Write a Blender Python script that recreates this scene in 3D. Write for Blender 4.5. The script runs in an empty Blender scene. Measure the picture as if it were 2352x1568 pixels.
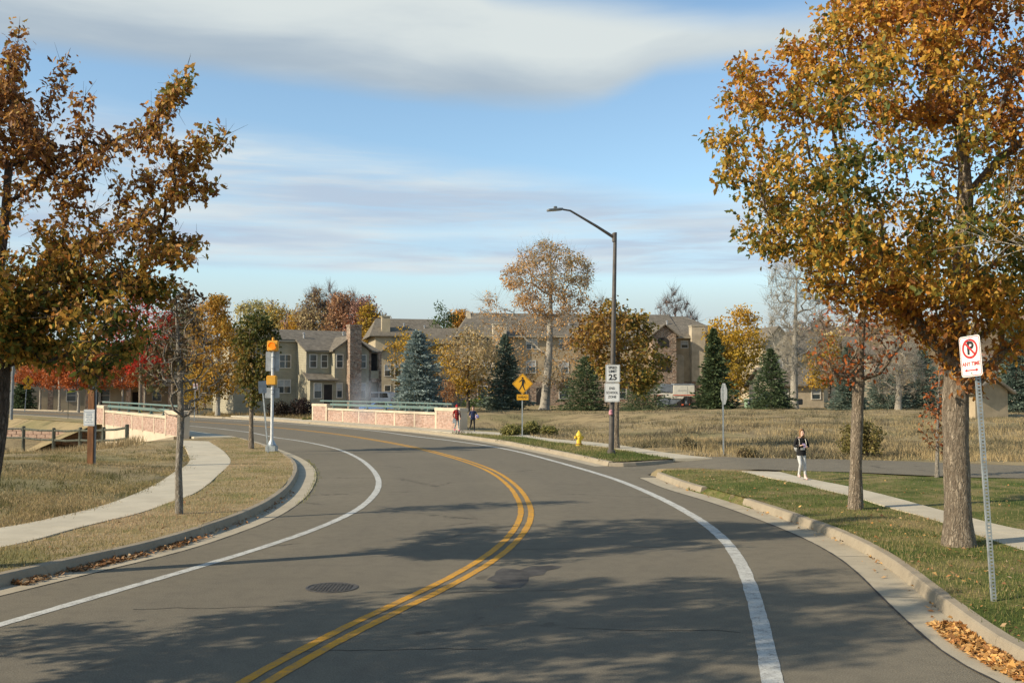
import bpy, bmesh, math, random
import numpy as np
from mathutils import Vector, Matrix, noise as mnoise

random.seed(7)
RNG = np.random.default_rng(11)
scene = bpy.context.scene
COL = scene.collection

# ---------------------------------------------------------------- camera
CAM_H = 2.5
LENS = 35.0
W0, H0 = 2352.0, 1568.0                 # measuring grid laid over the photograph
FPX = LENS / 36.0 * W0
HORIZON = 895.0
PITCH = math.atan((HORIZON - H0 / 2) / FPX)
cam_data = bpy.data.cameras.new('camera')
cam_data.lens = LENS
cam_data.sensor_width = 36.0
cam_data.clip_start = 0.1
cam_data.clip_end = 6000
cam = bpy.data.objects.new('camera', cam_data)
cam.location = (0, 0, CAM_H)
cam.rotation_euler = (math.pi / 2 + PITCH, 0, 0)
COL.objects.link(cam)
scene.camera = cam
scene.render.resolution_x = 1024
scene.render.resolution_y = 682

# ---------------------------------------------------------------- light
SUN_EL = math.radians(28)
SUN_AZ = math.radians(180 + 66)         # clockwise from +Y: behind and to the left
to_sun = Vector((math.sin(SUN_AZ) * math.cos(SUN_EL), math.cos(SUN_AZ) * math.cos(SUN_EL), math.sin(SUN_EL)))
sun_data = bpy.data.lights.new('sun', 'SUN')
sun_data.energy = 5.0
sun_data.angle = math.radians(0.53)
sun_data.color = (1.0, 0.87, 0.68)
sun = bpy.data.objects.new('sun', sun_data)
sun.rotation_euler = (-to_sun).to_track_quat('-Z', 'Y').to_euler()
sun.location = (-30, -20, 40)
COL.objects.link(sun)

scene.view_settings.view_transform = 'Standard'
scene.view_settings.look = 'None'
scene.view_settings.gamma = 1.0
scene.view_settings.exposure = 0.30
scene.view_settings.use_curve_mapping = False
scene.cycles.use_denoising = True
scene.cycles.max_bounces = 6
scene.cycles.diffuse_bounces = 3
scene.cycles.glossy_bounces = 2
scene.cycles.transmission_bounces = 4
scene.cycles.transparent_max_bounces = 8
scene.cycles.sample_clamp_indirect = 4.0


# ---------------------------------------------------------------- node helper
class NT:
    def __init__(self, tree):
        self.t = tree

    def n(self, typ, **kw):
        nd = self.t.nodes.new(typ)
        for k, v in kw.items():
            if k == 'ins':
                for i, val in v.items():
                    if isinstance(val, bpy.types.NodeSocket):
                        self.t.links.new(val, nd.inputs[i])
                    else:
                        nd.inputs[i].default_value = val
            else:
                setattr(nd, k, v)
        return nd

    def math(self, op, a, b=0.0, c=None, clamp=False):
        nd = self.n('ShaderNodeMath', operation=op, use_clamp=clamp)
        for i, v in enumerate((a, b) if c is None else (a, b, c)):
            if isinstance(v, bpy.types.NodeSocket):
                self.t.links.new(v, nd.inputs[i])
            else:
                nd.inputs[i].default_value = v
        return nd.outputs[0]

    def sstep(self, x, lo, hi):
        nd = self.n('ShaderNodeMapRange', interpolation_type='SMOOTHSTEP', ins={0: x, 1: lo, 2: hi, 3: 0.0, 4: 1.0})
        return nd.outputs[0]

    def noise(self, vec, scale, detail=4, rough=0.55, dist=0.0):
        nd = self.n('ShaderNodeTexNoise', ins={'Scale': scale, 'Detail': detail, 'Roughness': rough, 'Distortion': dist})
        if vec is not None:
            self.t.links.new(vec, nd.inputs['Vector'])
        return nd.outputs['Fac']

    def mix(self, f, a, b, mode='MIX'):
        nd = self.n('ShaderNodeMix', data_type='RGBA', blend_type=mode)
        for i, v in ((0, f), (6, a), (7, b)):
            if isinstance(v, bpy.types.NodeSocket):
                self.t.links.new(v, nd.inputs[i])
            elif i == 0:
                nd.inputs[0].default_value = v
            else:
                nd.inputs[i].default_value = (*v, 1.0) if len(v) == 3 else v
        return nd.outputs[2]

    def ramp(self, x, stops, interp='LINEAR'):
        nd = self.n('ShaderNodeValToRGB')
        cr = nd.color_ramp
        cr.interpolation = interp
        while len(cr.elements) < len(stops):
            cr.elements.new(0.5)
        for e, (p, c) in zip(cr.elements, stops):
            e.position = p
            e.color = (c, c, c, 1) if not hasattr(c, '__len__') else (*c, 1)
        self.t.links.new(x, nd.inputs[0])
        return nd.outputs[0]

    def scalevec(self, vec, s):
        nd = self.n('ShaderNodeMapping')
        nd.inputs['Scale'].default_value = s
        self.t.links.new(vec, nd.inputs['Vector'])
        return nd.outputs[0]


# ---------------------------------------------------------------- sky with cloud bands
world = bpy.data.worlds.new('World')
scene.world = world
world.use_nodes = True
nt = NT(world.node_tree)
world.node_tree.nodes.clear()
sky = nt.n('ShaderNodeTexSky', sky_type='NISHITA', sun_disc=False, sun_elevation=SUN_EL, sun_rotation=SUN_AZ,
           altitude=300.0, air_density=1.0, dust_density=0.7, ozone_density=0.8)
sky_c = nt.mix(1.0, sky.outputs[0], (.97, 1.07, 1.06), 'MULTIPLY')
bg_sky = nt.n('ShaderNodeBackground', ins={0: sky_c, 1: 0.15})
tc = nt.n('ShaderNodeTexCoord')
sep = nt.n('ShaderNodeSeparateXYZ', ins={0: tc.outputs['Generated']})
el = nt.math('ARCSINE', sep.outputs[2])
az = nt.math('ARCTAN2', sep.outputs[0], sep.outputs[1])
uv = nt.n('ShaderNodeCombineXYZ', ins={0: az, 1: el, 2: 0.0}).outputs[0]
n_big = nt.math('SUBTRACT', nt.noise(nt.scalevec(uv, (3.0, 14.0, 1)), 1.0, 5, 0.55, 0.3), 0.5)
n_fine = nt.math('SUBTRACT', nt.noise(nt.scalevec(uv, (7.0, 46.0, 1)), 1.0, 6, 0.6, 0.4), 0.5)
n_wisp = nt.math('MULTIPLY_ADD', nt.noise(nt.scalevec(uv, (9.0, 80.0, 1)), 1.0, 6, 0.6, 0.8), .45, nt.math('MULTIPLY', nt.noise(nt.scalevec(uv, (3.2, 36.0, 1)), 1.0, 6, 0.55, 0.5), .55))
azn = nt.math('MULTIPLY_ADD', az, 0.5, 0.5)     # -1..1 rad to 0..1
# thick bank: lower and upper edge as a function of azimuth
bot = nt.ramp(azn, [(0.0, .290), (.25, .297), (.40, .292), (.46, .279), (.515, .274), (.545, .278), (.575, .302), (.66, .314), (1.0, .32)])
top = nt.ramp(azn, [(0.0, .56), (.40, .48), (.49, .395), (.54, .384), (.61, .362), (.68, .356), (1.0, .35)])
elw = nt.math('ADD', el, nt.math('ADD', nt.math('MULTIPLY', n_big, .016), nt.math('MULTIPLY', n_fine, .010)))
d_bot = nt.math('SUBTRACT', elw, bot)
d_top = nt.math('SUBTRACT', top, elw)
bank = nt.math('MULTIPLY', nt.sstep(d_bot, -0.004, 0.022), nt.sstep(d_top, -0.006, 0.03))
bank = nt.math('MULTIPLY', bank, nt.sstep(azn, 0.72, 0.60)) if False else bank
bank_h = nt.sstep(nt.math('ADD', d_bot, nt.math('MULTIPLY', n_big, .12)), 0.0, 0.085)
bank_h = nt.math('MULTIPLY_ADD', nt.sstep(azn, .47, .60), 0.55, bank_h, clamp=True)
bank_col = nt.mix(bank_h, (.325, .40, .475), (.575, .625, .625))
# streaks under the bank
lo_top = nt.ramp(azn, [(0.0, .27), (.30, .265), (.40, .245), (.50, .222), (.58, .196), (.66, .19), (1.0, .19)])
st_band = nt.math('MULTIPLY', nt.sstep(nt.math('SUBTRACT', elw, nt.math('MULTIPLY_ADD', azn, -.022, .122)), -0.002, 0.010),
                  nt.sstep(nt.math('SUBTRACT', lo_top, elw), -0.012, 0.035))
st_noise = nt.sstep(n_wisp, .38, .58)
streak = nt.math('MULTIPLY', st_band, nt.math('MULTIPLY_ADD', st_noise, .50, .48))
st_col = nt.mix(nt.sstep(nt.noise(nt.scalevec(uv, (2.4, 30.0, 3.0)), 1.0, 5, .55), .36, .66), (.40, .49, .60), (.58, .645, .67))
# scattered cloud higher up, out of the picture
hi = nt.math('MULTIPLY', nt.sstep(el, .45, .60), nt.sstep(nt.noise(nt.scalevec(uv, (2.2, 5.0, 1)), 1.3, 5, .55), .48, .66))
cl_f = nt.math('MAXIMUM', bank, nt.math('MAXIMUM', streak, nt.math('MULTIPLY', hi, .25)))
cl_c = nt.mix(nt.sstep(nt.math('SUBTRACT', streak, bank), 0.0, .05), bank_col, st_col)
# pale veil of air low over the horizon
veil = nt.math('MULTIPLY', nt.sstep(el, .145, .065), .96)
bg_cl = nt.n('ShaderNodeBackground', ins={0: cl_c, 1: 1.0})
bg_veil = nt.n('ShaderNodeBackground', ins={0: (.475, .555, .57, 1), 1: 1.0})
mx0 = nt.n('ShaderNodeMixShader', ins={0: veil, 1: bg_sky.outputs[0], 2: bg_veil.outputs[0]})
mx = nt.n('ShaderNodeMixShader', ins={0: cl_f, 1: mx0.outputs[0], 2: bg_cl.outputs[0]})
out = nt.n('ShaderNodeOutputWorld')
world.node_tree.links.new(mx.outputs[0], out.inputs[0])

# ---------------------------------------------------------------- pixel -> place
_cp, _sp = math.cos(PITCH), math.sin(PITCH)


def ray(px, py):
    cx, cy = (px - W0 / 2) / FPX, (H0 / 2 - py) / FPX
    return np.array((cx, _cp - cy * _sp, _sp + cy * _cp))


def P(px, py, z=0.0):
    """where the line of sight meets the level z"""
    d = ray(px, py)
    t = (z - CAM_H) / d[2]
    return np.array((d[0] * t, d[1] * t, z))


def A(px, py, Y):
    """point on the line of sight at distance Y ahead"""
    d = ray(px, py)
    t = Y / d[1]
    return np.array((d[0] * t, Y, CAM_H + d[2] * t))


# ---------------------------------------------------------------- scene-object helpers
def tag(o, label=None, cat=None, group=None, kind=None):
    if label: o['label'] = label
    if cat: o['category'] = cat
    if group: o['group'] = group
    if kind: o['kind'] = kind
    return o


def thing(name, label, cat, loc=(0, 0, 0), rz=0.0, group=None):
    o = bpy.data.objects.new(name, None)
    o.empty_display_size = 0.2
    o.location = loc
    o.rotation_euler = (0, 0, rz)
    COL.objects.link(o)
    return tag(o, label, cat, group)


def npmesh(name, V, F, mat=None, parent=None, col=None, smooth=False, mats=None, midx=None):
    """V (n,3); F an (m,k) array or a list of such; col per-vertex colours"""
    me = bpy.data.meshes.new(name)
    V = np.asarray(V, dtype=np.float32)
    Fs = F if isinstance(F, list) else [F]
    Fs = [np.asarray(f, dtype=np.int32) for f in Fs if len(f)]
    loops = np.concatenate([f.ravel() for f in Fs])
    starts, off = [], 0
    for f in Fs:
        m, k = f.shape
        starts.append(off + np.arange(m) * k)
        off += m * k
    starts = np.concatenate(starts).astype(np.int32)
    me.vertices.add(len(V)); me.vertices.foreach_set('co', V.ravel())
    me.loops.add(len(loops)); me.loops.foreach_set('vertex_index', loops)
    me.polygons.add(len(starts)); me.polygons.foreach_set('loop_start', starts)
    me.polygons.foreach_set('use_smooth', np.full(len(starts), bool(smooth)))
    for m in (mats or ([mat] if mat else [])):
        me.materials.append(m)
    if midx is not None:
        me.polygons.foreach_set('material_index', np.asarray(midx, dtype=np.int32))
    if col is not None:
        a = me.color_attributes.new('Col', 'FLOAT_COLOR', 'POINT')
        c4 = np.ones((len(V), 4), dtype=np.float32)
        c4[:, :3] = col
        a.data.foreach_set('color', c4.ravel())
    me.update(calc_edges=True)
    me.validate()
    o = bpy.data.objects.new(name, me)
    COL.objects.link(o)
    if parent is not None:
        o.parent = parent
    return o


class MB:
    """collects simple shapes; build() links them as one mesh object"""

    def __init__(self):
        self.v, self.f, self.m = [], [], []

    def poly(self, pts, faces, mi=0):
        b = len(self.v)
        self.v.extend([tuple(map(float, p)) for p in pts])
        for f in faces:
            self.f.append([b + i for i in f]); self.m.append(mi)
        return self

    def box(self, x0, x1, y0, y1, z0, z1, mi=0):
        p = [(x, y, z) for z in (z0, z1) for y in (y0, y1) for x in (x0, x1)]
        return self.poly(p, [(0, 2, 3, 1), (4, 5, 7, 6), (0, 1, 5, 4), (2, 6, 7, 3), (0, 4, 6, 2), (1, 3, 7, 5)], mi)

    def prism(self, outline, ext, mi=0):
        """planar outline (3D points) pushed along ext"""
        n = len(outline)
        e = np.asarray(ext, float)
        pts = [tuple(p) for p in outline] + [tuple(np.asarray(p, float) + e) for p in outline]
        fs = [tuple(range(n))[::-1], tuple(range(n, 2 * n))] + [(i, (i + 1) % n, n + (i + 1) % n, n + i) for i in range(n)]
        return self.poly(pts, fs, mi)

    def tube(self, path, radii, k=8, caps=True, mi=0):
        path = [Vector(p) for p in path]
        if not hasattr(radii, '__len__'):
            radii = [radii] * len(path)
        b = len(self.v)
        up = Vector((0, 0, 1))
        for i, p in enumerate(path):
            d = (path[min(i + 1, len(path) - 1)] - path[max(i - 1, 0)]).normalized()
            ref = up if abs(d.z) < 0.95 else Vector((1, 0, 0))
            a = d.cross(ref).normalized(); c = d.cross(a)
            for j in range(k):
                t = 2 * math.pi * j / k
                q = p + (a * math.cos(t) + c * math.sin(t)) * radii[i]
                self.v.append(tuple(q))
        for i in range(len(path) - 1):
            for j in range(k):
                self.f.append([b + i * k + j, b + i * k + (j + 1) % k, b + (i + 1) * k + (j + 1) % k, b + (i + 1) * k + j]); self.m.append(mi)
        if caps:
            self.f.append([b + j for j in range(k)][::-1]); self.m.append(mi)
            e = b + (len(path) - 1) * k
            self.f.append([e + j for j in range(k)]); self.m.append(mi)
        return self

    def lathe(self, prof, k=16, c=(0, 0), mi=0):
        """profile of (r, z) about a vertical axis"""
        b = len(self.v)
        for r, z in prof:
            for j in range(k):
                t = 2 * math.pi * j / k
                self.v.append((c[0] + r * math.cos(t), c[1] + r * math.sin(t), z))
        for i in range(len(prof) - 1):
            for j in range(k):
                self.f.append([b + i * k + j, b + i * k + (j + 1) % k, b + (i + 1) * k + (j + 1) % k, b + (i + 1) * k + j]); self.m.append(mi)
        self.f.append([b + j for j in range(k)][::-1]); self.m.append(mi)
        e = b + (len(prof) - 1) * k
        self.f.append([e + j for j in range(k)]); self.m.append(mi)
        return self

    def build(self, name, mat, parent=None, bevel=0.0, smooth=False):
        me = bpy.data.meshes.new(name)
        me.from_pydata(self.v, [], self.f)
        mats = mat if isinstance(mat, (list, tuple)) else [mat]
        for m in mats:
            me.materials.append(m)
        me.polygons.foreach_set('material_index', self.m)
        if bevel or smooth:
            bm = bmesh.new(); bm.from_mesh(me)
            if bevel:
                es = [e for e in bm.edges if len(e.link_faces) == 2 and e.calc_face_angle(0) > 0.6]
                bmesh.ops.bevel(bm, geom=es, offset=bevel, segments=2, affect='EDGES', clamp_overlap=True)
            if smooth:
                for f in bm.faces: f.smooth = True
                for e in bm.edges:
                    if len(e.link_faces) == 2 and e.calc_face_angle(0) > 0.7: e.smooth = False
            bm.to_mesh(me); bm.free()
        me.update()
        o = bpy.data.objects.new(name, me)
        COL.objects.link(o)
        if parent is not None:
            o.parent = parent
        return o


def text_mesh(name, body, size, mat, parent, loc, rot=(math.pi / 2, 0, 0), sx=1.0, depth=0.0008, offset=0.0):
    cu = bpy.data.curves.new(name, 'FONT')
    cu.body = body; cu.size = size; cu.align_x = 'CENTER'; cu.align_y = 'CENTER'
    cu.extrude = depth; cu.offset = offset; cu.resolution_u = 3
    tmp = bpy.data.objects.new('tmp', cu)
    COL.objects.link(tmp)
    dg = bpy.context.evaluated_depsgraph_get()
    me = bpy.data.meshes.new_from_object(tmp.evaluated_get(dg))
    bpy.data.objects.remove(tmp)
    me.name = name
    me.materials.clear(); me.materials.append(mat)
    o = bpy.data.objects.new(name, me)
    o.location = loc; o.rotation_euler = rot; o.scale = (sx, 1, 1)
    COL.objects.link(o)
    o.parent = parent
    return o


# ---------------------------------------------------------------- materials
def new_mat(name):
    m = bpy.data.materials.new(name)
    m.use_nodes = True
    m.node_tree.nodes.clear()
    t = NT(m.node_tree)
    o = t.n('ShaderNodeOutputMaterial')
    return m, t, o


def M(name, c, rough=0.7, var=0.18, scale=6.0, bump=0.0, bscale=None, metal=0.0, spec=0.4, c2=None, stretch=(1, 1, 1), emit=None, fine=0.0, coat=0.0):
    """plain procedural surface: base colour mottled towards c2 by noise"""
    m, t, o = new_mat(name)
    tcn = t.n('ShaderNodeTexCoord')
    vec = t.scalevec(tcn.outputs['Object'], stretch)
    nz = t.noise(vec, scale, 5, 0.6)
    c2 = c2 or tuple(x * (1 - var * 1.6) for x in c)
    c1 = tuple(min(1, x * (1 + var)) for x in c)
    base = t.mix(t.sstep(nz, .32, .68), c2, c1)
    if fine:
        nf = t.noise(vec, scale * 14, 2, 0.7)
        base = t.mix(fine, base, t.mix(t.sstep(nf, .3, .7), tuple(x * .45 for x in c), tuple(min(1, x * 1.5) for x in c)))
    b = t.n('ShaderNodeBsdfPrincipled', ins={'Base Color': base, 'Roughness': rough, 'Metallic': metal, 'Specular IOR Level': spec, 'Coat Weight': coat})
    if bump:
        nb = t.noise(vec, bscale or scale * 6, 4, 0.6)
        bn = t.n('ShaderNodeBump', ins={'Strength': bump, 'Distance': 0.02, 'Height': nb})
        t.t.links.new(bn.outputs[0], b.inputs['Normal'])
    if emit:
        b.inputs['Emission Color'].default_value = (*emit[0], 1)
        b.inputs['Emission Strength'].default_value = emit[1]
    t.t.links.new(b.outputs[0], o.inputs[0])
    return m


def leaf_mat(name, trans=0.35, rough=0.55):
    m, t, o = new_mat(name)
    at = t.n('ShaderNodeAttribute', attribute_name='Col')
    b = t.n('ShaderNodeBsdfPrincipled', ins={'Base Color': at.outputs[0], 'Roughness': rough, 'Specular IOR Level': .25})
    tr = t.n('ShaderNodeBsdfTranslucent', ins={0: at.outputs[0]})
    mxs = t.n('ShaderNodeMixShader', ins={0: trans, 1: b.outputs[0], 2: tr.outputs[0]})
    t.t.links.new(mxs.outputs[0], o.inputs[0])
    return m


MT = {}
MT['leaf'] = leaf_mat('leaf_surface')
MT['needle'] = leaf_mat('needle_surface', .28, .6)
MT['grass'] = leaf_mat('grass_blade_surface', .25, .7)
MT['litter'] = leaf_mat('dry_leaf_surface', .15, .75)


def bark(name, c, c2, scale=7.0, strength=1.0):
    m, t, o = new_mat(name)
    tcn = t.n('ShaderNodeTexCoord')
    vec = t.scalevec(tcn.outputs['Object'], (1, 1, .28))
    nz = t.noise(vec, scale * 2.2, 5, .65, 1.2)
    v = t.n('ShaderNodeTexVoronoi', feature='DISTANCE_TO_EDGE', ins={'Vector': vec, 'Scale': scale * 3.2})
    crack = t.sstep(v.outputs[0], 0.0, .14)
    f = t.math('MULTIPLY', t.sstep(nz, .3, .68), t.math('MULTIPLY_ADD', crack, .6, .4))
    base = t.mix(f, c2, c)
    b = t.n('ShaderNodeBsdfPrincipled', ins={'Base Color': base, 'Roughness': .9, 'Specular IOR Level': .2})
    bn = t.n('ShaderNodeBump', ins={'Strength': strength, 'Distance': .035, 'Height': f})
    t.t.links.new(bn.outputs[0], b.inputs['Normal'])
    t.t.links.new(b.outputs[0], o.inputs[0])
    return m


MT['bark'] = bark('grey_brown_bark', (.42, .345, .255), (.13, .10, .07))
MT['bark_dark'] = bark('dark_bark', (.20, .16, .125), (.05, .04, .03))
MT['bark_pale'] = bark('pale_cottonwood_bark', (.52, .48, .40), (.27, .24, .19), 5)
MT['bark_grey'] = bark('lichen_grey_bark', (.50, .45, .37), (.17, .145, .115), 9)
MT['bark_brown'] = bark('brown_twig_bark', (.20, .15, .125), (.10, .07, .06), 4)

# ================================================================ GROUND, ROAD, PAVEMENT
def ground_mat(name, stops, scale, fine_scale, bump=.5, rough=.95, patch=None, sand=None):
    m, t, o = new_mat(name)
    g = t.n('ShaderNodeNewGeometry')
    vec = g.outputs['Position']
    n1 = t.noise(vec, scale, 6, .6, .3)
    n2 = t.noise(vec, fine_scale, 4, .65)
    f = t.math('MULTIPLY_ADD', t.math('SUBTRACT', n2, .5), .55, n1)
    base = t.ramp(f, stops)
    if patch:
        n3 = t.noise(vec, patch[1], 3, .5)
        base = t.mix(t.math('MULTIPLY', t.sstep(n3, .48, .68), patch[2]), base, patch[0])
    b = t.n('ShaderNodeBsdfPrincipled', ins={'Base Color': base, 'Roughness': rough, 'Specular IOR Level': .03})
    bn = t.n('ShaderNodeBump', ins={'Strength': bump, 'Distance': .03, 'Height': n2})
    t.t.links.new(bn.outputs[0], b.inputs['Normal'])
    t.t.links.new(b.outputs[0], o.inputs[0])
    return m


MT['field'] = ground_mat('dry_field_soil', [(.28, (.13, .10, .062)), (.45, (.255, .198, .11)), (.58, (.345, .265, .145)), (.75, (.18, .155, .075))], .55, 9, patch=((.13, .135, .055), .11, .5))
MT['lawn'] = ground_mat('autumn_lawn_soil', [(.3, (.05, .065, .018)), (.45, (.105, .12, .035)), (.56, (.20, .165, .07)), (.7, (.26, .20, .10))], .8, 14, patch=((.07, .11, .025), .5, .6))
MT['dry_lawn'] = ground_mat('worn_lawn_soil', [(.3, (.16, .145, .055)), (.45, (.27, .215, .11)), (.6, (.36, .27, .16)), (.75, (.15, .15, .045))], .9, 14, patch=((.10, .13, .03), .6, .5))


def asphalt():
    m, t, o = new_mat('aged_asphalt')
    g = t.n('ShaderNodeNewGeometry')
    vec = g.outputs['Position']
    n1 = t.noise(vec, .35, 5, .6)
    n2 = t.noise(vec, 60, 3, .8)
    n3 = t.noise(vec, 4.0, 5, .65)
    base = t.mix(t.sstep(n1, .3, .7), (.178, .157, .113), (.220, .192, .138))
    wear = t.n('ShaderNodeAttribute', attribute_name='Col')
    base = t.mix(t.math('MULTIPLY', t.n('ShaderNodeSeparateColor', ins={0: wear.outputs[0]}).outputs[0], t.math('MULTIPLY_ADD', n3, .8, .6)), base, (.132, .122, .100))
    base = t.mix(t.math('MULTIPLY', t.sstep(n3, .40, .70), .45), base, (.105, .094, .075))
    base = t.mix(.42, base, t.ramp(n2, [(.3, (.06, .053, .043)), (.5, (.18, .158, .12)), (.7, (.36, .32, .25))]))
    v = t.n('ShaderNodeTexVoronoi', feature='DISTANCE_TO_EDGE', ins={'Vector': vec, 'Scale': .16})
    crack = t.math('MULTIPLY', t.sstep(t.math('ADD', v.outputs[0], t.math('MULTIPLY', t.math('SUBTRACT', n3, .5), .10)), .010, .0), t.sstep(n1, .5, .62))
    base = t.mix(t.math('MULTIPLY', crack, .6), base, (.05, .047, .043))
    b = t.n('ShaderNodeBsdfPrincipled', ins={'Base Color': base, 'Roughness': .95, 'Specular IOR Level': .04})
    bn = t.n('ShaderNodeBump', ins={'Strength': .8, 'Distance': .01, 'Height': n2})
    t.t.links.new(bn.outputs[0], b.inputs['Normal'])
    t.t.links.new(b.outputs[0], o.inputs[0])
    return m


def concrete(name, c, dirt=.25, scale=1.2):
    m, t, o = new_mat(name)
    g = t.n('ShaderNodeNewGeometry')
    vec = g.outputs['Position']
    n1 = t.noise(vec, scale, 5, .6)
    n2 = t.noise(vec, 45, 3, .75)
    n3 = t.noise(vec, scale * 5, 4, .6)
    base = t.mix(t.sstep(n1, .3, .7), tuple(x * .86 for x in c), tuple(x * 1.08 for x in c))
    base = t.mix(t.math('MULTIPLY', t.sstep(n3, .5, .78), dirt), base, tuple(x * .55 for x in c))
    base = t.mix(.2, base, t.ramp(n2, [(.3, tuple(x * .55 for x in c)), (.7, tuple(min(1, x * 1.35) for x in c))]))
    b = t.n('ShaderNodeBsdfPrincipled', ins={'Base Color': base, 'Roughness': .95, 'Specular IOR Level': .06})
    bn = t.n('ShaderNodeBump', ins={'Strength': .3, 'Distance': .006, 'Height': n2})
    t.t.links.new(bn.outputs[0], b.inputs['Normal'])
    t.t.links.new(b.outputs[0], o.inputs[0])
    return m


def paint(name, c, worn=.35):
    m, t, o = new_mat(name)
    g = t.n('ShaderNodeNewGeometry')
    vec = g.outputs['Position']
    n1 = t.noise(vec, 7, 6, .7)
    n2 = t.noise(vec, 55, 3, .8)
    n3 = t.noise(vec, .25, 3, .6)
    f = t.math('MULTIPLY', t.sstep(t.math('MULTIPLY_ADD', n2, .6, t.math('MULTIPLY', n1, .6)), .54, .76), worn)
    base = t.mix(t.sstep(n3, .35, .65), tuple(x * .88 for x in c), c)
    base = t.mix(f, base, (.17, .155, .135))
    b = t.n('ShaderNodeBsdfPrincipled', ins={'Base Color': base, 'Roughness': .85, 'Specular IOR Level': .1})
    t.t.links.new(b.outputs[0], o.inputs[0])
    return m


MT['asphalt'] = asphalt()
MT['concrete'] = concrete('pavement_concrete', (.50, .445, .335), .2)
MT['gutter'] = concrete('gutter_concrete', (.42, .365, .265), .45)
MT['kerb'] = concrete('kerb_concrete', (.32, .27, .195), .55, 2.0)
MT['white_line'] = paint('white_road_paint', (.55, .545, .49), .8)
MT['yellow_line'] = paint('yellow_road_paint', (.62, .31, .035), .7)


# ---- polylines -------------------------------------------------
def spline(pts, step=0.5, smooth=3):
    p = np.asarray(pts, float)[:, :2]
    q = [p[0] * 2 - p[1]] + list(p) + [p[-1] * 2 - p[-2]]
    out_ = []
    for i in range(1, len(q) - 2):
        p0, p1, p2, p3 = q[i - 1], q[i], q[i + 1], q[i + 2]
        n = max(2, int(np.linalg.norm(p2 - p1) / (step * .5)))
        for k in range(n):
            t = k / n
            out_.append(.5 * ((2 * p1) + (-p0 + p2) * t + (2 * p0 - 5 * p1 + 4 * p2 - p3) * t * t + (-p0 + 3 * p1 - 3 * p2 + p3) * t ** 3))
    out_.append(q[-2])
    r = resample(np.array(out_), step=step)
    for _ in range(smooth):
        r[1:-1] = r[1:-1] * .5 + (r[:-2] + r[2:]) * .25
    return r


def arclen(p):
    return np.concatenate([[0], np.cumsum(np.linalg.norm(np.diff(p, axis=0), axis=1))])


def resample(p, n=None, step=None):
    s = arclen(p)
    n = n or max(2, int(s[-1] / step) + 1)
    t = np.linspace(0, s[-1], n)
    return np.stack([np.interp(t, s, p[:, k]) for k in range(p.shape[1])], 1)


def normals(p):
    """unit vectors to the right of the direction of travel"""
    d = np.gradient(p, axis=0)
    d /= np.linalg.norm(d, axis=1)[:, None] + 1e-9
    return np.stack([d[:, 1], -d[:, 0]], 1)


def offset(p, w):
    w = np.asarray(w)
    return p + normals(p) * (w[:, None] if w.ndim else w)


def pix(lst, z):
    return [P(x, y, z)[:2] for x, y in lst]


def nearest_i(p, q):
    return int(np.argmin(np.linalg.norm(p - np.asarray(q)[:2], axis=1)))


BD = np.array((-.53, .848))              # the way the bridge runs
BN = np.array((.848, .53))               # across it, to the right
# centre line between the two yellow stripes
C = spline([(-12.5, -30), (-7.6, -11), (-4.2, 0.6)] + pix([(583, 1568), (768, 1462), (1025, 1341), (1084.9, 1307.6), (1144, 1270), (1179.8, 1236.3), (1203.6, 1200.7), (1209.5, 1173), (1199.6, 1145.3), (1179.8, 1117.6), (1144.2, 1089.9), (1104.6, 1070.9), (1045, 1051), (966, 1030.5), (887, 1014.7), (788, 998.9), (689, 987), (581, 977.2), (443, 967.9)], 0) + [(-42, 98), (-61, 116), (-86, 137), (-125, 165)], .5, 6)
WR = spline([(-5.0, -30), (-1.2, -11), (.7, 0.6)] + pix([(1774.5, 1568), (1762.8, 1494.3), (1743.3, 1412.5), (1723.8, 1342.3), (1692.6, 1272.2), (1649.8, 1223.5), (1591, 1182.6), (1513.4, 1141.7), (1435.5, 1108.2), (1401, 1095.8), (1282.7, 1061.4), (1164, 1031.3), (1045, 1012.7), (926.5, 998.9)], 0), .5, 6)
WL = spline([(-16.5, -30), (-11.8, -11), (-8.2, 1.0)] + pix([(0, 1433.7), (151, 1390.3), (264, 1357.5), (377.6, 1325.4), (491, 1291.4), (604, 1257.4), (680, 1232.9), (755, 1203), (819.6, 1173), (863, 1133.4), (871, 1105.7), (859, 1082), (827.5, 1054), (780, 1032.5), (728.6, 1019.8), (683.9, 1011.5), (622, 1003)], 0), .5, 6)
# beyond the measured part follow the centre line
ci = nearest_i(C, WR[-1]) + 12
WR = spline(list(WR[::4]) + list(offset(C, 3.5)[ci::10]), .5, 6)
ci = nearest_i(C, WL[-1]) + 12
WL = spline(list(WL[::4]) + list(offset(C, -3.75)[ci::10]), .5, 6)

KL_near = pix([(0, 1320.5), (128, 1289.5), (234, 1269), (302, 1253.6), (378, 1236.6), (480, 1204.5), (544, 1183.8), (604, 1157.3), (657, 1121.5), (679, 1091), (684, 1072.4), (676, 1055.3), (649, 1038), (604, 1020.4), (559, 1005.8)], .15)
K0 = np.array((-14.6, 51.5))
cf = offset(C, -5.9)
ci = nearest_i(cf, K0 + BD * 30)
KL = spline([(-20.0, -30), (-14.6, -10), (-9.6, 4.0)] + KL_near + [K0 + BD * t for t in (0.5, 8, 18, 27)] + list(cf[ci + 12::12]), .5, 4)
KR_near = pix([(1509.5, 1087), (1571.9, 1110.5), (1622.5, 1123.4), (1688.7, 1141.7), (1727.7, 1153.4), (1793.9, 1174.8), (1883.5, 1206), (1942, 1229.3), (2019.9, 1268), (2078.3, 1309), (2129, 1350.1), (2195.2, 1400.8), (2273.1, 1453), (2352, 1512)], .12)
KR1 = spline(KR_near + [(5.1, 6.0), (3.6, -1), (1.0, -12), (-3, -30)], .5, 4)
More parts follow.
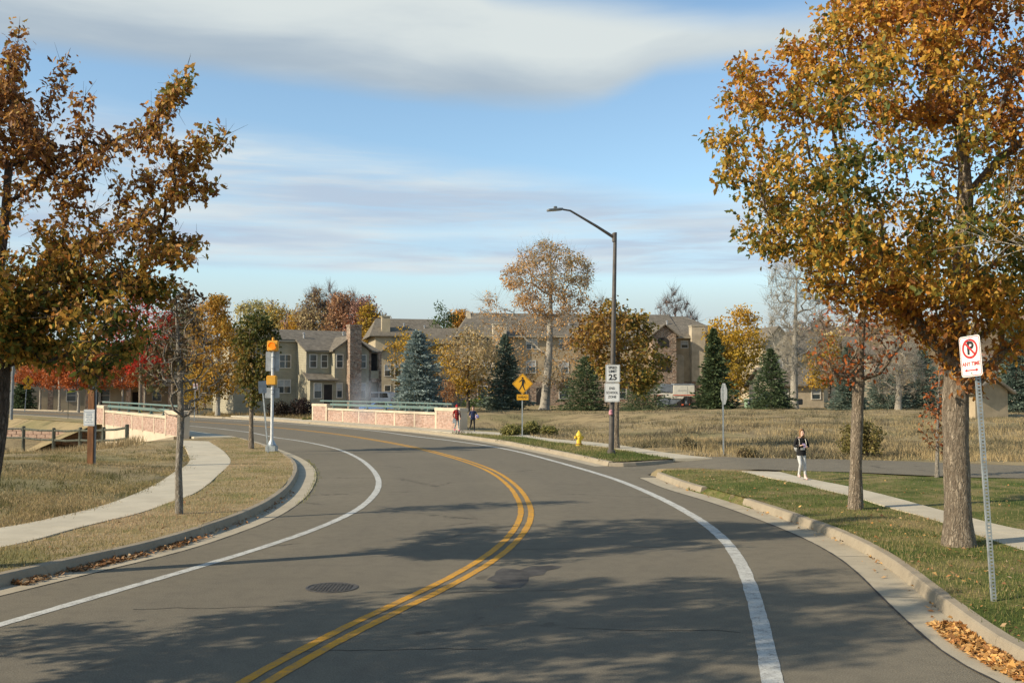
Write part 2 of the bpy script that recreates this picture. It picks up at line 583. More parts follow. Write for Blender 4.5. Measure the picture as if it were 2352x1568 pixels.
RP0 = np.array((-2.8, 58.0))             # near end of the right-hand parapet
kb = [RP0 + BD * t - BN * 2.05 for t in (24, 16, 8, 1.5)]
cf = offset(C, 5.4)
ci = nearest_i(cf, kb[0]) + 14
KR2 = spline(list(cf[ci::12][::-1]) + kb + pix([(1119.7, 1007.5), (1203.5, 1021.6), (1282.7, 1036.6), (1361.9, 1053.3), (1398, 1061)], .13), .5, 4)


def ribbon(L, R, z, nu=2, zf=None):
    n = max(len(L), len(R))
    L, R = resample(L, n), resample(R, n)
    t = np.linspace(0, 1, nu)
    xy = L[:, None] * (1 - t)[None, :, None] + R[:, None] * t[None, :, None]
    zz = np.full(xy.shape[:2], float(z)) if zf is None else zf(xy[..., 0], xy[..., 1])
    V = np.concatenate([xy, zz[..., None]], 2).reshape(-1, 3)
    i = np.arange(n - 1)[:, None] * nu + np.arange(nu - 1)[None]
    F = np.stack([i, i + 1, i + nu + 1, i + nu], -1).reshape(-1, 4)
    # keep the faces looking up
    a, b_, c_ = V[F[:, 0]], V[F[:, 1]], V[F[:, 2]]
    flip = np.cross(b_ - a, c_ - a)[:, 2] < 0
    F[flip] = F[flip][:, ::-1]
    return V, F


def struct(o):
    return tag(o, kind='structure')


# ---- asphalt: the sheet runs under the kerbs; across the junction it simply goes on
kr_all = np.concatenate([KR2[::-1][::1][::-1], KR1])           # far to near
left_edge = offset(KL, -.10)
right_edge = resample(np.concatenate([KR2, KR1]), step=.5)[::-1]
right_edge = offset(right_edge, .10)
rV, rF = ribbon(left_edge, right_edge, 0.0, 44)
_cc = C[::2]; _cn = normals(C)[::2]
_idx = np.concatenate([np.argmin(((rV[a:a + 2000, None, :2] - _cc[None]) ** 2).sum(2), 1) for a in range(0, len(rV), 2000)])
_off = ((rV[:, :2] - _cc[_idx]) * _cn[_idx]).sum(1)
# tyres have polished and darkened the wheel paths; dust lies towards the gutters
_wear = sum(np.exp(-((_off - o_) / .42) ** 2) for o_ in (-2.75, -1.05, 1.05, 2.75)) * .38 + .30 * np.exp(-((np.abs(_off) - 1.9) / .5) ** 2)
road = struct(npmesh('road', rV, rF, MT['asphalt'], col=np.repeat(np.clip(_wear, 0, 1)[:, None], 3, 1)))


def stripe(name, line, w, mat, z=.005, off=0.0):
    line = resample(line, step=.16)
    jl_, jr_ = RNG.normal(0, .004, len(line)), RNG.normal(0, .004, len(line))
    return npmesh(name, *ribbon(offset(line, off - w / 2 + jl_), offset(line, off + w / 2 + jr_), z), mat, parent=road)


stripe('yellow_stripe', C, .115, MT['yellow_line'], off=-.105)
stripe('yellow_stripe', C, .115, MT['yellow_line'], off=.105)
stripe('white_stripe', WL, .155, MT['white_line'])
stripe('white_stripe', WR, .185, MT['white_line'])
# gutter pans along the kerbs
gl = offset(KL, np.interp(arclen(KL), [0, 40, 60, 80, 300], [.5, .42, .55, .5, .5]))
npmesh('gutter_pan', *ribbon(offset(KL, -.02), gl, .004), MT['gutter'], parent=road)
npmesh('gutter_pan', *ribbon(offset(KR1, -.02), offset(KR1, .52), .004), MT['gutter'], parent=road)
npmesh('gutter_pan', *ribbon(offset(KR2, -.02), offset(KR2, .48), .004), MT['gutter'], parent=road)


# ---- kerbs in cast lengths with open joints
def kerb(line, side, seg, skip=(), hs=1.0):
    root = thing('kerb', None, None)
    struct(root)
    s = arclen(line)
    a = 0.0
    k = 0
    while a < s[-1] - .3:
        ln = seg * (0.8 + .5 * random.random())
        b_ = min(a + ln, s[-1])
        mid = .5 * (a + b_)
        pm = np.array([np.interp(mid, s, line[:, 0]), np.interp(mid, s, line[:, 1])])
        if any(np.linalg.norm(pm - np.asarray(q)[:2]) < r for q, r in skip):
            a = b_
            continue
        n = max(2, int((b_ - a) / .45) + 1)
        t = np.linspace(a + .0035, b_ - .0035, n)
        c = np.stack([np.interp(t, s, line[:, 0]), np.interp(t, s, line[:, 1])], 1)
        d = np.gradient(c, axis=0); d /= np.linalg.norm(d, axis=1)[:, None]
        nr = np.stack([d[:, 1], -d[:, 0]], 1) * side       # towards the verge
        dz = random.uniform(-.005, .005)
        prof = [(-.035, -.25), (-.035, .01), (-.008, .11), (.0, .135), (.02, .15), (.13, .155), (.15, .14), (.15, -.25)]
        V = np.concatenate([np.concatenate([c + nr * w, np.full((n, 1), (h * hs if h > 0 else h) + (dz if h > .05 else 0))], 1)[:, None] for w, h in prof], 1).reshape(-1, 3)
        m = len(prof)
        i = np.arange(n - 1)[:, None] * m + np.arange(m - 1)[None]
        F = np.stack([i, i + m, i + m + 1, i + 1], -1).reshape(-1, 4)
        if side < 0:
            F = F[:, ::-1]
        e0 = np.arange(m); e1 = (n - 1) * m + np.arange(m)
        caps = np.stack([e0 if side > 0 else e0[::-1], e1[::-1] if side > 0 else e1])
        npmesh('kerb_stone', V, [F, caps], MT['kerb'], parent=root)
        a = b_
        k += 1
    return root


i0 = nearest_i(KL, (-12, -4)); i1 = nearest_i(KL, (-30, 76))
kerb(KL[i0:i1], -1, 3.0)
kerb(KL[i1:nearest_i(KL, (-70, 110))], -1, 9.0)
gap = P(1660, 1133, .12)
i1 = nearest_i(KR1, (3.5, -3))
kerb(KR1[:i1], -1, 2.3, skip=[(gap, .9)])
kerb(KR2[nearest_i(KR2, (-60, 128)):], -1, 3.0)
kerb(spline([KR2[-1]] + pix([(1428, 1062.5), (1470, 1059.5), (1510, 1057), (1548, 1054)], .13), .4, 2), -1, 1.6, hs=.75)

# ---- pavements, slab by slab
def slabs(name, L, R, z, seg, mat, thick=.10, zf=None):
    root = struct(thing(name, None, None))
    n = max(2, int(max(arclen(L)[-1], arclen(R)[-1]) / seg))
    sub = 4
    l, r = resample(L, n * sub + 1), resample(R, n * sub + 1)
    for k in range(n):
        a, b_ = l[k * sub:k * sub + sub + 1].copy(), r[k * sub:k * sub + sub + 1].copy()
        for e in (a, b_):
            e[0] += (e[1] - e[0]) * .025; e[-1] += (e[-2] - e[-1]) * .025
        dz = random.uniform(-.004, .004)
        m = sub + 1
        zz = z + dz
        top = np.concatenate([np.concatenate([a, np.full((m, 1), zz)], 1), np.concatenate([b_, np.full((m, 1), zz)], 1)])
        if zf is not None:
            top[:, 2] = zf(top[:, 0], top[:, 1]) + dz
        bot_ = top.copy(); bot_[:, 2] -= thick
        V = np.concatenate([top, bot_])
        i = np.arange(sub)
        F = np.stack([i, m + i, m + i + 1, i + 1], 1)
        nv = 2 * m
        ring = list(range(m)) + list(range(2 * m - 1, m - 1, -1))
        S = np.array([(ring[j], ring[(j + 1) % nv], ring[(j + 1) % nv] + nv, ring[j] + nv) for j in range(nv)])
        aa, bb, cc = V[F[0, 0]], V[F[0, 1]], V[F[0, 2]]
        if np.cross(bb - aa, cc - aa)[2] < 0:
            F = F[:, ::-1]
        else:
            S = S[:, ::-1] if False else S
        npmesh('pavement_slab', V, [F, S], mat, parent=root)
    return root


LP0 = np.array((-16.35, 50.2))           # near end of the left-hand parapet
SLi = spline([(-21.5, -30), (-16.5, -10), (-11.2, 5.0)] + pix([(0, 1257.4), (113, 1227), (226.6, 1199.6), (321, 1178), (377.6, 1157), (434, 1138.5), (472, 1115.8), (502, 1089.4), (526.7, 1066.7), (528.6, 1053.5), (509.8, 1032.7), (479, 1013)], .155), .5, 3)
SLo = spline([(-23.4, -30), (-18.4, -10), (-13.0, 5.6)] + pix([(0, 1212), (113, 1189.4), (226.6, 1163), (302, 1136.6), (366.3, 1106.4), (400, 1083.7), (426.7, 1068.6), (436, 1053.5), (426.7, 1029), (413, 1011)], .155), .5, 3)
i0 = nearest_i(SLi, (-15, -4)); j0 = nearest_i(SLo, (-16.8, -4))
SLi, SLo = SLi[i0:], SLo[j0:]
slabs('pavement', SLo, SLi, .157, 1.5, MT['concrete'])
# bridge footways
bl_k = np.array([K0 + BD * t - BN * .16 for t in np.linspace(-1.5, 27, 20)])
bl_p = np.array([LP0 + BD * t + BN * .22 for t in np.linspace(-.6, 27, 20)])
slabs('pavement', bl_p, bl_k, .16, 1.5, MT['concrete'])
SRi = spline(pix([(1704, 1081.3), (1766.7, 1096.9), (1825, 1108.6), (1903, 1126), (2000, 1151.4), (2078, 1174.8), (2168, 1200), (2253.7, 1231.3), (2352, 1264.4)], .155) + [(8.1, 11), (7.2, 6), (5.2, -4), (1, -20)], .5, 3)
SRo = spline(pix([(1790, 1082.5), (1860, 1100), (1949.8, 1116.4), (2058.9, 1143.6), (2175.7, 1174.8), (2253.7, 1194.3), (2352, 1219.6)], .155) + [(9.7, 14.5), (9.3, 11), (8.5, 6), (6.6, -4), (2.5, -20)], .5, 3)
i1 = nearest_i(SRi, (5.2, -4)); j1 = nearest_i(SRo, (6.6, -4))
SRi, SRo = SRi[:i1], SRo[:j1]
slabs('pavement', SRi, SRo, .16, 1.5, MT['concrete'])
far_k = [RP0 + BD * t - BN * 1.9 for t in (40, 24, 12, 1.0)]
SFi = spline(far_k + pix([(1075, 995.5), (1112, 997), (1200, 1003.5), (1271, 1014.5), (1349, 1022), (1435, 1034), (1500, 1046), (1546.8, 1053)], .15), .5, 3)
far_p = [RP0 + BD * t - BN * .22 for t in (40, 24, 12, .2)]
SFo = spline(far_p + pix([(1100, 990), (1140, 992.8), (1200, 997.5), (1271.6, 1008), (1349, 1014), (1435.6, 1024), (1529, 1039.5), (1636, 1052)], .15), .5, 3)
slabs('pavement', SFi, SFo, .16, 1.5, MT['concrete'])

# ---- side street
st_far = spline(pix([(1388, 1064), (1440, 1060), (1500, 1056.5), (1550, 1055)], 0) + pix([(1642, 1054)], .06) + pix([(1747, 1051.9), (1942, 1055), (2136.8, 1061.6), (2352, 1069.4)], .145) + [(24, 29.5), (40, 24), (70, 12)], .5, 3)
st_near = spline(pix([(1440, 1096), (1490, 1088), (1530, 1081)], 0) + pix([(1600, 1077.5)], .06) + pix([(1669, 1076), (1723.8, 1077), (1805.6, 1081), (1953.7, 1084.2), (2148.5, 1093.5), (2352, 1099)], .145) + [(22, 24.8), (38, 19), (68, 7)], .5, 3)


def st_z(x, y):
    d = np.clip((x - 4.6) / 3.0, 0, 1)
    return -.012 + .168 * d * d * (3 - 2 * d)


_v, _f = ribbon(st_far, st_near, 0, 5, st_z)
side_street = struct(npmesh('side_street', _v, _f, MT['asphalt'], col=np.zeros((len(_v), 3))))

# ---- verges
def verge_z(base, amp=.03, f=.9):
    def fn(x, y):
        s = np.sin(x * f * 1.7 + y * f) * .5 + np.sin(x * f * .6 - y * f * 2.1 + 1.3) * .5
        return base + amp * s * .5
    return fn


KLb = offset(KL, -.12)
i0 = nearest_i(KLb, (-12, -4)); i1 = nearest_i(KLb, P(520, 1003, .15))
VL = (KLb[i0:i1], SLi)
verge_left = struct(npmesh('verge', *ribbon(*VL, 0, 8, verge_z(.148, .035)), MT['dry_lawn'], smooth=True))
KRb = offset(KR1, -.12)
i1 = nearest_i(KRb, (3.5, -3))
VR_in = np.concatenate([KRb[:i1]])
VR_out = np.concatenate([[P(1535, 1079, .15)[:2], P(1620, 1075, .15)[:2]], SRi])
VR = (VR_in, VR_out)
verge_right = struct(npmesh('verge', *ribbon(*VR, 0, 8, verge_z(.15, .04)), MT['lawn'], smooth=True))
stn = st_near[nearest_i(st_near, P(1800, 1082, .14)):]
LR = (SRo, np.concatenate([stn[: nearest_i(stn, (40, 18))], [(42, 10), (40, -4)]]))
lawn_right = struct(npmesh('lawn', *ribbon(*LR, 0, 14, verge_z(.135, .03)), MT['lawn'], smooth=True))
KFb = offset(KR2, -.12)
j0 = nearest_i(KFb, P(1060, 998, .15))
j2 = nearest_i(SFi, P(1068, 996, .15))
VF = (KFb[j0:], SFi[j2:])
kv = KL[nearest_i(KL, (-25.9, 69.2)):nearest_i(KL, (-75, 116))]
struct(npmesh('verge', *ribbon(offset(kv, -.12), offset(kv, -3.2), 0, 4, verge_z(.135, .02)), MT['dry_lawn'], smooth=True))
_o1, _o2 = resample(offset(kv, -3.1), 80), resample(offset(kv, -7.0), 80)
_ev = np.concatenate([np.concatenate([_o1, np.full((80, 1), .13)], 1), np.concatenate([_o2, np.full((80, 1), -1.6)], 1)])
_ei = np.arange(79)
struct(npmesh('embankment', _ev, np.stack([_ei, _ei + 1, _ei + 81, _ei + 80], 1), MT['field'], smooth=True))
verge_far = struct(npmesh('verge', *ribbon(*VF, 0, 5, verge_z(.15, .02)), MT['lawn'], smooth=True))


def sm0(x, y):
    q = np.stack([x.ravel(), y.ravel()], 1)
    d = np.min(np.linalg.norm(q[:, None] - offset(gseg, -.22)[None], axis=2), axis=1)
    return np.clip(d / .3, 0, 1).reshape(x.shape)


gi = nearest_i(KR1, gap)
gseg = KR1[max(0, gi - 4):gi + 5]
npmesh('soil_ramp', *ribbon(offset(gseg, .06), offset(gseg, -.25), 0, 4, lambda x, y: np.clip(.155 - .16 * sm0(x, y), .003, .155)), MT['lawn'], parent=verge_right)
# ---- terrain: one sheet to the horizon, sunk under the made ground
def poly_of(L, R):
    return np.concatenate([L, R[::-1]])


def inside(poly, x, y):
    r = np.zeros(x.shape, bool)
    n = len(poly)
    j = n - 1
    for i in range(n):
        xi, yi = poly[i]; xj, yj = poly[j]
        c = ((yi > y) != (yj > y))
        with np.errstate(divide='ignore', invalid='ignore'):
            r ^= c & (x < (xj - xi) * (y - yi) / (yj - yi + 1e-12) + xi)
        j = i
    return r


def segdist(poly, x, y, closed=True):
    d = np.full(x.shape, 1e9)
    n = len(poly)
    for i in range(n if closed else n - 1):
        a, b_ = poly[i], poly[(i + 1) % n]
        ab = b_ - a
        t = np.clip(((x - a[0]) * ab[0] + (y - a[1]) * ab[1]) / (ab @ ab + 1e-12), 0, 1)
        d = np.minimum(d, np.hypot(x - a[0] - ab[0] * t, y - a[1] - ab[1] * t))
    return d


MOUTH = resample(poly_of(st_far[st_far[:, 0] < 9.0], st_near[st_near[:, 0] < 9.0]), step=1.0)
MADE = [resample(poly_of(left_edge, right_edge), step=2.0), resample(poly_of(*[resample(q, 60) for q in VL]), step=1.2), resample(poly_of(SLo, SLi), step=1.2),
        resample(poly_of(bl_p, bl_k), step=2), resample(poly_of(*VR), step=1.2), resample(poly_of(SRi, SRo), step=1.2),
        resample(poly_of(*LR), step=2), MOUTH, resample(poly_of(SFi, SFo), step=1.5), resample(poly_of(*VF), step=1.5)]
MADE_edge_out = resample(SLo, step=1.5)


def sm(x, a, b_):
    t = np.clip((x - a) / (b_ - a), 0, 1)
    return t * t * (3 - 2 * t)


def wob(x, y):
    return (np.sin(x * .31 + 1.1) * np.cos(y * .27) + .6 * np.sin(x * .83 + y * .61) + .35 * np.sin(x * 1.9 - y * 1.3 + 2)) / 1.95


def H(x, y):
    """natural ground level"""
    x = np.asarray(x, float); y = np.asarray(y, float)
    z = .142 + 0 * x
    far = sm(y, 42, 125)
    acr = (x - LP0[0]) * BN[0] + (y - LP0[1]) * BN[1]
    right = sm(acr, 9, 24)
    z = z + (.42 * far + .13 * wob(x, y) * sm(y, 38, 52) * sm(y, 260, 160)) * right - .12 * sm(acr, -12, -25) * sm(y, 60, 75)
    # low mound left of the pavement
    dl = segdist(MADE_edge_out, x, y, False)
    left = (x < np.interp(y, [-10, 5, 15, 30, 50], [-18, -13, -9, -9, -16])) * 1.0
    z = z + left * .34 * sm(dl, .4, 5.0) * sm(y, 6, 16) * sm(y, 36, 27)
    z = z - left * .9 * sm(dl, 1.0, 6.0) * sm(y, 36, 50) * (1 + .12 * wob(x * 2, y * 2))
    # creek passing under the bridge
    mid = LP0 + BD * 13
    u = (x - mid[0]) * BD[0] + (y - mid[1]) * BD[1]
    v = (x - mid[0]) * BN[0] + (y - mid[1]) * BN[1]
    ch = sm(np.abs(u), 15, 5)
    z = z - 2.4 * ch * sm(v, .5, -2.0) * sm(v, -60, -25)
    z = z - 1.8 * sm(np.abs(u), 11, 4) * sm(v, 15.5, 18) * sm(v, 40, 24)
    # the bank beyond the side street
    z = z + .35 * sm(x, 4, 16) * sm(y, 40, 62) * sm(y, 110, 80)
    return z


def axis(a, b_, step, far, grow=1.25):
    core = list(np.arange(a, b_ + step * .5, step))
    s = step; lo = [a]; hi_ = [core[-1]]
    while lo[-1] > -far:
        s *= grow; lo.append(lo[-1] - s)
    s = step
    while hi_[-1] < far:
        s *= grow; hi_.append(hi_[-1] + s)
    return np.array(lo[1:][::-1] + core + hi_[1:])


gx = axis(-46, 46, .6, 3500)
gy = np.concatenate([[-200, -80, -40, -25], np.arange(-14, 96, .6), axis(96, 130, 1.4, 3500)[axis(96, 130, 1.4, 3500) > 96]])
X, Y = np.meshgrid(gx, gy)
Z = H(X, Y)
near = (np.abs(X) < 160) & (Y < 200)
xs, ys = X[near], Y[near]
low = np.zeros(xs.shape)
for pg in MADE:
    bb0, bb1 = pg.min(0) - 2, pg.max(0) + 2
    sel = (xs > bb0[0]) & (xs < bb1[0]) & (ys > bb0[1]) & (ys < bb1[1])
    if sel.any():
        ii = inside(pg, xs[sel], ys[sel])
        dd = segdist(pg, xs[sel], ys[sel])
        w = np.where(ii, sm(dd, .15, .75), 0)
        low[sel] = np.maximum(low[sel], w)
zz = Z[near]
# ground just outside must not rise over the made ground
Z[near] = zz * (1 - low) + (-.55) * low
union = np.zeros(xs.shape, bool)
for pg in MADE:
    union |= inside(pg, xs, ys)
zn = Z[near]
zn[union & (low < .9)] = np.minimum(zn[union & (low < .9)], .10)
rp = MADE[0]
ir = inside(rp, xs, ys)
zn[ir] = np.minimum(zn[ir], -.25)
Z[near] = zn
nx = len(gx)
V = np.stack([X, Y, Z], -1).reshape(-1, 3)
i = np.arange(len(gy) - 1)[:, None] * nx + np.arange(nx - 1)[None]
F = np.stack([i, i + 1, i + nx + 1, i + nx], -1).reshape(-1, 4)
ground = struct(npmesh('ground', V, F, MT['field'], smooth=True))


# ---- road details
mp = P(762, 1349, 0)
mh = thing('manhole_cover', 'round dark iron manhole cover set in the asphalt of the left lane', 'manhole cover', (mp[0], mp[1], .0))
MT['iron'] = M('cast_iron', (.075, .068, .058), .65, .3, 20, .4)
b = MB(); b.lathe([(.33, .001), (.33, .008), (.30, .009), (.297, .004), (.05, .0035)], 40); b.build('rim', MT['iron'], mh)
b = MB()
for a in range(-6, 7):
    for c in range(-6, 7):
        if (a * .046) ** 2 + (c * .046) ** 2 < .27 ** 2:
            b.box(a * .046 - .015, a * .046 + .015, c * .046 - .015, c * .046 + .015, .003, .012)
b.build('tread_blocks', MT['iron'], mh)
MT['dark_patch'] = M('dark_asphalt', (.065, .058, .048), .8, .3, 3.0, .4, 60)
st = P(1195, 1321, 0)
pts = []
for k in range(28):
    t = 2 * math.pi * k / 28
    r = 1 + .28 * math.sin(3 * t + 1) + .18 * math.sin(7 * t)
    pts.append((st[0] + .42 * r * math.cos(t), st[1] + .62 * r * math.sin(t) + .5 * math.cos(t), .003))
b = MB(); b.poly(pts, [tuple(range(28))]); b.build('dark_road_patch', MT['dark_patch'], road)  # irregular sheet, darker than the asphalt it lies on


# ================================================================ GRASS AND LITTER
def blades(name, pts, h, w, pal, lean=.35, hv=.5, per=1, spread=.03, mat='grass', label=None, cat='grass', bend=.4):
    """triangular blades standing on the given points"""
    n = len(pts)
    pts = np.repeat(np.asarray(pts, float), per, 0)
    n = len(pts)
    pts = pts + np.concatenate([RNG.normal(0, spread, (n, 2)), np.zeros((n, 1))], 1)
    hh = (h if not hasattr(h, '__len__') else np.repeat(h, per)) * (1 - hv / 2 + RNG.random(n) * hv)
    ang = RNG.random(n) * 2 * np.pi
    la = RNG.random(n) * 2 * np.pi
    ll = np.abs(RNG.normal(0, lean, n)) * hh
    side = np.stack([np.cos(ang), np.sin(ang), 0 * ang], 1) * (w * (.7 + .6 * RNG.random(n)))[:, None] * .5
    tip = pts + np.stack([np.cos(la) * ll, np.sin(la) * ll, hh], 1)
    base = pts - np.array((0, 0, .02))
    V = np.stack([base - side, base + side, tip], 1).reshape(-1, 3)
    F = np.arange(n * 3).reshape(-1, 3)
    pal = np.asarray(pal)
    # slow drift of colour over the ground plus blade to blade variation
    g = (np.sin(pts[:, 0] * .9 + 1) * np.cos(pts[:, 1] * .7) + np.sin(pts[:, 0] * .33 - pts[:, 1] * .45)) * .25 + .5
    t = np.clip(g + RNG.normal(0, .22, n), 0, .999) * (len(pal) - 1)
    k = t.astype(int); f = (t - k)[:, None]
    c = pal[k] * (1 - f) + pal[np.minimum(k + 1, len(pal) - 1)] * f
    c = c * (.75 + .5 * RNG.random((n, 1)))
    o = npmesh(name, V, F, MT[mat], col=np.repeat(c, 3, 0))
    return tag(o, label, cat, kind='stuff')


def scatter_ribbon(L, R, n, zf, p=(0, 1), ymax=None, pw=1.0):
    m = max(len(L), len(R))
    L, R = resample(L, m), resample(R, m)
    ln = np.linalg.norm(L - R, axis=1) + .05
    cx = np.hypot(*(.5 * (L + R)).T)
    dens = ln / np.maximum(cx, 5) ** pw
    cum = np.cumsum(dens); cum /= cum[-1]
    t = np.interp(RNG.random(n), cum, np.arange(m))
    i = np.minimum(t.astype(int), m - 2); f = (t - i)[:, None]
    a = L[i] * (1 - f) + L[i + 1] * f
    b_ = R[i] * (1 - f) + R[i + 1] * f
    s = RNG.uniform(p[0], p[1], n)[:, None]
    xy = a * (1 - s) + b_ * s
    return np.concatenate([xy, zf(xy[:, 0], xy[:, 1])[:, None]], 1)


G_GREEN = [(.055, .085, .018), (.10, .135, .03), (.16, .17, .045), (.27, .22, .09), (.34, .26, .13)]
G_DRY = [(.14, .135, .04), (.27, .215, .085), (.40, .30, .14), (.46, .33, .18), (.42, .28, .165)]
G_FIELD = [(.17, .135, .075), (.28, .22, .12), (.40, .31, .165), (.32, .245, .125), (.20, .175, .08)]
q = scatter_ribbon(*VR, 52000, verge_z(.15, .04), pw=1.3)
blades('lawn_grass', q, .048, .012, G_GREEN, .6, label='short green and straw grass on the verge by the right kerb')
q = scatter_ribbon(offset(gseg, .03), offset(gseg, -.25), 900, lambda x, y: np.clip(.155 - .16 * sm0(x, y), .003, .155))
blades('kerb_gap_grass', q, .05, .014, G_GREEN, .6, label='grass grown over the gap in the right kerb')
q = scatter_ribbon(*VL, 46000, verge_z(.148, .035), pw=1.3)
blades('lawn_grass', q, .045, .012, G_DRY, .6, label='short worn straw grass on the verge along the left kerb')
q = scatter_ribbon(LR[0], LR[1], 40000, verge_z(.135, .03), p=(0, .8), pw=1.6)
blades('lawn_grass', q, .055, .014, G_GREEN, .6, label='green lawn grass between the right pavement and the side street')
q = scatter_ribbon(*VF, 9000, verge_z(.15, .02), pw=1.0)
blades('lawn_grass', q, .07, .02, G_GREEN, .6, label='green grass strip round the yellow hydrant and lamp post')


def scatter_field(n, px, py, zfun=H, pw=1.0):
    """points on natural ground spread evenly over a patch of the view"""
    pts = []
    while len(pts) < n:
        x = RNG.uniform(*px, n); y = py[0] + (py[1] - py[0]) * RNG.random(n) ** pw
        c = np.array([P(a, b_, .2)[:2] for a, b_ in zip(x, y)])
        ok = np.ones(n, bool)
        for pg in MADE:
            ok &= ~inside(pg, c[:, 0], c[:, 1])
        ok &= ~inside(SSP, c[:, 0], c[:, 1])
        c = c[ok]
        pts.extend(np.concatenate([c, zfun(c[:, 0], c[:, 1])[:, None]], 1))
    return np.array(pts[:n])


SSP = resample(poly_of(st_far, st_near), step=1.5)
q = scatter_field(15000, (1040, 2420), (941, 1054))
patchy = np.sin(q[:, 0] * .55 + 1.3 * np.sin(q[:, 1] * .23)) + np.sin(q[:, 1] * .42 + q[:, 0] * .21) + RNG.normal(0, .6, len(q))
q = q[patchy > -.35]
d = np.hypot(q[:, 0], q[:, 1])
blades('field_grass', q, .05 + .13 * RNG.random(len(q)) ** 2, .03, G_FIELD, .8, .6, per=7, spread=.16, label='dry straw-coloured meadow grass between the road and the houses', cat='grass')
q = scatter_field(2600, (1560, 2420), (980, 1056))
patchy = np.sin(q[:, 0] * .8 + 2) + np.sin(q[:, 1] * .9 + q[:, 0] * .5) + RNG.normal(0, .5, len(q))
q = q[patchy > .1]
blades('tall_grass', q, .24, .025, [(.25, .19, .09), (.42, .32, .16), (.36, .26, .13)], .45, .6, per=8, spread=.18, label='tall tawny dead grass on the bank behind the side street', cat='grass')
q = scatter_field(11000, (-40, 470), (1012, 1215))
patchy = np.sin(q[:, 0] * 1.9 + 1.3 * np.sin(q[:, 1] * .9)) + np.sin(q[:, 1] * 1.4 + q[:, 0] * .8) + RNG.normal(0, .6, len(q))
q = q[patchy > -.3]
blades('mound_grass', q, .03 + .05 * RNG.random(len(q)) ** 2, .016, G_DRY[:4] + [(.17, .15, .07)], .8, .6, per=7, spread=.12, label='thin dry grass on the low mound left of the pavement', cat='grass')
cy_ = RNG.uniform(43, 54, 900); cx_ = np.array([A(a, 1000, b_)[0] for a, b_ in zip(RNG.uniform(-60, 320, 900), cy_)])
q = np.stack([cx_, cy_, H(cx_, cy_)], 1)
blades('creek_grass', q, .34, .03, [(.30, .22, .11), (.44, .33, .17), (.25, .19, .10)], .4, .6, per=8, spread=.15, label='tall pale reeds in front of the rail fence', cat='grass')
q = scatter_field(1300, (470, 735), (940, 958))
blades('roadside_grass', q, .55, .05, [(.33, .23, .10), (.46, .33, .15), (.20, .17, .07)], .4, .6, per=8, spread=.25, label='golden rough grass behind the road left of the brick parapet', cat='grass')


def litter(name, pts, size, pal, label, flat=.5):
    n = len(pts)
    ang = RNG.random(n) * 2 * np.pi
    s = size * (.6 + .8 * RNG.random(n))
    u = np.stack([np.cos(ang), np.sin(ang), RNG.normal(0, flat, n)], 1) * s[:, None]
    v = np.stack([-np.sin(ang), np.cos(ang), RNG.normal(0, flat, n)], 1) * (s * .6)[:, None]
    c = np.asarray(pts, float)
    lift = np.abs(RNG.normal(0, .3, n))[:, None] * s[:, None] * np.array((0, 0, 1))
    V = np.stack([c - u * .6, c + v * .5 + lift, c + u * .6, c - v * .5 + lift * .5], 1)
    zmin = c[:, 2]
    V[..., 2] = np.maximum(V[..., 2], zmin[:, None] + .002)
    F = np.arange(n * 4).reshape(-1, 4)
    F = np.concatenate([F[:, [0, 1, 2]], F[:, [0, 2, 3]]])
    pal = np.asarray(pal)
    col = pal[RNG.integers(0, len(pal), n)] * (.7 + .6 * RNG.random((n, 1)))
    return tag(npmesh(name, V.reshape(-1, 3), F, MT['litter'], col=np.repeat(col, 4, 0)), label, 'leaves', kind='stuff')


L_OR = [(.55, .30, .09), (.62, .38, .14), (.48, .24, .07), (.58, .33, .12), (.36, .17, .06)]
L_BR = [(.38, .25, .13), (.30, .17, .08), (.46, .33, .19), (.22, .11, .05), (.34, .16, .06)]


def along(line, a, b_, n, off, sig, z, prof=None):
    i, j = nearest_i(line, a), nearest_i(line, b_)
    if i > j: i, j = j, i
    seg = resample(line[i:j + 1], 200)
    nr = normals(seg)
    t = RNG.random(n)
    if prof is not None:
        t = np.interp(RNG.random(n), np.cumsum(prof) / np.sum(prof), np.linspace(0, 1, len(prof)))
    k = (t * 199).astype(int)
    o = off[0] + (off[1] - off[0]) * RNG.random(n) ** sig
    xy = seg[k] + nr[k] * o[:, None]
    return np.concatenate([xy, np.full((n, 1), z) + RNG.random((n, 1)) * .03], 1)


q = along(KR1, P(2195, 1408, .1), (5.0, 5.0), 5200, (.03, .36), 1.3, .006, prof=[.4, 1, 1.6, 2, 2, 2, 2])
litter('leaf_drift', q, .062, L_OR, 'drift of bright orange fallen leaves in the right gutter')
q = along(KL, P(-30, 1330, .1), P(430, 1222, .1), 1100, (.03, .26), 1.4, .006, prof=[.5, 1.3, .3, 1.4, 1.6, 1.2, .2, 1, .5, .2])
litter('leaf_drift', q, .06, L_BR, 'brown fallen leaves lying along the foot of the left kerb')
q = along(KL, P(430, 1222, .1), P(660, 1120, .1), 130, (.03, .2), 1.4, .006)
litter('leaf_scatter', q, .055, L_BR, 'a few brown leaves in the gutter round the bend')
q = np.concatenate([scatter_ribbon(*VR, 1700, lambda x, y: verge_z(.15, .04)(x, y) + .025, pw=1.3), scatter_ribbon(LR[0], LR[1], 1300, lambda x, y: verge_z(.135, .03)(x, y) + .03, p=(0, .6), pw=1.6)])
litter('leaf_scatter', q, .045, L_OR + L_BR + L_BR, 'scattered orange and tan leaves over the right-hand lawn')
q = scatter_ribbon(*VL, 500, lambda x, y: verge_z(.148, .035)(x, y) + .025, pw=1.2)
litter('leaf_scatter', q, .05, L_BR, 'scattered brown leaves over the left verge')
q = along(KR1, P(1560, 1100, .1), P(2195, 1408, .1), 90, (.04, .3), 2.0, .006)
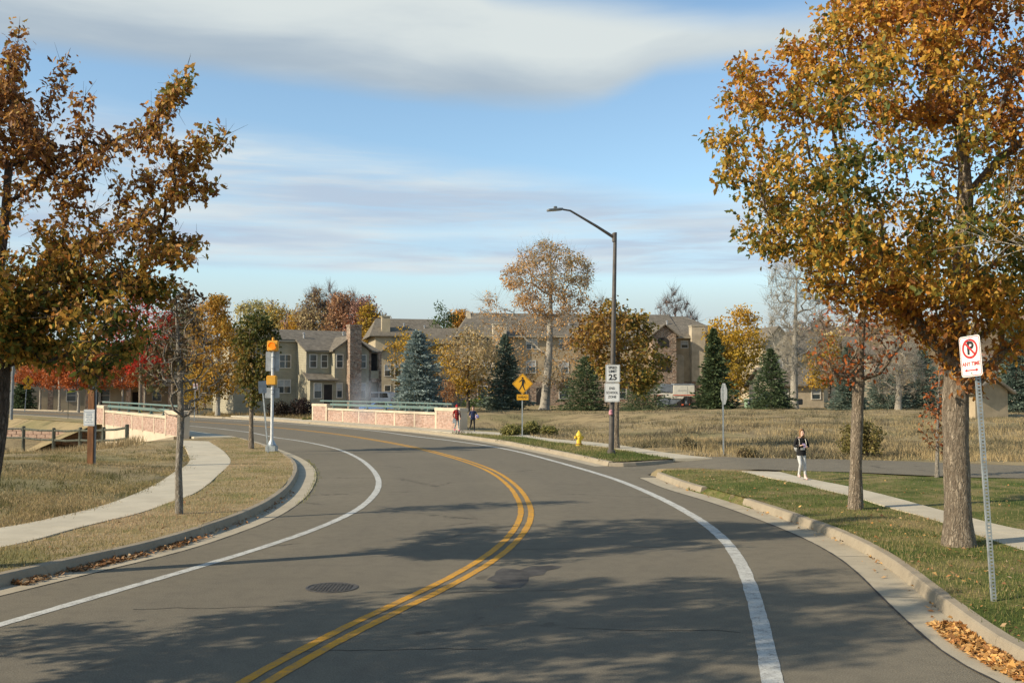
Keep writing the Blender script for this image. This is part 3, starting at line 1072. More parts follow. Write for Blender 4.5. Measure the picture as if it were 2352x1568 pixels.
litter('leaf_scatter', q, .055, L_OR + L_BR, 'loose leaves along the right kerb before the drift')
q = scatter_field(2600, (1040, 2420), (948, 1052))
patchy = np.sin(q[:, 0] * .9 + 2 * np.sin(q[:, 1] * .31)) + np.sin(q[:, 1] * .7 - q[:, 0] * .4) + RNG.normal(0, .7, len(q))
q = q[patchy > .5]
blades('field_weeds', q, .12 + .16 * RNG.random(len(q)), .03, [(.10, .085, .055), (.15, .125, .08), (.12, .115, .06), (.20, .16, .09)], .9, .6, per=26, spread=.28, label='dark dead weed clumps scattered over the meadow', cat='weeds')
q = scatter_field(900, (-40, 450), (1020, 1200))
patchy = np.sin(q[:, 0] * 2.3 + 1) + np.sin(q[:, 1] * 1.7) + RNG.normal(0, .6, len(q))
q = q[patchy > .4]
blades('mound_weeds', q, .05 + .06 * RNG.random(len(q)), .016, [(.09, .09, .03), (.13, .125, .04), (.17, .14, .07)], .9, .6, per=22, spread=.16, label='olive weed clumps scattered over the low mound', cat='weeds')
# cracks wandering across the lanes
MT['crack'] = M('dirt_filled_crack', (.05, .045, .037), .95, .3, 6)
for k_, (pa, pb) in enumerate([((900, 1360), (1330, 1352)), ((1240, 1110), (1500, 1118)), ((760, 1120), (1120, 1112)), ((1000, 1240), (1180, 1205)), ((1300, 1440), (1700, 1452)), ((300, 1400), (640, 1392)), ((1180, 1262), (1520, 1256)), ((640, 1500), (1120, 1490))]):
    a_, b_ = P(*pa)[:2], P(*pb)[:2]
    n_ = int(np.linalg.norm(b_ - a_) / .09)
    t_ = np.linspace(0, 1, n_)[:, None]
    w_ = np.cumsum(RNG.normal(0, .022, (n_, 2)), 0); w_ -= t_ * w_[-1]
    ln_ = a_ + (b_ - a_) * t_ + w_
    hw_ = .004 + .005 * RNG.random(n_)
    npmesh('road_crack', *ribbon(offset(ln_, -hw_), offset(ln_, hw_), .0036), MT['crack'], parent=road)
# tarry joint where the asphalt meets the pan, and cast joints across the pan
MT['joint'] = M('dark_open_joint', (.045, .04, .034), .95, .3, 6)
jl = resample(offset(KR1, .53), step=.18)
jw = .010 + .010 * RNG.random(len(jl))
npmesh('pan_joint', *ribbon(offset(jl, -jw), offset(jl, jw), .0065), MT['joint'], parent=road)
jl = resample(offset(KL, np.interp(arclen(KL), [0, 40, 60, 80, 300], [.5, .42, .55, .5, .5]) + .01), step=.2)
jl = jl[jl[:, 1] < 60]
jw = .006 + .007 * RNG.random(len(jl))
npmesh('pan_joint', *ribbon(offset(jl, -jw), offset(jl, jw), .0065), MT['joint'], parent=road)
s_k = arclen(KR1)
for a_ in np.arange(1.0, 34, 3.1):
    k_ = int(np.searchsorted(s_k, a_ + random.uniform(-.3, .3)))
    if k_ >= len(KR1) - 1: break
    p_, n_ = KR1[k_], normals(KR1)[k_]
    t_ = np.array((n_[1], -n_[0])) * .006
    b = MB(); b.poly([(*(p_ + n_ * .04 - t_), .0068), (*(p_ + n_ * .51 - t_), .0068), (*(p_ + n_ * .51 + t_), .0068), (*(p_ + n_ * .04 + t_), .0068)], [(0, 1, 2, 3)]); b.build('pan_joint', MT['joint'], road)
# weeds in the joint of the left pan
q = along(KL, P(620, 1150, .1), P(660, 1050, .1), 260, (.50, .62), 1.0, .0)
blades('joint_weeds', q, .06, .014, [(.14, .16, .04), (.22, .21, .06)], .6, label='weeds growing in the joint of the left gutter at the bend', cat='weeds')
q = along(KR1, P(2150, 1560, .0), (4.9, 4.5), 90, (.5, .6), 1.0, .0)
blades('joint_weeds', q, .05, .012, [(.10, .15, .03), (.18, .2, .05)], .6, label='tuft of weeds in the joint of the right gutter', cat='weeds')
# ================================================================ TREES
def px_points(poly, n, Yc, hd, rng, clump=0.0, seed=0.0, fs=.55):
    """n points through the volume whose silhouette is the outline, hd metres deep either way"""
    poly = np.asarray(poly, float)
    lo, hi_ = poly.min(0), poly.max(0)
    g = np.stack(np.meshgrid(np.linspace(lo[0], hi_[0], 24), np.linspace(lo[1], hi_[1], 24)), -1).reshape(-1, 2)
    gi = inside(poly, g[:, 0], g[:, 1])
    dmax = segdist(poly, g[gi, 0], g[gi, 1]).max() if gi.any() else 1.0
    res = []
    while len(res) < n:
        c = rng.uniform(lo, hi_, (n * 2, 2))
        c = c[inside(poly, c[:, 0], c[:, 1])]
        s = np.clip(segdist(poly, c[:, 0], c[:, 1]) / dmax, 0.02, 1)
        off = hd * np.sqrt(1 - (1 - s) ** 2) * rng.uniform(-1, 1, len(c))
        for (x, y), o_ in zip(c, off):
            p = A(x, y, Yc + o_)
            if clump:
                v = mnoise.noise(Vector(p) * fs + Vector((seed, seed * 2, 0)))
                if v < -0.12 + clump * .2 and rng.random() < clump:
                    continue
            res.append(p)
            if len(res) >= n: break
    return np.array(res)


def grow(stem, tips, bf=.35):
    """join every tip to the stem by short detours (balanced spanning tree)"""
    n0, n1 = len(stem), len(tips)
    N = n0 + n1
    pos = np.zeros((N, 3)); par = np.full(N, -1); pl = np.zeros(N)
    pos[:n0] = stem
    for i in range(1, n0):
        par[i] = i - 1
        pl[i] = pl[i - 1] + np.linalg.norm(stem[i] - stem[i - 1])
    start = max(1, int(n0 * .35))
    best = np.full(n1, 1e9); bp = np.zeros(n1, int)
    for i in range(start, n0):
        d = np.linalg.norm(tips - stem[i], axis=1) * (1 + .0) + bf * pl[i]
        # branches rise: punish joining above the tip
        d = d + np.maximum(0, stem[i][2] - tips[:, 2]) * .6
        m = d < best
        best[m] = d[m]; bp[m] = i
    done = np.zeros(n1, bool)
    for k in range(n1):
        j = int(np.argmin(np.where(done, 1e9, best)))
        done[j] = True
        i = n0 + k
        pos[i] = tips[j]; par[i] = bp[j]
        pl[i] = pl[par[i]] + np.linalg.norm(pos[i] - pos[par[i]])
        d = np.linalg.norm(tips - pos[i], axis=1) + bf * pl[i] + np.maximum(0, pos[i][2] - tips[:, 2]) * .5
        m = (d < best) & ~done
        best[m] = d[m]; bp[m] = i
    return pos, par


def refine(pos, par, n0, seg, jit, rng):
    P2, Q2, tipflag = [], [], []
    mp_ = {}
    haschild = np.zeros(len(pos), bool)
    haschild[par[par >= 0]] = True
    for i in range(len(pos)):
        if par[i] < 0:
            mp_[i] = len(P2); P2.append(pos[i]); Q2.append(-1); tipflag.append(False); continue
        a, b_ = pos[par[i]], pos[i]
        L = np.linalg.norm(b_ - a)
        n = 1 if i < n0 else int(min(6, max(1, round(L / seg))))
        prev = mp_[par[i]]
        bow = rng.normal(0, .07 * L, 3) + np.array((0, 0, .05 * L))
        for k in range(1, n + 1):
            t = k / n
            p = a + (b_ - a) * t + bow * (4 * t * (1 - t)) + (rng.normal(0, jit, 3) * min(L, seg) if k < n else 0)
            P2.append(p); Q2.append(prev); tipflag.append(k == n and not haschild[i])
            prev = len(P2) - 1
        mp_[i] = prev
    return np.array(P2), np.array(Q2), np.array(tipflag)


def frusta(p, q, r0, r1, k):
    """open tapered tubes p->q for all edges at once"""
    n = len(p)
    d = q - p
    L = np.linalg.norm(d, axis=1)[:, None] + 1e-9
    d = d / L
    ref = np.where(np.abs(d[:, 2:3]) < .9, np.array([[0, 0, 1.0]]), np.array([[1.0, 0, 0]]))
    a = np.cross(d, ref); a /= np.linalg.norm(a, axis=1)[:, None]
    c = np.cross(d, a)
    t = np.arange(k) * 2 * np.pi / k
    ring = a[:, None] * np.cos(t)[None, :, None] + c[:, None] * np.sin(t)[None, :, None]
    p2 = p - d * np.minimum(r0, L[:, 0] * .3)[:, None]
    V = np.concatenate([p2[:, None] + ring * r0[:, None, None], q[:, None] + ring * r1[:, None, None]], 1)
    b_ = np.arange(n)[:, None] * 2 * k
    j = np.arange(k)[None]
    F = np.stack([b_ + j, b_ + k + j, b_ + k + (j + 1) % k, b_ + (j + 1) % k], -1).reshape(-1, 4)
    return V.reshape(-1, 3), F


def join(parts):
    Vs, Fs, o_ = [], [], 0
    for V, F in parts:
        Vs.append(V); Fs.append(F + o_); o_ += len(V)
    return np.concatenate(Vs), np.concatenate(Fs)


LEAF_LOBED = np.array([(0, 0, 0), (.12, .22, .02), (.27, .38, .09), (.18, .54, .04), (.29, .76, .10), (.15, .90, .03), (0, 1.12, -.08),
                       (-.13, .86, .03), (-.27, .69, .10), (-.18, .49, .04), (-.28, .32, .09), (-.11, .20, .02)])
LEAF_LOBED_F = np.array([(0, 1, 11), (1, 2, 3), (11, 9, 10), (1, 3, 9), (1, 9, 11), (3, 4, 5), (9, 7, 8), (3, 5, 7), (3, 7, 9), (5, 6, 7)])
LEAF_PLAIN = np.array([(0, 0, 0), (.34, .45, .08), (0, 1.0, -.04), (-.34, .45, .08)])
LEAF_PLAIN_F = np.array([(0, 1, 2), (0, 2, 3)])


def leaves(name, anchors, n, spread, size, pal, parent, rng, shape='plain', droop=.35, cseed=0.0, cscale=.5, cmix=.25, mat='leaf', out=None, svar=.5):
    T, TF = (LEAF_LOBED, LEAF_LOBED_F) if shape == 'lobed' else (LEAF_PLAIN, LEAF_PLAIN_F)
    k = rng.integers(0, len(anchors), n)
    c = anchors[k] + np.clip(rng.normal(0, 1, (n, 3)), -1.7, 1.7) * (np.asarray(spread) * np.array((1, 1, .8)))
    # leaf axis: outwards and hanging
    ax = rng.normal(0, 1, (n, 3)) + np.array((0, 0, -droop * 2))
    ax /= np.linalg.norm(ax, axis=1)[:, None]
    nm = rng.normal(0, 1, (n, 3)) + np.array((0, 0, .7))
    sx = np.cross(ax, nm); sx /= np.linalg.norm(sx, axis=1)[:, None] + 1e-9
    nz = np.cross(sx, ax)
    s = size * (1 - svar / 2 + svar * rng.random(n))
    V = (c[:, None] + s[:, None, None] * (T[None, :, 0:1] * sx[:, None] + T[None, :, 1:2] * ax[:, None] + T[None, :, 2:3] * nz[:, None]))
    m = len(T)
    F = (np.arange(n)[:, None, None] * m + TF[None]).reshape(-1, 3)
    pal = np.asarray(pal, float)
    ck = anchors * cscale + cseed
    g = .5 + .28 * (np.sin(ck[:, 0] * 2.1 + ck[:, 2]) * np.cos(ck[:, 1] * 1.7 - ck[:, 2] * 1.3) + .8 * np.sin(ck[:, 2] * 2.3 + ck[:, 0] * .7))
    t = np.clip(g[k] + rng.normal(0, cmix, n), 0, .999) * (len(pal) - 1)
    ti = t.astype(int); f = (t - ti)[:, None]
    col = pal[ti] * (1 - f) + pal[np.minimum(ti + 1, len(pal) - 1)] * f
    col *= (.7 + .6 * rng.random((n, 1)))
    return tag(npmesh(name, V.reshape(-1, 3), F, MT[mat], parent=parent, col=np.repeat(col, m, 0)), kind='stuff')


def tree(name, label, base, stem, polys, Yc, hd, ntips, trunk_r, nleaf, lsize, pal, barkm='bark', group=None, shape='plain', spread=.16,
         tip_r=.006, seed=1, clump=.0, bf=.3, extra=None, seg=.5, jit=.06, leaf_share=1.0, droop=.35, stem_r=None, cmix=.25, cat='tree', flare=1.3, fs=.55, cscale=.5, svar=.5, twigs=None):
    """stem: list of points (world) from the foot up; polys: outlines (pixel polygons, share of tips, share of leaves)"""
    rng = np.random.default_rng(seed)
    base = np.asarray(base, float)
    root = thing(name, label, cat, tuple(base), 0, group)
    st_ = resample(np.asarray(stem, float), max(6, int(arclen(np.asarray(stem, float))[-1] / .35)))
    tl, wl = [], []
    for (pg, sh, ls) in polys:
        t = px_points(pg, max(3, int(ntips * sh)), Yc, hd, rng, clump, seed * 1.7, fs)
        tl.append(t); wl.append(np.full(len(t), ls))
    if extra is not None:
        tl.append(np.asarray(extra)); wl.append(np.full(len(extra), 1.0))
    tips = np.concatenate(tl); w = np.concatenate(wl)
    pos, par = grow(st_, tips, bf)
    p, q, tf = refine(pos, par, len(st_), seg, jit, rng)
    e = math.log(max(3, tf.sum())) / math.log(trunk_r / tip_r)
    acc = np.zeros(len(p))
    acc[tf] = tip_r ** e
    for i in range(len(p) - 1, 0, -1):
        if acc[i] == 0: acc[i] = tip_r ** e * .6
        if q[i] >= 0: acc[q[i]] += acc[i]
    r = np.minimum(acc ** (1 / e), trunk_r * 1.02)
    ns = len(st_)
    if stem_r is not None:
        r[:ns] = np.maximum(r[:ns], np.linspace(stem_r[0], stem_r[1], ns))
    local = p - base
    ch = np.arange(1, len(p))
    pa = q[1:]
    trunk_e = ch < ns
    # trunk as one smooth tube with a flared, slightly lumpy foot
    tp = local[:ns]; trr = r[:ns].copy()
    trr[0] *= flare; trr[1] *= 1 + (flare - 1) * .35
    if base[2] is not None:
        tp[0][2] -= .08
    k = 14
    b_ = MB(); b_.tube([tuple(x) for x in tp], [float(x) * (1 + .04 * math.sin(i_ * 2.3 + seed)) for i_, x in enumerate(trr)], k)
    b_.build('trunk', MT[barkm], root, smooth=True)
    parts = []
    be = ~trunk_e
    ru = r[pa]; rv = r[ch]
    # a branch starts no thicker than a bit more than its own size
    ru = np.minimum(ru, rv * 1.35)
    for lo_, hi_, kk in ((0, tip_r * 1.6, 3), (tip_r * 1.6, tip_r * 5, 4), (tip_r * 5, 9, 7)):
        m = be & (rv >= lo_) & (rv < hi_)
        if m.any():
            parts.append(frusta(local[pa[m]], local[ch[m]], ru[m], rv[m], kk))
    if parts:
        V_, F_ = join(parts)
        tag(npmesh('branches', V_, F_, MT[barkm], parent=root, smooth=True), kind='stuff')
    if twigs:
        tipi = np.where(tf)[0]
        dirn = p[tipi] - p[q[tipi]]
        dirn /= np.linalg.norm(dirn, axis=1)[:, None] + 1e-9
        k_ = rng.integers(0, len(tipi), twigs[0])
        o_ = local[tipi[k_]] - dirn[k_] * (rng.random((twigs[0], 1)) * twigs[1] * .8)
        d_ = dirn[k_] * .8 + rng.normal(0, .55, (twigs[0], 3)) + np.array((0, 0, twigs[3]))
        d_ /= np.linalg.norm(d_, axis=1)[:, None]
        L_ = twigs[1] * (.4 + .9 * rng.random(twigs[0]))
        V_, F_ = frusta(o_, o_ + d_ * L_[:, None], np.full(twigs[0], twigs[2]), np.full(twigs[0], twigs[2] * .3), 3)
        tag(npmesh('twigs', V_, F_, MT[barkm], parent=root), kind='stuff')
    if nleaf:
        prob = w / w.sum()
        idx = rng.choice(len(tips), min(len(tips), max(4, int(len(tips) * leaf_share))), replace=False, p=prob)
        anc = tips[idx] - base
        # leaves also sit along the twig behind the tip
        order = {tuple(np.round(x, 5)): i_ for i_, x in enumerate(p)}
        back = []
        for x in tips[idx]:
            i_ = order.get(tuple(np.round(x, 5)))
            if i_ is not None and q[i_] >= 0:
                pv = p[q[i_]]
                Lb = np.linalg.norm(pv - x)
                back.append(x + (pv - x) * min(1.0, .45 / (Lb + 1e-6)) - base)
            else:
                back.append(x - base)
        back = np.array(back)
        anc2 = np.concatenate([anc, anc * .5 + back * .5, back * .8 + anc * .2])
        leaves('crown', anc2, nleaf, spread, lsize, pal, root, rng, shape, droop, cseed=seed * .77, cmix=cmix, cscale=cscale, svar=svar)
    return root


def ell(cx, cy, rx, ry, k=22, wob_=.10, seed=0):
    r = np.random.default_rng(seed + int(cx * 7 + cy))
    a = r.random(4) * 6.28
    res = []
    for i in range(k):
        t = 2 * math.pi * i / k
        s = 1 + wob_ * (math.sin(3 * t + a[0]) + .7 * math.sin(5 * t + a[1]) + .5 * math.sin(8 * t + a[2]))
        res.append((cx + rx * s * math.cos(t), cy + ry * s * math.sin(t)))
    return res


OAK = [(.07, .095, .02), (.16, .17, .03), (.30, .22, .04), (.46, .28, .05), (.56, .29, .055), (.38, .16, .04), (.50, .28, .09), (.20, .09, .035)]
OAK_GOLD = [(.06, .09, .022), (.20, .19, .04), (.46, .30, .05), (.60, .33, .045), (.54, .24, .04), (.38, .15, .04), (.24, .10, .035)]
GOLD = [(.28, .20, .03), (.50, .32, .035), (.60, .36, .04), (.46, .25, .04)]
RUST = [(.34, .08, .025), (.47, .14, .03), (.42, .10, .025), (.33, .13, .04)]
RED = [(.45, .035, .018), (.58, .06, .025), (.32, .03, .018)]
MAROON = [(.32, .17, .14), (.39, .22, .17), (.44, .27, .20)]
TAN = [(.44, .34, .18), (.50, .40, .19), (.40, .31, .18)]
YELLOWGREEN = [(.36, .34, .14), (.56, .47, .18), (.62, .50, .17), (.46, .40, .17)]
PEACH = [(.56, .33, .13), (.62, .38, .15), (.48, .26, .09)]
BROWN = [(.10, .065, .03), (.15, .095, .04), (.12, .085, .045)]
GREEN = [(.03, .06, .015), (.06, .10, .025), (.09, .13, .03)]


def spray(p0, p1, Y, n=9, jit=.10, seed=0):
    r = np.random.default_rng(seed)
    res = []
    for k in range(n):
        t = k / (n - 1)
        res.append(A(p0[0] + (p1[0] - p0[0]) * t, p0[1] + (p1[1] - p0[1]) * t, Y) + r.normal(0, jit * (1 - .7 * t), 3))
    return res


# ---- the oak leaning in from the left
Yd = 13.3
base = np.array((-7.12, Yd, .14))
shoots = []
for k_, (a_, b_, dy) in enumerate([((15, 300), (42, 60), 0), ((20, 200), (36, 110), .2), ((95, 300), (152, 145), .3), ((170, 400), (192, 215), -.3), ((330, 330), (428, 168), 0), ((370, 260), (415, 190), .1),
                     ((400, 420), (522, 308), .2), ((400, 390), (480, 300), -.2), ((400, 450), (496, 425), 0), ((370, 560), (457, 560), .3), ((350, 580), (440, 590), -.2), ((320, 640), (400, 655), 0), ((300, 660), (385, 690), .3)]):
    shoots += spray(a_, b_, Yd + dy, 8, .05, k_)
poly = [(-420, 500), (-380, 250), (-200, 90), (-80, 150), (-20, 190), (20, 210), (75, 230), (120, 290), (128, 400), (150, 420), (175, 360), (230, 310), (300, 285), (360, 270), (385, 300), (400, 340), (425, 400), (415, 470), (390, 520), (370, 560), (345, 600), (330, 660), (352, 720), (345, 770), (300, 810), (255, 830), (235, 868), (195, 880), (160, 855), (110, 840), (60, 800), (0, 820), (-120, 800), (-300, 700)]
stem = [base, A(-30, 1140, Yd), A(-8, 1000, Yd), A(2, 860, Yd), A(-10, 700, Yd), A(10, 520, Yd), A(20, 380, Yd)]
tree('oak_tree', 'brown and olive leaved oak leaning over the pavement, long leafy shoots reaching up', base, stem, [(poly, .8, 1), ([(-60, 620), (320, 620), (350, 760), (300, 812), (255, 835), (235, 868), (195, 884), (150, 865), (100, 845), (50, 815), (0, 825), (-80, 780)], .42, 1)], Yd, 1.45, 560, .13, 30000, .082, OAK, 'bark_dark', shape='lobed', spread=.085, seed=3, clump=.85, svar=.8, twigs=(1500, .3, .004, .2),
     extra=np.array(shoots), bf=.25, fs=.9, seg=.4)

# ---- the half-bare young oak by the pavement
b0 = P(412, 1180, .15); Yd = b0[1]
stem = [b0, A(410, 1080, Yd), A(416, 960, Yd), A(414, 880, Yd), A(410, 800, Yd), A(406, 730, Yd), A(402, 680, Yd)]
poly = [(335, 790), (350, 720), (385, 665), (430, 660), (455, 700), (480, 730), (480, 790), (505, 820), (500, 870), (470, 900), (445, 955), (395, 950), (365, 900), (335, 860)]
low = spray((425, 955), (530, 845), Yd, 7, .03, 5) + spray((440, 935), (520, 880), Yd - .2, 5, .03, 6) + spray((405, 955), (350, 935), Yd, 5, .03, 7)
t_bare = tree('oak_tree', 'half-bare young oak with rough grey trunk between the pavement and left kerb', b0, stem, [(poly, 1, 1)], Yd, .7, 300, .064, 0, .08, BROWN, 'bark_grey', shape='lobed', seed=5, bf=.15, extra=np.array(low), tip_r=.008, twigs=(450, .16, .004, .1), seg=.18, jit=.16, flare=1.25)
anc = np.array([A(x, y, Yd + dy) for x, y, dy in [(420, 668, 0), (438, 680, .1), (405, 690, -.1), (430, 700, .2), (375, 800, .2), (390, 815, 0), (350, 795, -.2), (410, 820, .1), (425, 835, -.1), (335, 855, .1), (345, 870, .2), (362, 885, 0), (440, 735, .2), (395, 745, .1), (450, 770, 0), (370, 840, .2), (400, 770, .3)]]) - b0
leaves('crown', anc, 820, .13, .105, BROWN + [(.16, .15, .06), (.12, .13, .05)], t_bare, np.random.default_rng(4), 'lobed')

# ---- the big gold oak on the right
b0 = P(2202, 1252, .15); Yd = b0[1]
poly = [(1628, 310), (1648, 240), (1690, 135), (1745, 145), (1765, 115), (1832, 68), (1862, 110), (1890, 20), (1960, -40), (2050, -250), (2300, -420), (2600, -380), (2800, -100), (2850, 250), (2780, 550), (2600, 720), (2420, 800), (2340, 740), (2285, 750), (2255, 770), (2215, 800), (2170, 810), (2120, 780), (2080, 740), (2010, 735), (1955, 700), (1905, 690), (1855, 640), (1810, 600), (1765, 590), (1740, 620), (1722, 545), (1682, 500), (1652, 400)]
stem = [b0, A(2198, 1100, Yd), A(2194, 950, Yd), A(2196, 830, Yd), A(2200, 700, Yd), A(2212, 560, Yd), A(2218, 420, Yd), A(2205, 280, Yd)]
limbs = spray((2185, 830), (2060, 690), Yd - .1, 5, .02, 1) + spray((2060, 690), (1900, 560), Yd - .5, 5, .05, 2) + spray((2230, 885), (2420, 700), Yd + .3, 6, .02, 3) + spray((2235, 860), (2360, 770), Yd - .4, 5, .03, 8)
tree('oak_tree', 'large gold and green leaved oak with thick grey trunk behind the parking sign', b0, stem, [(poly, 1, 1)], Yd, 3.0, 1400, .19, 76000, .09, OAK_GOLD, 'bark', shape='lobed', spread=.125, cmix=.2, seed=8, clump=.65, svar=.9, extra=np.array(limbs), bf=.3, stem_r=(.20, .05), fs=.6)

# ---- its neighbour with few leaves
b0 = P(1965, 1168, .15); Yd = b0[1]
stem = [b0, A(1966, 1050, Yd), A(1970, 930, Yd), A(1976, 800, Yd), A(1980, 740, Yd), A(1985, 690, Yd)]
poly = [(1870, 740), (1890, 690), (1960, 670), (2040, 680), (2090, 720), (2080, 800), (2040, 850), (1960, 880), (1890, 870), (1860, 800)]
tree('oak_tree', 'slim oak with sparse rust leaves on spreading dark branches beside the right pavement', b0, stem, [(poly, 1, 1)], Yd, 1.0, 150, .115, 620, .09, PEACH[:1] + RUST + [(.35, .22, .08)], 'bark', shape='lobed', spread=.10, seed=12, bf=.15, stem_r=(.125, .06), tip_r=.009, seg=.3, jit=.12, twigs=(700, .35, .005, .1))

# ---- sapling on the lawn
b0 = P(2152, 1095, .14); Yd = b0[1]
stem = [b0, A(2153, 1000, Yd), A(2156, 900, Yd), A(2158, 850, Yd)]
tree('sapling', 'thin sapling with curled brown leaves on the lawn by the side street', b0, stem, [([(2125, 900), (2140, 850), (2175, 845), (2190, 900), (2185, 960), (2170, 1040), (2140, 1040), (2115, 980)], 1, 1)], Yd, .35, 70, .045, 420, .10, RUST + BROWN, 'bark_grey', shape='lobed', spread=.06, seed=14, stem_r=(.05, .012), tip_r=.004)

# ---- bare tree whose twigs reach in from beyond the right edge of the lawn
b0 = np.array((10.9, 11.0, .14))
Yd = 11.0
stem = [b0, b0 + (.1, .1, 1.4), b0 + (-.1, 0, 2.6), b0 + (-.2, 0, 4.0), b0 + (-.1, .1, 5.6)]
tree('bare_tree', 'leafless pale-twigged tree reaching its thin twigs in front of the gold oak', b0, stem, [([(2240, 470), (2270, 420), (2600, 250), (3300, 100), (3800, 500), (3600, 900), (2800, 760), (2300, 620)], 1, 1)], Yd, 1.4, 260, .10, 0, .1, TAN, 'bark_pale', seed=16, bf=.1, tip_r=.006, twigs=(900, .5, .004, .0))

# ---- street trees on the left verge out of the picture that shade the road
for k_, (x, y, h_, r_) in enumerate([(-8.9, 6.4, 8.0, 2.8), (-11.4, .6, 7.4, 2.3), (-13.8, -5.0, 7.2, 2.3)]):
    b0 = np.array((x, y, .14))
    rng_ = np.random.default_rng(50 + k_)
    stem = [b0, b0 + (.05, 0, 1.6), b0 + (0, .05, 3.4), b0 + (.05, 0, 5.6)]
    c0 = b0 + np.array((0, 0, h_ * .62))
    tips = rng_.normal(0, 1, (430, 3)); tips /= np.linalg.norm(tips, axis=1)[:, None]
    tips = c0 + tips * (rng_.random((430, 1)) ** .45) * np.array((r_, r_, h_ * .40))
    tips = np.array([t_ for t_ in tips if mnoise.noise(Vector(t_) * .8 + Vector((k_ * 5.0, 0, 0))) > -.12])
    tree('oak_tree', ['first', 'second', 'third'][k_] + ' street oak back along the left verge from the leaning oak', b0, stem, [([(0, 0), (1, 0), (1, 1)], 0, 0)] if False else [], y, 1, 0, .11, 20000, .12, OAK, 'bark_dark', shape='plain', spread=.14, seed=60 + k_, extra=tips, group='street oaks along the left verge')

# ---- round-headed oak by the bridge end
b0 = P(577, 1031, .15); Yd = b0[1]
stem = [b0, A(577, 960, Yd), A(578, 900, Yd), A(582, 820, Yd), A(585, 760, Yd)]
poly = [(540, 790), (552, 735), (580, 712), (612, 725), (632, 752), (634, 800), (628, 850), (612, 890), (596, 925), (572, 930), (556, 890), (542, 850)]
tree('oak_tree', 'round-headed green and bronze oak beside the flashing beacon pole', b0, stem, [(poly, 1, 1)], Yd, .9, 190, .085, 4200, .14, [(.04, .06, .015), (.09, .10, .02), (.17, .13, .03), (.28, .17, .04)], 'bark', spread=.13, seed=18, clump=.3, stem_r=(.095, .04))
# ---- maple behind the lamp post
b0 = P(1415, 1029, .15); Yd = b0[1]
stem = [b0, A(1415, 960, Yd), A(1416, 890, Yd), A(1420, 820, Yd), A(1424, 740, Yd)]
poly = [(1318, 780), (1330, 735), (1360, 700), (1400, 690), (1450, 695), (1478, 715), (1490, 745), (1530, 790), (1541, 830), (1530, 868), (1500, 880), (1470, 905), (1440, 890), (1400, 880), (1370, 840), (1335, 820)]
tree('oak_tree', 'olive and amber leaved oak standing right behind the tall lamp post', b0, stem, [(poly, 1, 1)], Yd, 1.7, 300, .12, 5200, .16, [(.05, .065, .015), (.14, .13, .025), (.28, .20, .04), (.38, .22, .05), (.22, .11, .03)], 'bark', spread=.15, seed=20, clump=.5, stem_r=(.125, .05))


# ---- trees farther off
def far_tree(name, label, px, pby, ptop, rx, z, pal, nleaf, lsize, barkm, ntips=90, trunk=.14, low=.25, group=None, spread=.3, seed=0, clump=.2, Y=None, shape=None, tip=.012, bf=.3, hd=None, twigs=None):
    b_ = P(px, pby, z) if Y is None else A(px, pby, Y)
    if Y is not None: b_[2] = H(b_[0], b_[1]).item() - .05
    Yd_ = b_[1]
    pb_y = pby
    hgt = pby - ptop
    cy = ptop + hgt * (1 - low) / 2; ry = hgt * (1 - low) / 2
    pg = shape or ell(px, cy, rx, ry, seed=seed)
    st_ = [b_, A(px + 1, pby - hgt * .3, Yd_), A(px - 1, pby - hgt * .6, Yd_), A(px, ptop + hgt * .12, Yd_)]
    hd_ = hd or rx / FPX * Yd_ * .9
    return tree(name, label, b_, st_, [(pg, 1, 1)], Yd_, hd_, ntips, trunk, nleaf, lsize, pal, barkm, group, spread=spread, seed=seed + 100, clump=clump, tip_r=tip, seg=1.2, bf=bf, fs=.25, cscale=.2, twigs=twigs)


# orange and bronze pair left of the beacon
far_tree('oak_tree', 'amber leaved tree with bare grey trunk beyond the road, behind the round-headed oak', 500, 952, 688, 72, .2, [(.27, .17, .03), (.44, .25, .04), (.52, .28, .045), (.18, .15, .03)], 8200, .25, 'bark_pale', 150, .2, .14, seed=1, spread=.32, clump=.4)
far_tree('ash_tree', 'low golden tree beside the small parking sign across the road', 452, 948, 832, 42, .2, GOLD, 2200, .22, 'bark', 70, .09, .1, seed=2, spread=.3)
far_tree('pine_tree_crown', 'dark green tree between the red maple and the amber tree', 392, 940, 690, 46, .2, [(.04, .05, .02), (.07, .08, .03), (.12, .09, .04)], 3200, .26, 'bark', 90, .16, .3, seed=3, spread=.4) if False else None
far_tree('maple_tree', 'crimson leaved maple glowing behind the leaning oak', 322, 938, 668, 78, .3, RED + [(.5, .1, .05)], 4200, .30, 'bark', 120, .17, .30, seed=4, spread=.38, Y=104)
far_tree('evergreen_tree', 'dull green tree behind the half-bare oak', 396, 938, 702, 40, .3, [(.05, .065, .02), (.08, .10, .035), (.16, .11, .05)], 3000, .28, 'bark', 90, .16, .3, seed=5, spread=.36, Y=112)
for k_, (px, by, lean) in enumerate([(136, 942, 0), (180, 945, 4), (228, 941, 0), (281, 938, 3), (332, 936, 0), (92, 940, 2)]):
    tr = far_tree('pear_tree', 'burnt-orange street tree ' + ['left of the pet waste post', 'just left of the white pet notice', 'right of the pet waste post', 'above the middle of the left parapet', 'above the near end of the left parapet', 'beside the distant pedestrian sign'][k_], px, by, 796 + (k_ % 3) * 8, 58, .15, RUST, 4600, .24, 'bark_pale', 80, .13, .40, seed=20 + k_, spread=.34, group='row of burnt-orange street trees across the far road', clump=.2)
far_tree('birch_tree', 'pale trunked thin tree beyond the road near the far lamp post', 8, 935, 780, 40, .2, TAN, 260, .2, 'bark_pale', 90, .15, .3, seed=31)

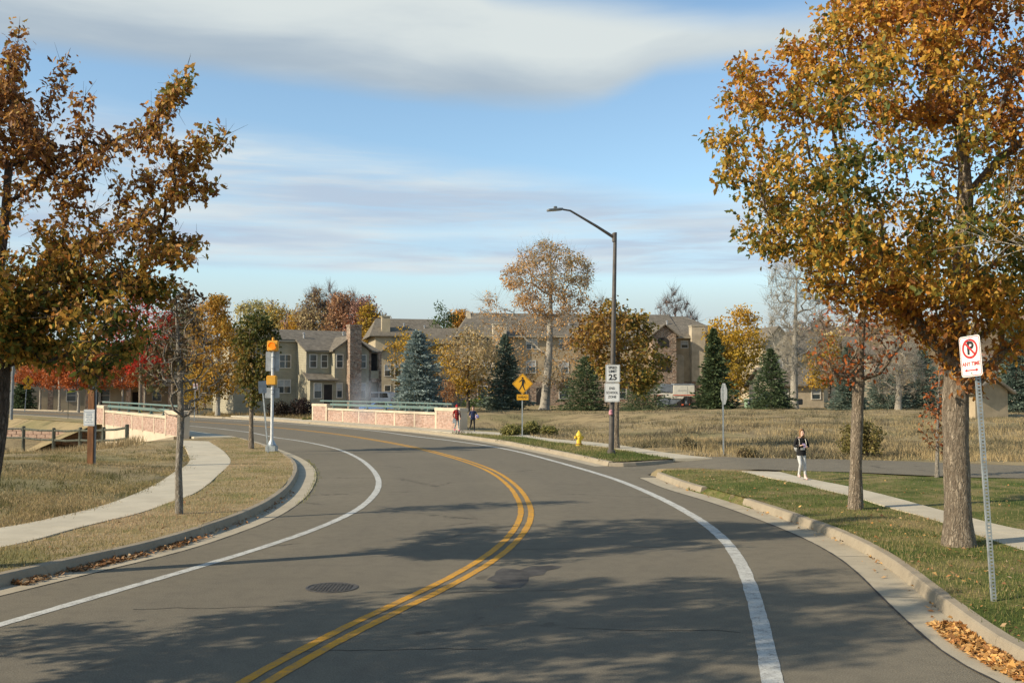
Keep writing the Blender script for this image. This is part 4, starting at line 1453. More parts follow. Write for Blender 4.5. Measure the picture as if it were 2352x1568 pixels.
# tall pale cottonwood before the long building
Yd = 104.0
b0 = A(1250, 940, Yd)
b0[2] = float(H(b0[0], b0[1])) - .05
stem = [b0, A(1256, 880, Yd), A(1262, 800, Yd), A(1264, 720, Yd), A(1266, 640, Yd), A(1264, 590, Yd)]
up = [(1158, 640), (1172, 600), (1205, 562), (1262, 552), (1310, 575), (1340, 590), (1366, 632), (1350, 680), (1310, 715), (1240, 725), (1185, 700)]
lw = [(1095, 685), (1120, 672), (1180, 705), (1260, 720), (1350, 690), (1400, 662), (1392, 720), (1385, 800), (1350, 890), (1290, 900), (1200, 890), (1140, 830), (1110, 750)]
tree('cottonwood_tree', 'tall pale-trunked cottonwood with peach leaves at the top, before the long building', b0, stem, [(up, .55, 1.0), (lw, .45, .22)], Yd, 4.2, 480, .42, 11500, .22, PEACH + [(.5, .3, .1), (.36, .28, .12)], 'bark_pale', spread=.38, seed=33, clump=.25, bf=.2, tip_r=.014, seg=1.2, stem_r=(.52, .08), fs=.25, leaf_share=.85, cscale=.2, twigs=(3600, 1.5, .012, .1))
# bare poplar
Yd = 99.0
b0 = A(1824, 950, Yd); b0[2] = float(H(b0[0], b0[1])) - .05
stem = [b0, A(1824, 860, Yd), A(1826, 780, Yd), A(1828, 700, Yd), A(1830, 640, Yd)]
tree('poplar_tree', 'tall leafless pale poplar behind the meadow', b0, stem, [([(1760, 690), (1775, 620), (1810, 596), (1860, 605), (1895, 650), (1900, 720), (1885, 800), (1850, 870), (1800, 870), (1770, 800)], 1, 1)], Yd, 2.6, 480, .32, 300, .16, TAN, 'bark_pale', spread=.3, seed=35, bf=.12, tip_r=.016, seg=1.2, stem_r=(.42, .08), twigs=(3600, 1.5, .012, .5))
far_tree('cottonwood_tree', 'forked pale-trunked bare cottonwood among the spruces', 2063, 962, 780, 62, .3, TAN, 200, .2, 'bark_pale', 200, .28, .25, seed=36, Y=92, twigs=(2600, 1.1, .013, .1))
far_tree('ash_tree', 'broad rounded golden ash beside the long building', 1692, 935, 703, 62, .3, GOLD, 7600, .30, 'bark', 170, .2, .12, seed=37, spread=.5, Y=120, hd=3.0)
far_tree('ash_tree', 'golden ash with a dark trunk before the long building, right of the blue spruce', 1075, 940, 745, 66, .3, GOLD + TAN, 4200, .26, 'bark_dark', 200, .17, .18, seed=38, spread=.42, Y=97, clump=.45)
far_tree('ash_tree', 'golden ash behind the tip of the blue spruce', 955, 935, 752, 70, .3, GOLD + [(.3, .27, .06)], 3600, .28, 'bark', 110, .16, .2, seed=39, spread=.45, Y=122)
far_tree('ash_tree', 'golden ash beside the tan cottage', 1905, 945, 770, 62, .3, GOLD + TAN, 3400, .26, 'bark', 130, .16, .3, seed=40, spread=.4, Y=104, clump=.4)
far_tree('juniper_tree', 'dense dark green tree rising between the two roofs', 1022, 930, 700, 32, .3, GREEN, 4200, .26, 'bark', 120, .2, .1, seed=41, spread=.42, Y=133)
far_tree('sapling', 'small rust-brown tree at the foot of the blue spruce', 1028, 940, 872, 20, .3, [(.26, .12, .05), (.36, .18, .07)], 700, .16, 'bark_grey', 40, .06, .25, seed=42, spread=.2, Y=88)
# row behind the roofs
BG = [(470, 690, 44, TAN + MAROON, 2, 'brown and tan tree behind the amber tree'), (590, 690, 40, YELLOWGREEN, 6, 'pale yellow tree behind the left house, next to the beacon'),
      (640, 694, 36, YELLOWGREEN + GOLD, 6, 'yellow-green tree behind the left end of the left house'), (677, 712, 34, MAROON + TAN, 4, 'thin maroon tree between the yellow trees and the brown trees'),
      (690, 726, 40, GOLD, 6, 'low bright gold tree just above the roof vent'), (735, 672, 46, TAN + [(.30, .18, .08)], 5, 'olive-brown tree with bare tips behind the left house'),
      (790, 678, 44, [(.46, .29, .13), (.42, .23, .12), (.36, .20, .12)], 5, 'russet tree behind the stone chimney'), (836, 688, 40, MAROON + RUST[:1], 5, 'maroon tree right of the stone chimney'),
      (858, 702, 26, GOLD + PEACH[:1], 6, 'small orange tree left of the square tan chimney'), (1062, 712, 22, GOLD[1:] + [(.6, .3, .05)], 6, 'bright orange tree behind the dark green tree'),
      (430, 706, 36, [(.16, .17, .07), (.24, .22, .09)], 4, 'dull olive tree behind the half-bare oak')]
for k_, (px, ty, rx, pal, dens, lab) in enumerate(BG):
    far_tree('autumn_tree', lab, px, 905, ty, rx * 1.22, .4, pal, 1500 * dens, .42, 'bark_brown', 170, .2, .10, seed=60 + k_, spread=.75, Y=165 + (k_ * 37 % 40), clump=.12, tip=.02, group='autumn trees behind the houses', twigs=(1500, 1.6, .02, .7))
far_tree('bare_tree', 'leafless maroon-twigged tree above the long roof', 1552, 905, 668, 46, .4, MAROON, 160, .3, 'bark_brown', 220, .22, .1, seed=80, Y=165, tip=.02, twigs=(2600, 1.8, .018, .7))
for k_, (px, ty, rx) in enumerate([(722, 655, 30), (770, 660, 30), (815, 668, 28)]):
    far_tree('bare_tree', ['leafless twiggy tree above the olive-brown tree', 'leafless twiggy tree above the russet tree', 'leafless twiggy tree above the maroon tree'][k_], px, 905, ty, rx, .4, MAROON, 0, .3, 'bark_brown', 200, .2, .15, seed=84 + k_, Y=190, tip=.022, twigs=(2600, 2.0, .02, .8), group='bare trees above the russet crowns')


# ---- spruces
def spruce(name, label, px, pby, ptop, wpx, pal, Y=None, z=.3, seed=0, dens=1.0, group=None, blunt=.72):
    wpx = wpx * 1.12
    rng = np.random.default_rng(900 + seed)
    b_ = A(px, pby, Y) if Y else P(px, pby, z)
    Yd_ = b_[1]
    top_ = A(px, ptop, Yd_)
    b_[2] = float(H(b_[0], b_[1])) - .05
    Ht = top_[2] - b_[2]
    R = wpx / 2 / FPX * Yd_
    root = thing(name, label, 'spruce', tuple(b_), 0, group)
    mb = MB(); mb.tube([(0, 0, -.1), (0, 0, Ht * .5), (0, 0, Ht * .97)], [Ht * .022, Ht * .012, .01], 7); mb.build('trunk', MT['bark_dark'], root)
    V, F, Cc = [], [], []
    nb = int(330 * dens)
    B0, B1 = [], []
    for i in range(nb):
        t = (i + rng.random()) / nb
        t = 1 - (1 - t) ** .72 if False else t ** 1.15
        zb = .02 * Ht + t * Ht * .975
        Lr = R * ((1 - t) ** blunt * (.62 + .5 * rng.random() + .10 * math.sin(i * 2.399963 * 2 + t * 17)) + .025)
        a = i * 2.399963 + rng.normal(0, .25)
        Lr *= (1 + .16 * math.sin(a + seed * 1.7)) * (1 + .12 * math.sin(t * 46 + seed))
        dr = np.array((math.cos(a), math.sin(a), 0))
        tip = dr * Lr + np.array((0, 0, zb - Lr * (.16 - .25 * t) + .04))
        mid = dr * Lr * .5 + np.array((0, 0, zb - Lr * .02))
        B0.append((np.array((0, 0, zb)), mid, tip, Lr, dr, t))
    pos_, dirs_, len_ = [], [], []
    for (o_, m_, e_, Lr, dr, t) in B0:
        n = int(12 + 34 * Lr / R)
        s = rng.random(n) ** .7
        p = (o_[None] * ((1 - s) ** 2)[:, None] + 2 * m_[None] * (s * (1 - s))[:, None] + e_[None] * (s ** 2)[:, None])
        sd = np.array((-dr[1], dr[0], 0))
        w = rng.uniform(-1, 1, n)
        wid = Lr * .34 * (1 - s * .75)
        p = p + sd[None] * (w * wid)[:, None] + np.array((0, 0, 1))[None] * (-np.abs(w) * wid * .25 + rng.normal(0, .03 * Ht / 8, n))[:, None]
        d_ = dr[None] * 1.0 + sd[None] * (w * .9)[:, None] + rng.normal(0, .35, (n, 3)) + np.array((0, 0, .12))
        pos_.append(p); dirs_.append(d_); len_.append(np.full(n, .30 * (Ht / 7.5)) * (.7 + .6 * rng.random(n)))
    p = np.concatenate(pos_); d_ = np.concatenate(dirs_); ll = np.concatenate(len_)
    d_ /= np.linalg.norm(d_, axis=1)[:, None]
    n = len(p)
    sd = np.cross(d_, rng.normal(0, 1, (n, 3))); sd /= np.linalg.norm(sd, axis=1)[:, None] + 1e-9
    wv = (ll * .22)[:, None]
    V = np.stack([p - d_ * ll[:, None] * .3, p + sd * wv, p + d_ * ll[:, None] * .7, p - sd * wv], 1).reshape(-1, 3)
    F = np.arange(n * 4).reshape(-1, 4)
    pal = np.asarray(pal)
    col = pal[rng.integers(0, len(pal), n)] * (.7 + .6 * rng.random((n, 1)))
    tag(npmesh('needles', V, F, MT['needle'], parent=root, col=np.repeat(col, 4, 0)), kind='stuff')
    return root


BLUE = [(.25, .31, .29), (.33, .40, .375), (.17, .22, .205)]
SPG = [(.085, .12, .055), (.13, .17, .075), (.06, .09, .045)]
SPB = [(.13, .175, .135), (.18, .23, .18), (.09, .125, .095)]
spruce('spruce_tree', 'plump powder-blue spruce behind the brick parapet', 957, 940, 760, 134, BLUE, Y=92, seed=1, dens=1.4, blunt=.6)
spruce('spruce_tree', 'grey-green spruce behind the pedestrian sign', 1160, 943, 768, 120, SPB, Y=100, seed=2, blunt=.8)
spruce('spruce_tree', 'shadowy dark spruce left of the speed limit sign', 1348, 944, 818, 120, SPG, Y=97, seed=3, blunt=.6)
spruce('spruce_tree', 'low dark spruce partly hiding the white milling machine', 1478, 946, 848, 130, SPG, Y=95, seed=4, blunt=.6)
spruce('spruce_tree', 'slender green spruce right of the white milling machine', 1640, 946, 754, 104, SPG + [(.09, .12, .05)], Y=97, seed=5, blunt=.8)
spruce('spruce_tree', 'dark spruce left of the bare poplar', 1772, 950, 800, 112, SPG, Y=94, seed=6)
spruce('spruce_tree', 'grey-green spruce behind the slim sparse oak', 1952, 952, 790, 84, SPB, Y=92, seed=7)
spruce('spruce_tree', 'blue-green spruce left of the forked cottonwood', 2030, 955, 830, 110, SPB, Y=98, seed=8, blunt=.7)
spruce('spruce_tree', 'blue-green spruce right of the forked cottonwood', 2120, 955, 800, 110, SPB, Y=99, seed=9)
spruce('spruce_tree', 'large blue-green spruce beside the tan garage', 2338, 962, 740, 130, SPB, Y=84, seed=10, blunt=.7)
spruce('spruce_tree', 'dark spruce beyond the far road at the pedestrian sign', 52, 936, 835, 60, SPG, Y=128, seed=11)


# ---- shrubs
def shrub(name, label, px, pby, wpx, hpx, pal, n, lsize, z=None, Y=None, seed=0, group=None, barkm='bark_brown'):
    rng = np.random.default_rng(seed + 300)
    b_ = P(px, pby, .2) if Y is None else A(px, pby, Y)
    b_[2] = float(H(b_[0], b_[1])) if z is None else z
    s = b_[1] / FPX
    R, Ht = wpx / 2 * s, hpx * s
    root = thing(name, label, 'shrub', tuple(b_), 0, group)
    k = 46
    a = rng.random(k) * 6.283; rr = rng.random(k) ** .6
    tips = np.stack([np.cos(a) * rr * R, np.sin(a) * rr * R, Ht * (.25 + .75 * np.sqrt(np.maximum(0, 1 - rr ** 2)) * (.7 + .3 * rng.random(k)))], 1)
    V_, F_ = frusta(np.stack([tips[:, 0] * .15, tips[:, 1] * .15, np.full(k, -.03)], 1), tips, np.full(k, .012), np.full(k, .005), 3)
    npmesh('stems', V_, F_, MT[barkm], parent=root)
    anc = np.concatenate([tips, tips * np.array((.8, .8, .65)), tips * np.array((.9, .9, .35))])
    leaves('foliage', anc, n, R * .14, lsize, pal, root, rng, 'plain', droop=-.2, cscale=1.0)
    return root


RB = [(.20, .19, .06), (.30, .27, .08), (.15, .15, .05)]
shrub('rabbitbrush', 'rounded yellow-green rabbitbrush left of the pedestrian sign post', 1172, 997, 46, 22, RB, 1500, .12, seed=1)
shrub('rabbitbrush', 'rounded yellow-green rabbitbrush behind the pedestrian sign post', 1215, 995, 56, 26, RB, 1800, .12, seed=2)
shrub('rabbitbrush', 'small rabbitbrush right of the pedestrian sign post', 1262, 998, 40, 18, RB, 1000, .12, seed=3)
shrub('wild_shrub', 'olive bush on the bank across the side street', 1982, 1046, 96, 82, [(.10, .10, .03), (.18, .16, .05), (.24, .18, .06)], 3400, .10, seed=4)
shrub('wild_shrub', 'brown dry weed clump across the side street by the stop sign', 1716, 1046, 52, 22, [(.26, .19, .10), (.2, .17, .08)], 800, .08, seed=5)
shrub('wild_shrub', 'greyish weed clump between the lamp post and the stop sign', 1580, 1028, 40, 22, [(.22, .17, .09), (.17, .15, .08)], 800, .09, seed=6)
shrub('wild_shrub', 'green bush at the left end of the brick parapet', 706, 962, 44, 26, [(.10, .12, .03), (.17, .17, .05)], 1400, .16, seed=7)
shrub('hedge_shrub', 'dark reddish shrub against the left house wall', 690, 934, 60, 46, [(.035, .025, .02), (.05, .03, .025), (.03, .03, .02)], 1700, .22, Y=101, seed=8)
shrub('hedge_shrub', 'dark shrub under the lower window of the left house', 640, 934, 56, 40, [(.035, .03, .02), (.05, .035, .025)], 1500, .22, Y=101, seed=9)
shrub('hedge_shrub', 'low green hedge before the long building', 1120, 940, 120, 18, GREEN, 1500, .2, Y=112, seed=10)
# ================================================================ BRIDGE
MT['cream'] = concrete('cream_precast', (.56, .47, .35), .12, .8)
MT['brick'] = M('pink_brick', (.44, .305, .24), .9, .12, 5.0, .4, 60, c2=(.40, .27, .21))
MT['teal'] = M('weathered_teal_paint', (.085, .165, .155), .6, .2, 6, .15, c2=(.14, .16, .13))
MT['stone'] = None


def stone_mat(name, scale, ca, cb, cc):
    m, t, o = new_mat(name)
    tcn = t.n('ShaderNodeTexCoord')
    vec = t.scalevec(tcn.outputs['Object'], (1, 1, 1.9))
    v = t.n('ShaderNodeTexVoronoi', ins={'Vector': vec, 'Scale': scale})
    ve = t.n('ShaderNodeTexVoronoi', feature='DISTANCE_TO_EDGE', ins={'Vector': vec, 'Scale': scale})
    rnd = t.n('ShaderNodeSeparateColor', ins={0: v.outputs['Color']}).outputs[0]
    base = t.ramp(rnd, [(.1, ca), (.45, cb), (.8, cc), (1.0, tuple(x * .6 for x in ca))])
    base = t.mix(t.sstep(ve.outputs[0], .05, .0), base, (.12, .10, .08))
    b_ = t.n('ShaderNodeBsdfPrincipled', ins={'Base Color': base, 'Roughness': .92, 'Specular IOR Level': .2})
    bn = t.n('ShaderNodeBump', ins={'Strength': .9, 'Distance': .06, 'Height': t.sstep(ve.outputs[0], .0, .12)})
    t.t.links.new(bn.outputs[0], b_.inputs['Normal'])
    t.t.links.new(b_.outputs[0], o.inputs[0])
    return m


MT['stone'] = stone_mat('stacked_fieldstone', 3.4, (.33, .25, .185), (.46, .36, .27), (.40, .26, .18))


def siding(name, c, gap=.19):
    m, t, o = new_mat(name)
    tcn = t.n('ShaderNodeTexCoord')
    s = t.n('ShaderNodeSeparateXYZ', ins={0: tcn.outputs['Object']})
    fr = t.math('FRACT', t.math('DIVIDE', s.outputs[2], gap))
    nz = t.noise(tcn.outputs['Object'], 1.2, 4, .6)
    base = t.mix(t.sstep(nz, .3, .7), tuple(x * .86 for x in c), tuple(x * 1.06 for x in c))
    base = t.mix(t.sstep(fr, .10, .0), base, tuple(x * .5 for x in c))
    b_ = t.n('ShaderNodeBsdfPrincipled', ins={'Base Color': base, 'Roughness': .8, 'Specular IOR Level': .3})
    bn = t.n('ShaderNodeBump', ins={'Strength': .7, 'Distance': .03, 'Height': t.math('SUBTRACT', 1.0, fr)})
    t.t.links.new(bn.outputs[0], b_.inputs['Normal'])
    t.t.links.new(b_.outputs[0], o.inputs[0])
    return m


def shingles(name, c):
    m, t, o = new_mat(name)
    tcn = t.n('ShaderNodeTexCoord')
    vec = t.scalevec(tcn.outputs['Object'], (3.2, 3.2, 9.0))
    br = t.n('ShaderNodeTexVoronoi', ins={'Vector': vec, 'Scale': 1.0})
    rnd = t.n('ShaderNodeSeparateColor', ins={0: br.outputs['Color']}).outputs[0]
    n2 = t.noise(tcn.outputs['Object'], .5, 4, .6)
    base = t.mix(rnd, tuple(x * .72 for x in c), tuple(x * 1.2 for x in c))
    base = t.mix(t.math('MULTIPLY', t.sstep(n2, .4, .7), .35), base, tuple(x * .75 for x in c))
    s = t.n('ShaderNodeSeparateXYZ', ins={0: tcn.outputs['Object']})
    fr = t.math('FRACT', t.math('DIVIDE', s.outputs[2], .075))
    b_ = t.n('ShaderNodeBsdfPrincipled', ins={'Base Color': base, 'Roughness': .95, 'Specular IOR Level': .15})
    bn = t.n('ShaderNodeBump', ins={'Strength': .6, 'Distance': .03, 'Height': t.math('ADD', t.math('SUBTRACT', 1.0, fr), rnd)})
    t.t.links.new(bn.outputs[0], b_.inputs['Normal'])
    t.t.links.new(b_.outputs[0], o.inputs[0])
    return m


MT['siding'] = siding('olive_tan_siding', (.345, .315, .225))
MT['siding2'] = siding('sand_siding', (.42, .35, .235))
MT['stucco'] = M('tan_stucco', (.40, .315, .20), .9, .12, 1.0, .3, 30)
MT['stucco2'] = M('pale_tan_stucco', (.47, .40, .29), .9, .12, 1.0, .3, 30)
MT['roof'] = shingles('grey_brown_shingle', (.175, .152, .118))
MT['trim'] = M('tan_trim_paint', (.40, .36, .27), .6, .08, 3)
MT['frame'] = M('pale_window_frame', (.60, .57, .50), .5, .06, 3)
MT['glass'] = M('dark_window_glass', (.045, .06, .065), .08, .3, .7, spec=.8)
MT['blind'] = M('window_blind_behind_glass', (.36, .38, .38), .25, .12, 2.0, spec=.7)
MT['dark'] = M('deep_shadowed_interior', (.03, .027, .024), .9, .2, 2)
MT['metal_vent'] = M('galvanised_vent', (.45, .45, .44), .45, .15, 5, metal=.6)

mats_b = [MT['cream'], MT['brick']]


def brick_panel(parent, u0, u1, z0, z1, v, name='brick_panel', out=1.0, seed=0):
    """running bond, each brick a small block standing proud of the mortar"""
    rng = random.Random(seed)
    L, Hh, g = .29, .095, .012
    b_ = MB()
    b_.box(u0, u1, v - .008 * out if out > 0 else v, v if out > 0 else v + .008, z0, z1, 0)
    row = 0
    z = z0 + .006
    while z + Hh * .5 < z1:
        u = u0 - (L / 2 if row % 2 else 0)
        zt = min(z + Hh - g, z1 - .004)
        while u < u1:
            a, c = max(u, u0 + .003), min(u + L - g, u1 - .003)
            if c - a > .03:
                pr = .012 + rng.random() * .012
                y0, y1 = (v - .004, v + pr) if out > 0 else (v - pr, v + .004)
                b_.box(a, c, y0, y1, z, zt, 1 + rng.randrange(3))
            u += L
        z += Hh
        row += 1
    o = b_.build(name, [MT['mortar'], MT['brick'], MT['brick_pale'], MT['brick_red']], parent)
    return tag(o, kind='stuff')


MT['mortar'] = M('brick_mortar', (.38, .30, .235), .95, .1, 5)
MT['brick_pale'] = M('pale_pink_brick', (.47, .335, .265), .9, .15, 5.0, .4, 60)
MT['brick_red'] = M('deeper_pink_brick', (.41, .27, .205), .9, .15, 5.0, .4, 60)


def parapet(label, p0, length, faces, zb):
    rz = math.atan2(BD[1], BD[0])
    root = thing('bridge_parapet', label, 'parapet wall', (p0[0], p0[1], .15), rz, 'parapets of the road bridge')
    PL = 3.1
    T, TP = .19, .27           # half thicknesses
    hw, hp = .98, 1.28
    b_ = MB(); b_.box(PL, length - PL, -T + .03, T - .03, zb, hw - .15); b_.build('wall_core', MT['cream'], root)
    b_ = MB(); b_.box(PL, length - PL, -T - .02, T + .02, hw - .15, hw); b_.build('coping', MT['cream'], root, bevel=.012)
    n = 6
    pw = .20
    span = (length - 2 * PL)
    for s_, e_ in ((0, PL), (length - PL, length)):
        b_ = MB(); b_.box(s_, e_, -TP + .03, TP - .03, zb, hp - .02); pc = b_.build('pier', MT['cream'], root)
        b_ = MB(); b_.box(s_ - .03, e_ + .03, -TP - .03, TP + .03, hp - .2, hp); b_.build('cap', MT['cream'], pc, bevel=.015)
        for f in faces:
            for a, c in ((s_, s_ + .24), (e_ - .24, e_)):
                b_ = MB(); b_.box(a, c, min(f * (TP - .03), f * (TP + .005)), max(f * (TP - .03), f * (TP + .005)), -.05, hp - .2); b_.build('pier_border', MT['cream'], pc)
            brick_panel(pc, s_ + .24, e_ - .24, .02, hp - .2, f * (TP - .03), out=f, seed=int(s_ * 10 + f))
    for f in faces:
        for k in range(n):
            a = PL + span * k / n + (pw / 2 if k else 0)
            c = PL + span * (k + 1) / n - (pw / 2 if k < n - 1 else 0)
            brick_panel(root, a, c, .02 if f > 0 else .10, hw - .15, f * (T - .03), out=f, seed=k + 10)
        for k in range(1, n):
            u = PL + span * k / n
            b_ = MB(); b_.box(u - pw / 2, u + pw / 2, min(f * (T - .03), f * (T + .004)), max(f * (T - .03), f * (T + .004)), -.05, hw - .15)
            b_.build('pilaster', MT['cream'], root)
    # teal hand rail: round top rail and a deep lower rail on short posts
    b_ = MB(); b_.tube([(PL * .45, 0, 1.50), (length * .5, 0, 1.52), (length - PL * .35, 0, 1.50)], .055, 8); b_.build('top_rail', MT['teal'], root, smooth=True)
    b_ = MB(); b_.box(PL + .05, length - PL - .05, -.05, .05, 1.16, 1.33); b_.build('lower_rail', MT['teal'], root, bevel=.02)
    k = 0
    u = PL + 1.4
    while u < length - PL - .5:
        b_ = MB(); b_.box(u - .06, u + .06, -.07, .07, hw + .001, 1.10); b_.box(u - .035, u + .035, -.04, .04, 1.10, 1.47); b_.box(u - .14, u + .14, -.12, .12, hw + .001, hw + .03)
        b_.build('rail_post', MT['teal'], root)
        u += 3.1
    return root


parapet('brick and cream parapet with teal rail behind the children on the footway', RP0, 23.8, (1,), -.6)
lp = parapet('brick and cream parapet with teal rail above the creek and rail fence', LP0 - BN * .1, 23.8, (1,), -2.6)
# sloping wing wall at the near end of the left parapet
e0 = LP0 - BN * .35 + BD * .3
e1 = A(298, 1025, 53)
d_ = np.array((e1[0] - e0[0], e1[1] - e0[1])); nn = np.array((-d_[1], d_[0])) / np.linalg.norm(d_) * .25
b_ = MB()
b_.prism([(e0[0], e0[1], .16), (e1[0], e1[1], e1[2] + .05), (e1[0], e1[1], -2.6), (e0[0], e0[1], -2.6)], (nn[0], nn[1], 0))
wing = b_.build('wing_wall', MT['kerb'], None)
tag(wing, 'sloping concrete wing wall dropping from the parapet end to the creek', 'retaining wall')

# pink block retaining wall on the far bank
MT['block'] = M('pink_split_face_block', (.40, .275, .20), .95, .25, 4, .6, 25, c2=(.33, .22, .16))
rw = thing('retaining_wall', 'low retaining wall of pink split-face blocks behind the rail fence', 'retaining wall', (-40.5, 70.5, 0), math.radians(-2))
bm_ = MB(); bm_.box(0, .59, -.3, 0, 0, .235); proto = bm_.build('block', MT['block'], rw, bevel=.02)
first = True
for r_ in range(6):
    for k in range(21):
        if r_ >= 4 and k > 9 + (r_ - 4) * -4: continue
        o = proto if first else proto.copy()
        if not first:
            COL.objects.link(o); o.parent = rw
        first = False
        o.location = (k * .6 + (.3 if r_ % 2 else 0) + random.uniform(-.005, .005), random.uniform(-.02, .02) + r_ * .05, -1.35 + r_ * .24)

# split-rail fence
MT['fence'] = M('weathered_green_grey_timber', (.075, .08, .058), .9, .3, 8, .6, 30, stretch=(1, 1, .3))
fp = [A(291.6, 1000, 51), A(238, 1000, 53.6), A(184.5, 1000, 56.2), A(123.6, 1000, 58.8), A(54, 1000, 61.4), A(-22, 1000, 64), A(-105, 1000, 66.5)]
tops = [974, 980, 981, 982, 978, 976, 974]
fence = thing('rail_fence', 'weathered split-rail fence above the creek', 'fence', (0, 0, 0))
pp = []
for (x, y, _), ty in zip(fp, tops):
    px_ = 1176 + x / y * FPX
    zt = A(px_, ty, y)[2]
    zb = float(H(x, y)) - .1
    b_ = MB(); b_.tube([(x, y, zb), (x, y, zt - .05), (x, y, zt)], [.11, .105, .08], 8)
    b_.build('fence_post', MT['fence'], fence, smooth=True)
    pp.append((x, y, zt))
for k in range(len(pp) - 1):
    a, c = np.array(pp[k]), np.array(pp[k + 1])
    for dz in (.17, .72):
        m_ = (a + c) / 2 - (0, 0, dz + .04)
        b_ = MB(); b_.tube([tuple(a - (0, -.03, dz)), tuple(m_), tuple(c - (0, -.03, dz))], [.065, .07, .065], 6)
        b_.build('rail', MT['fence'], fence, smooth=True)


# ================================================================ HOUSES
def window(root, u0, u1, w0, w1, v, mat='glass', fr=.09, mull=True, vm=False):
    b_ = MB()
    y0, y1 = v - .07, v + .02
    b_.box(u0 - fr, u0, y0, y1, w0 - fr, w1 + fr); b_.box(u1, u1 + fr, y0, y1, w0 - fr, w1 + fr)
    b_.box(u0, u1, y0, y1, w1, w1 + fr); b_.box(u0, u1, y0, y1, w0 - fr, w0)
    if mull:
        m_ = (w0 + w1) / 2; b_.box(u0, u1, y0 + .02, y1, m_ - .03, m_ + .03)
    if vm:
        m_ = (u0 + u1) / 2; b_.box(m_ - .04, m_ + .04, y0 + .015, y1, w0, w1)
    o = b_.build('window', MT['frame'], root)
    m_ = (w0 + w1) / 2
    b_ = MB(); b_.poly([(u0, v - .02, w0), (u1, v - .02, w0), (u1, v - .02, m_), (u0, v - .02, m_)], [(0, 1, 2, 3)]); b_.build('pane', MT['glass'], o)
    b_ = MB(); b_.poly([(u0, v - .024, m_), (u1, v - .024, m_), (u1, v - .024, w1), (u0, v - .024, w1)], [(0, 1, 2, 3)]); b_.build('pane', MT[mat], o)
    return o


def slab(root, name, pts, mat, th=.16):
    b_ = MB(); b_.prism([tuple(np.asarray(p, float) - (0, 0, th)) for p in pts], (0, 0, th)); return b_.build(name, MT[mat], root)


def vent(root, u, v, w, h=.5):
    b_ = MB(); b_.tube([(u, v, w - .3), (u, v, w + h)], .10, 8); b_.lathe([(.15, w + h), (.16, w + h + .12), (.02, w + h + .2)], 8, (u, v)); b_.build('roof_vent', MT['metal_vent'], root)


# ---- left house
s_ = 21.0
Yh = FPX / s_
Xh = (703 - 1176) / s_
A_H = math.radians(30)
zb = 2.5 - (929 - 895) / s_
hA = thing('apartment_house', 'two-storey olive-tan house with tall stone chimney behind the right parapet', 'house', (Xh, Yh, zb), A_H)
b_ = MB(); b_.box(0, 8.4, 0, 12.6, -1, 6.0); b_.build('wall', MT['siding'], hA)
b_ = MB(); b_.box(-7, 0, 3.4, 12.6, -1, 7.3); b_.build('wall', MT['siding'], hA)
# side of the upper floor up to the rake
b_ = MB(); b_.prism([(-.004, -.0, 5.9), (-.004, 3.4, 5.9), (-.004, 3.4, 7.3)], (.18, 0, 0)); b_.build('gable_side', MT['siding'], hA)
b_ = MB(); b_.box(2.8, 6.8, -1.3, .3, -1, 6.0); b_.prism([(2.8, -1.3, 6.0), (6.8, -1.3, 6.0), (4.8, -1.3, 7.45)], (0, 4.6, 0)); b_.build('bay', MT['siding'], hA)
b_ = MB(); b_.box(.05, 2.8, -1.25, .1, -1, 2.75); b_.build('porch_wall', MT['siding'], hA)
slab(hA, 'roof', [(-.25, -.45, 5.95), (8.75, -.45, 5.95), (6.9, 6.5, 8.55), (-.25, 6.5, 8.55)], 'roof')
slab(hA, 'roof', [(-7.3, 3.05, 7.25), (-.25, 3.05, 7.25), (-.25, 6.5, 8.553), (-7.3, 6.5, 8.553)], 'roof')
slab(hA, 'roof', [(-7.3, 6.5, 8.55), (6.9, 6.5, 8.55), (8.75, 13.0, 5.95), (-7.3, 13.0, 5.95)], 'roof')
slab(hA, 'roof', [(8.75, -.45, 5.95), (8.75, 13.0, 5.95), (6.9, 6.5, 8.55)], 'roof')
slab(hA, 'bay_roof', [(2.45, -1.65, 5.95), (4.8, -1.65, 7.66), (4.8, 4.2, 7.66), (2.45, 4.2, 5.95)], 'roof')
slab(hA, 'bay_roof', [(7.15, -1.65, 5.95), (4.8, -1.65, 7.66), (4.8, 4.2, 7.66), (7.15, 4.2, 5.95)], 'roof')
slab(hA, 'porch_roof', [(-.35, -1.75, 2.72), (3.1, -1.75, 2.72), (3.1, .1, 3.5), (-.35, .1, 3.5)], 'roof', .12)
for (a, c, v0, w0, w1) in [(-.27, 8.77, -.47, 5.70, 5.84)]:
    b_ = MB(); b_.box(a, 2.4, v0, v0 + .06, w0 + .08, w1); b_.build('fascia', MT['trim'], hA)
b_ = MB(); b_.box(-7.3, -.25, 3.03, 3.09, 6.98, 7.12); b_.build('fascia', MT['trim'], hA)
b_ = MB(); b_.box(0, .09, -.03, .0, -1, 5.8); b_.build('corner_board', MT['trim'], hA)
ch = thing('x', None, None); bpy.data.objects.remove(ch)
b_ = MB(); b_.box(4.15, 5.5, -2.4, -1.28, -1, 8.6); cb = b_.build('chimney', MT['stone'], hA)
b_ = MB(); b_.box(4.08, 5.57, -2.47, -1.2, 8.6, 8.78); b_.build('cap', MT['stone'], cb)
for a, c, w0, w1, v in [(.45, 1.15, 4.1, 5.45, 0), (1.75, 2.4, 4.1, 5.45, 0), (3.05, 3.7, 4.1, 5.45, -1.3), (5.85, 6.4, 4.1, 5.45, -1.3)]:
    window(hA, a, c, w0, w1, v, 'glass')
window(hA, -1.9, -.7, 4.1, 5.5, 3.4, 'glass', vm=True)
window(hA, -2.1, -.7, 1.3, 2.7, 3.4, 'blind', vm=True)
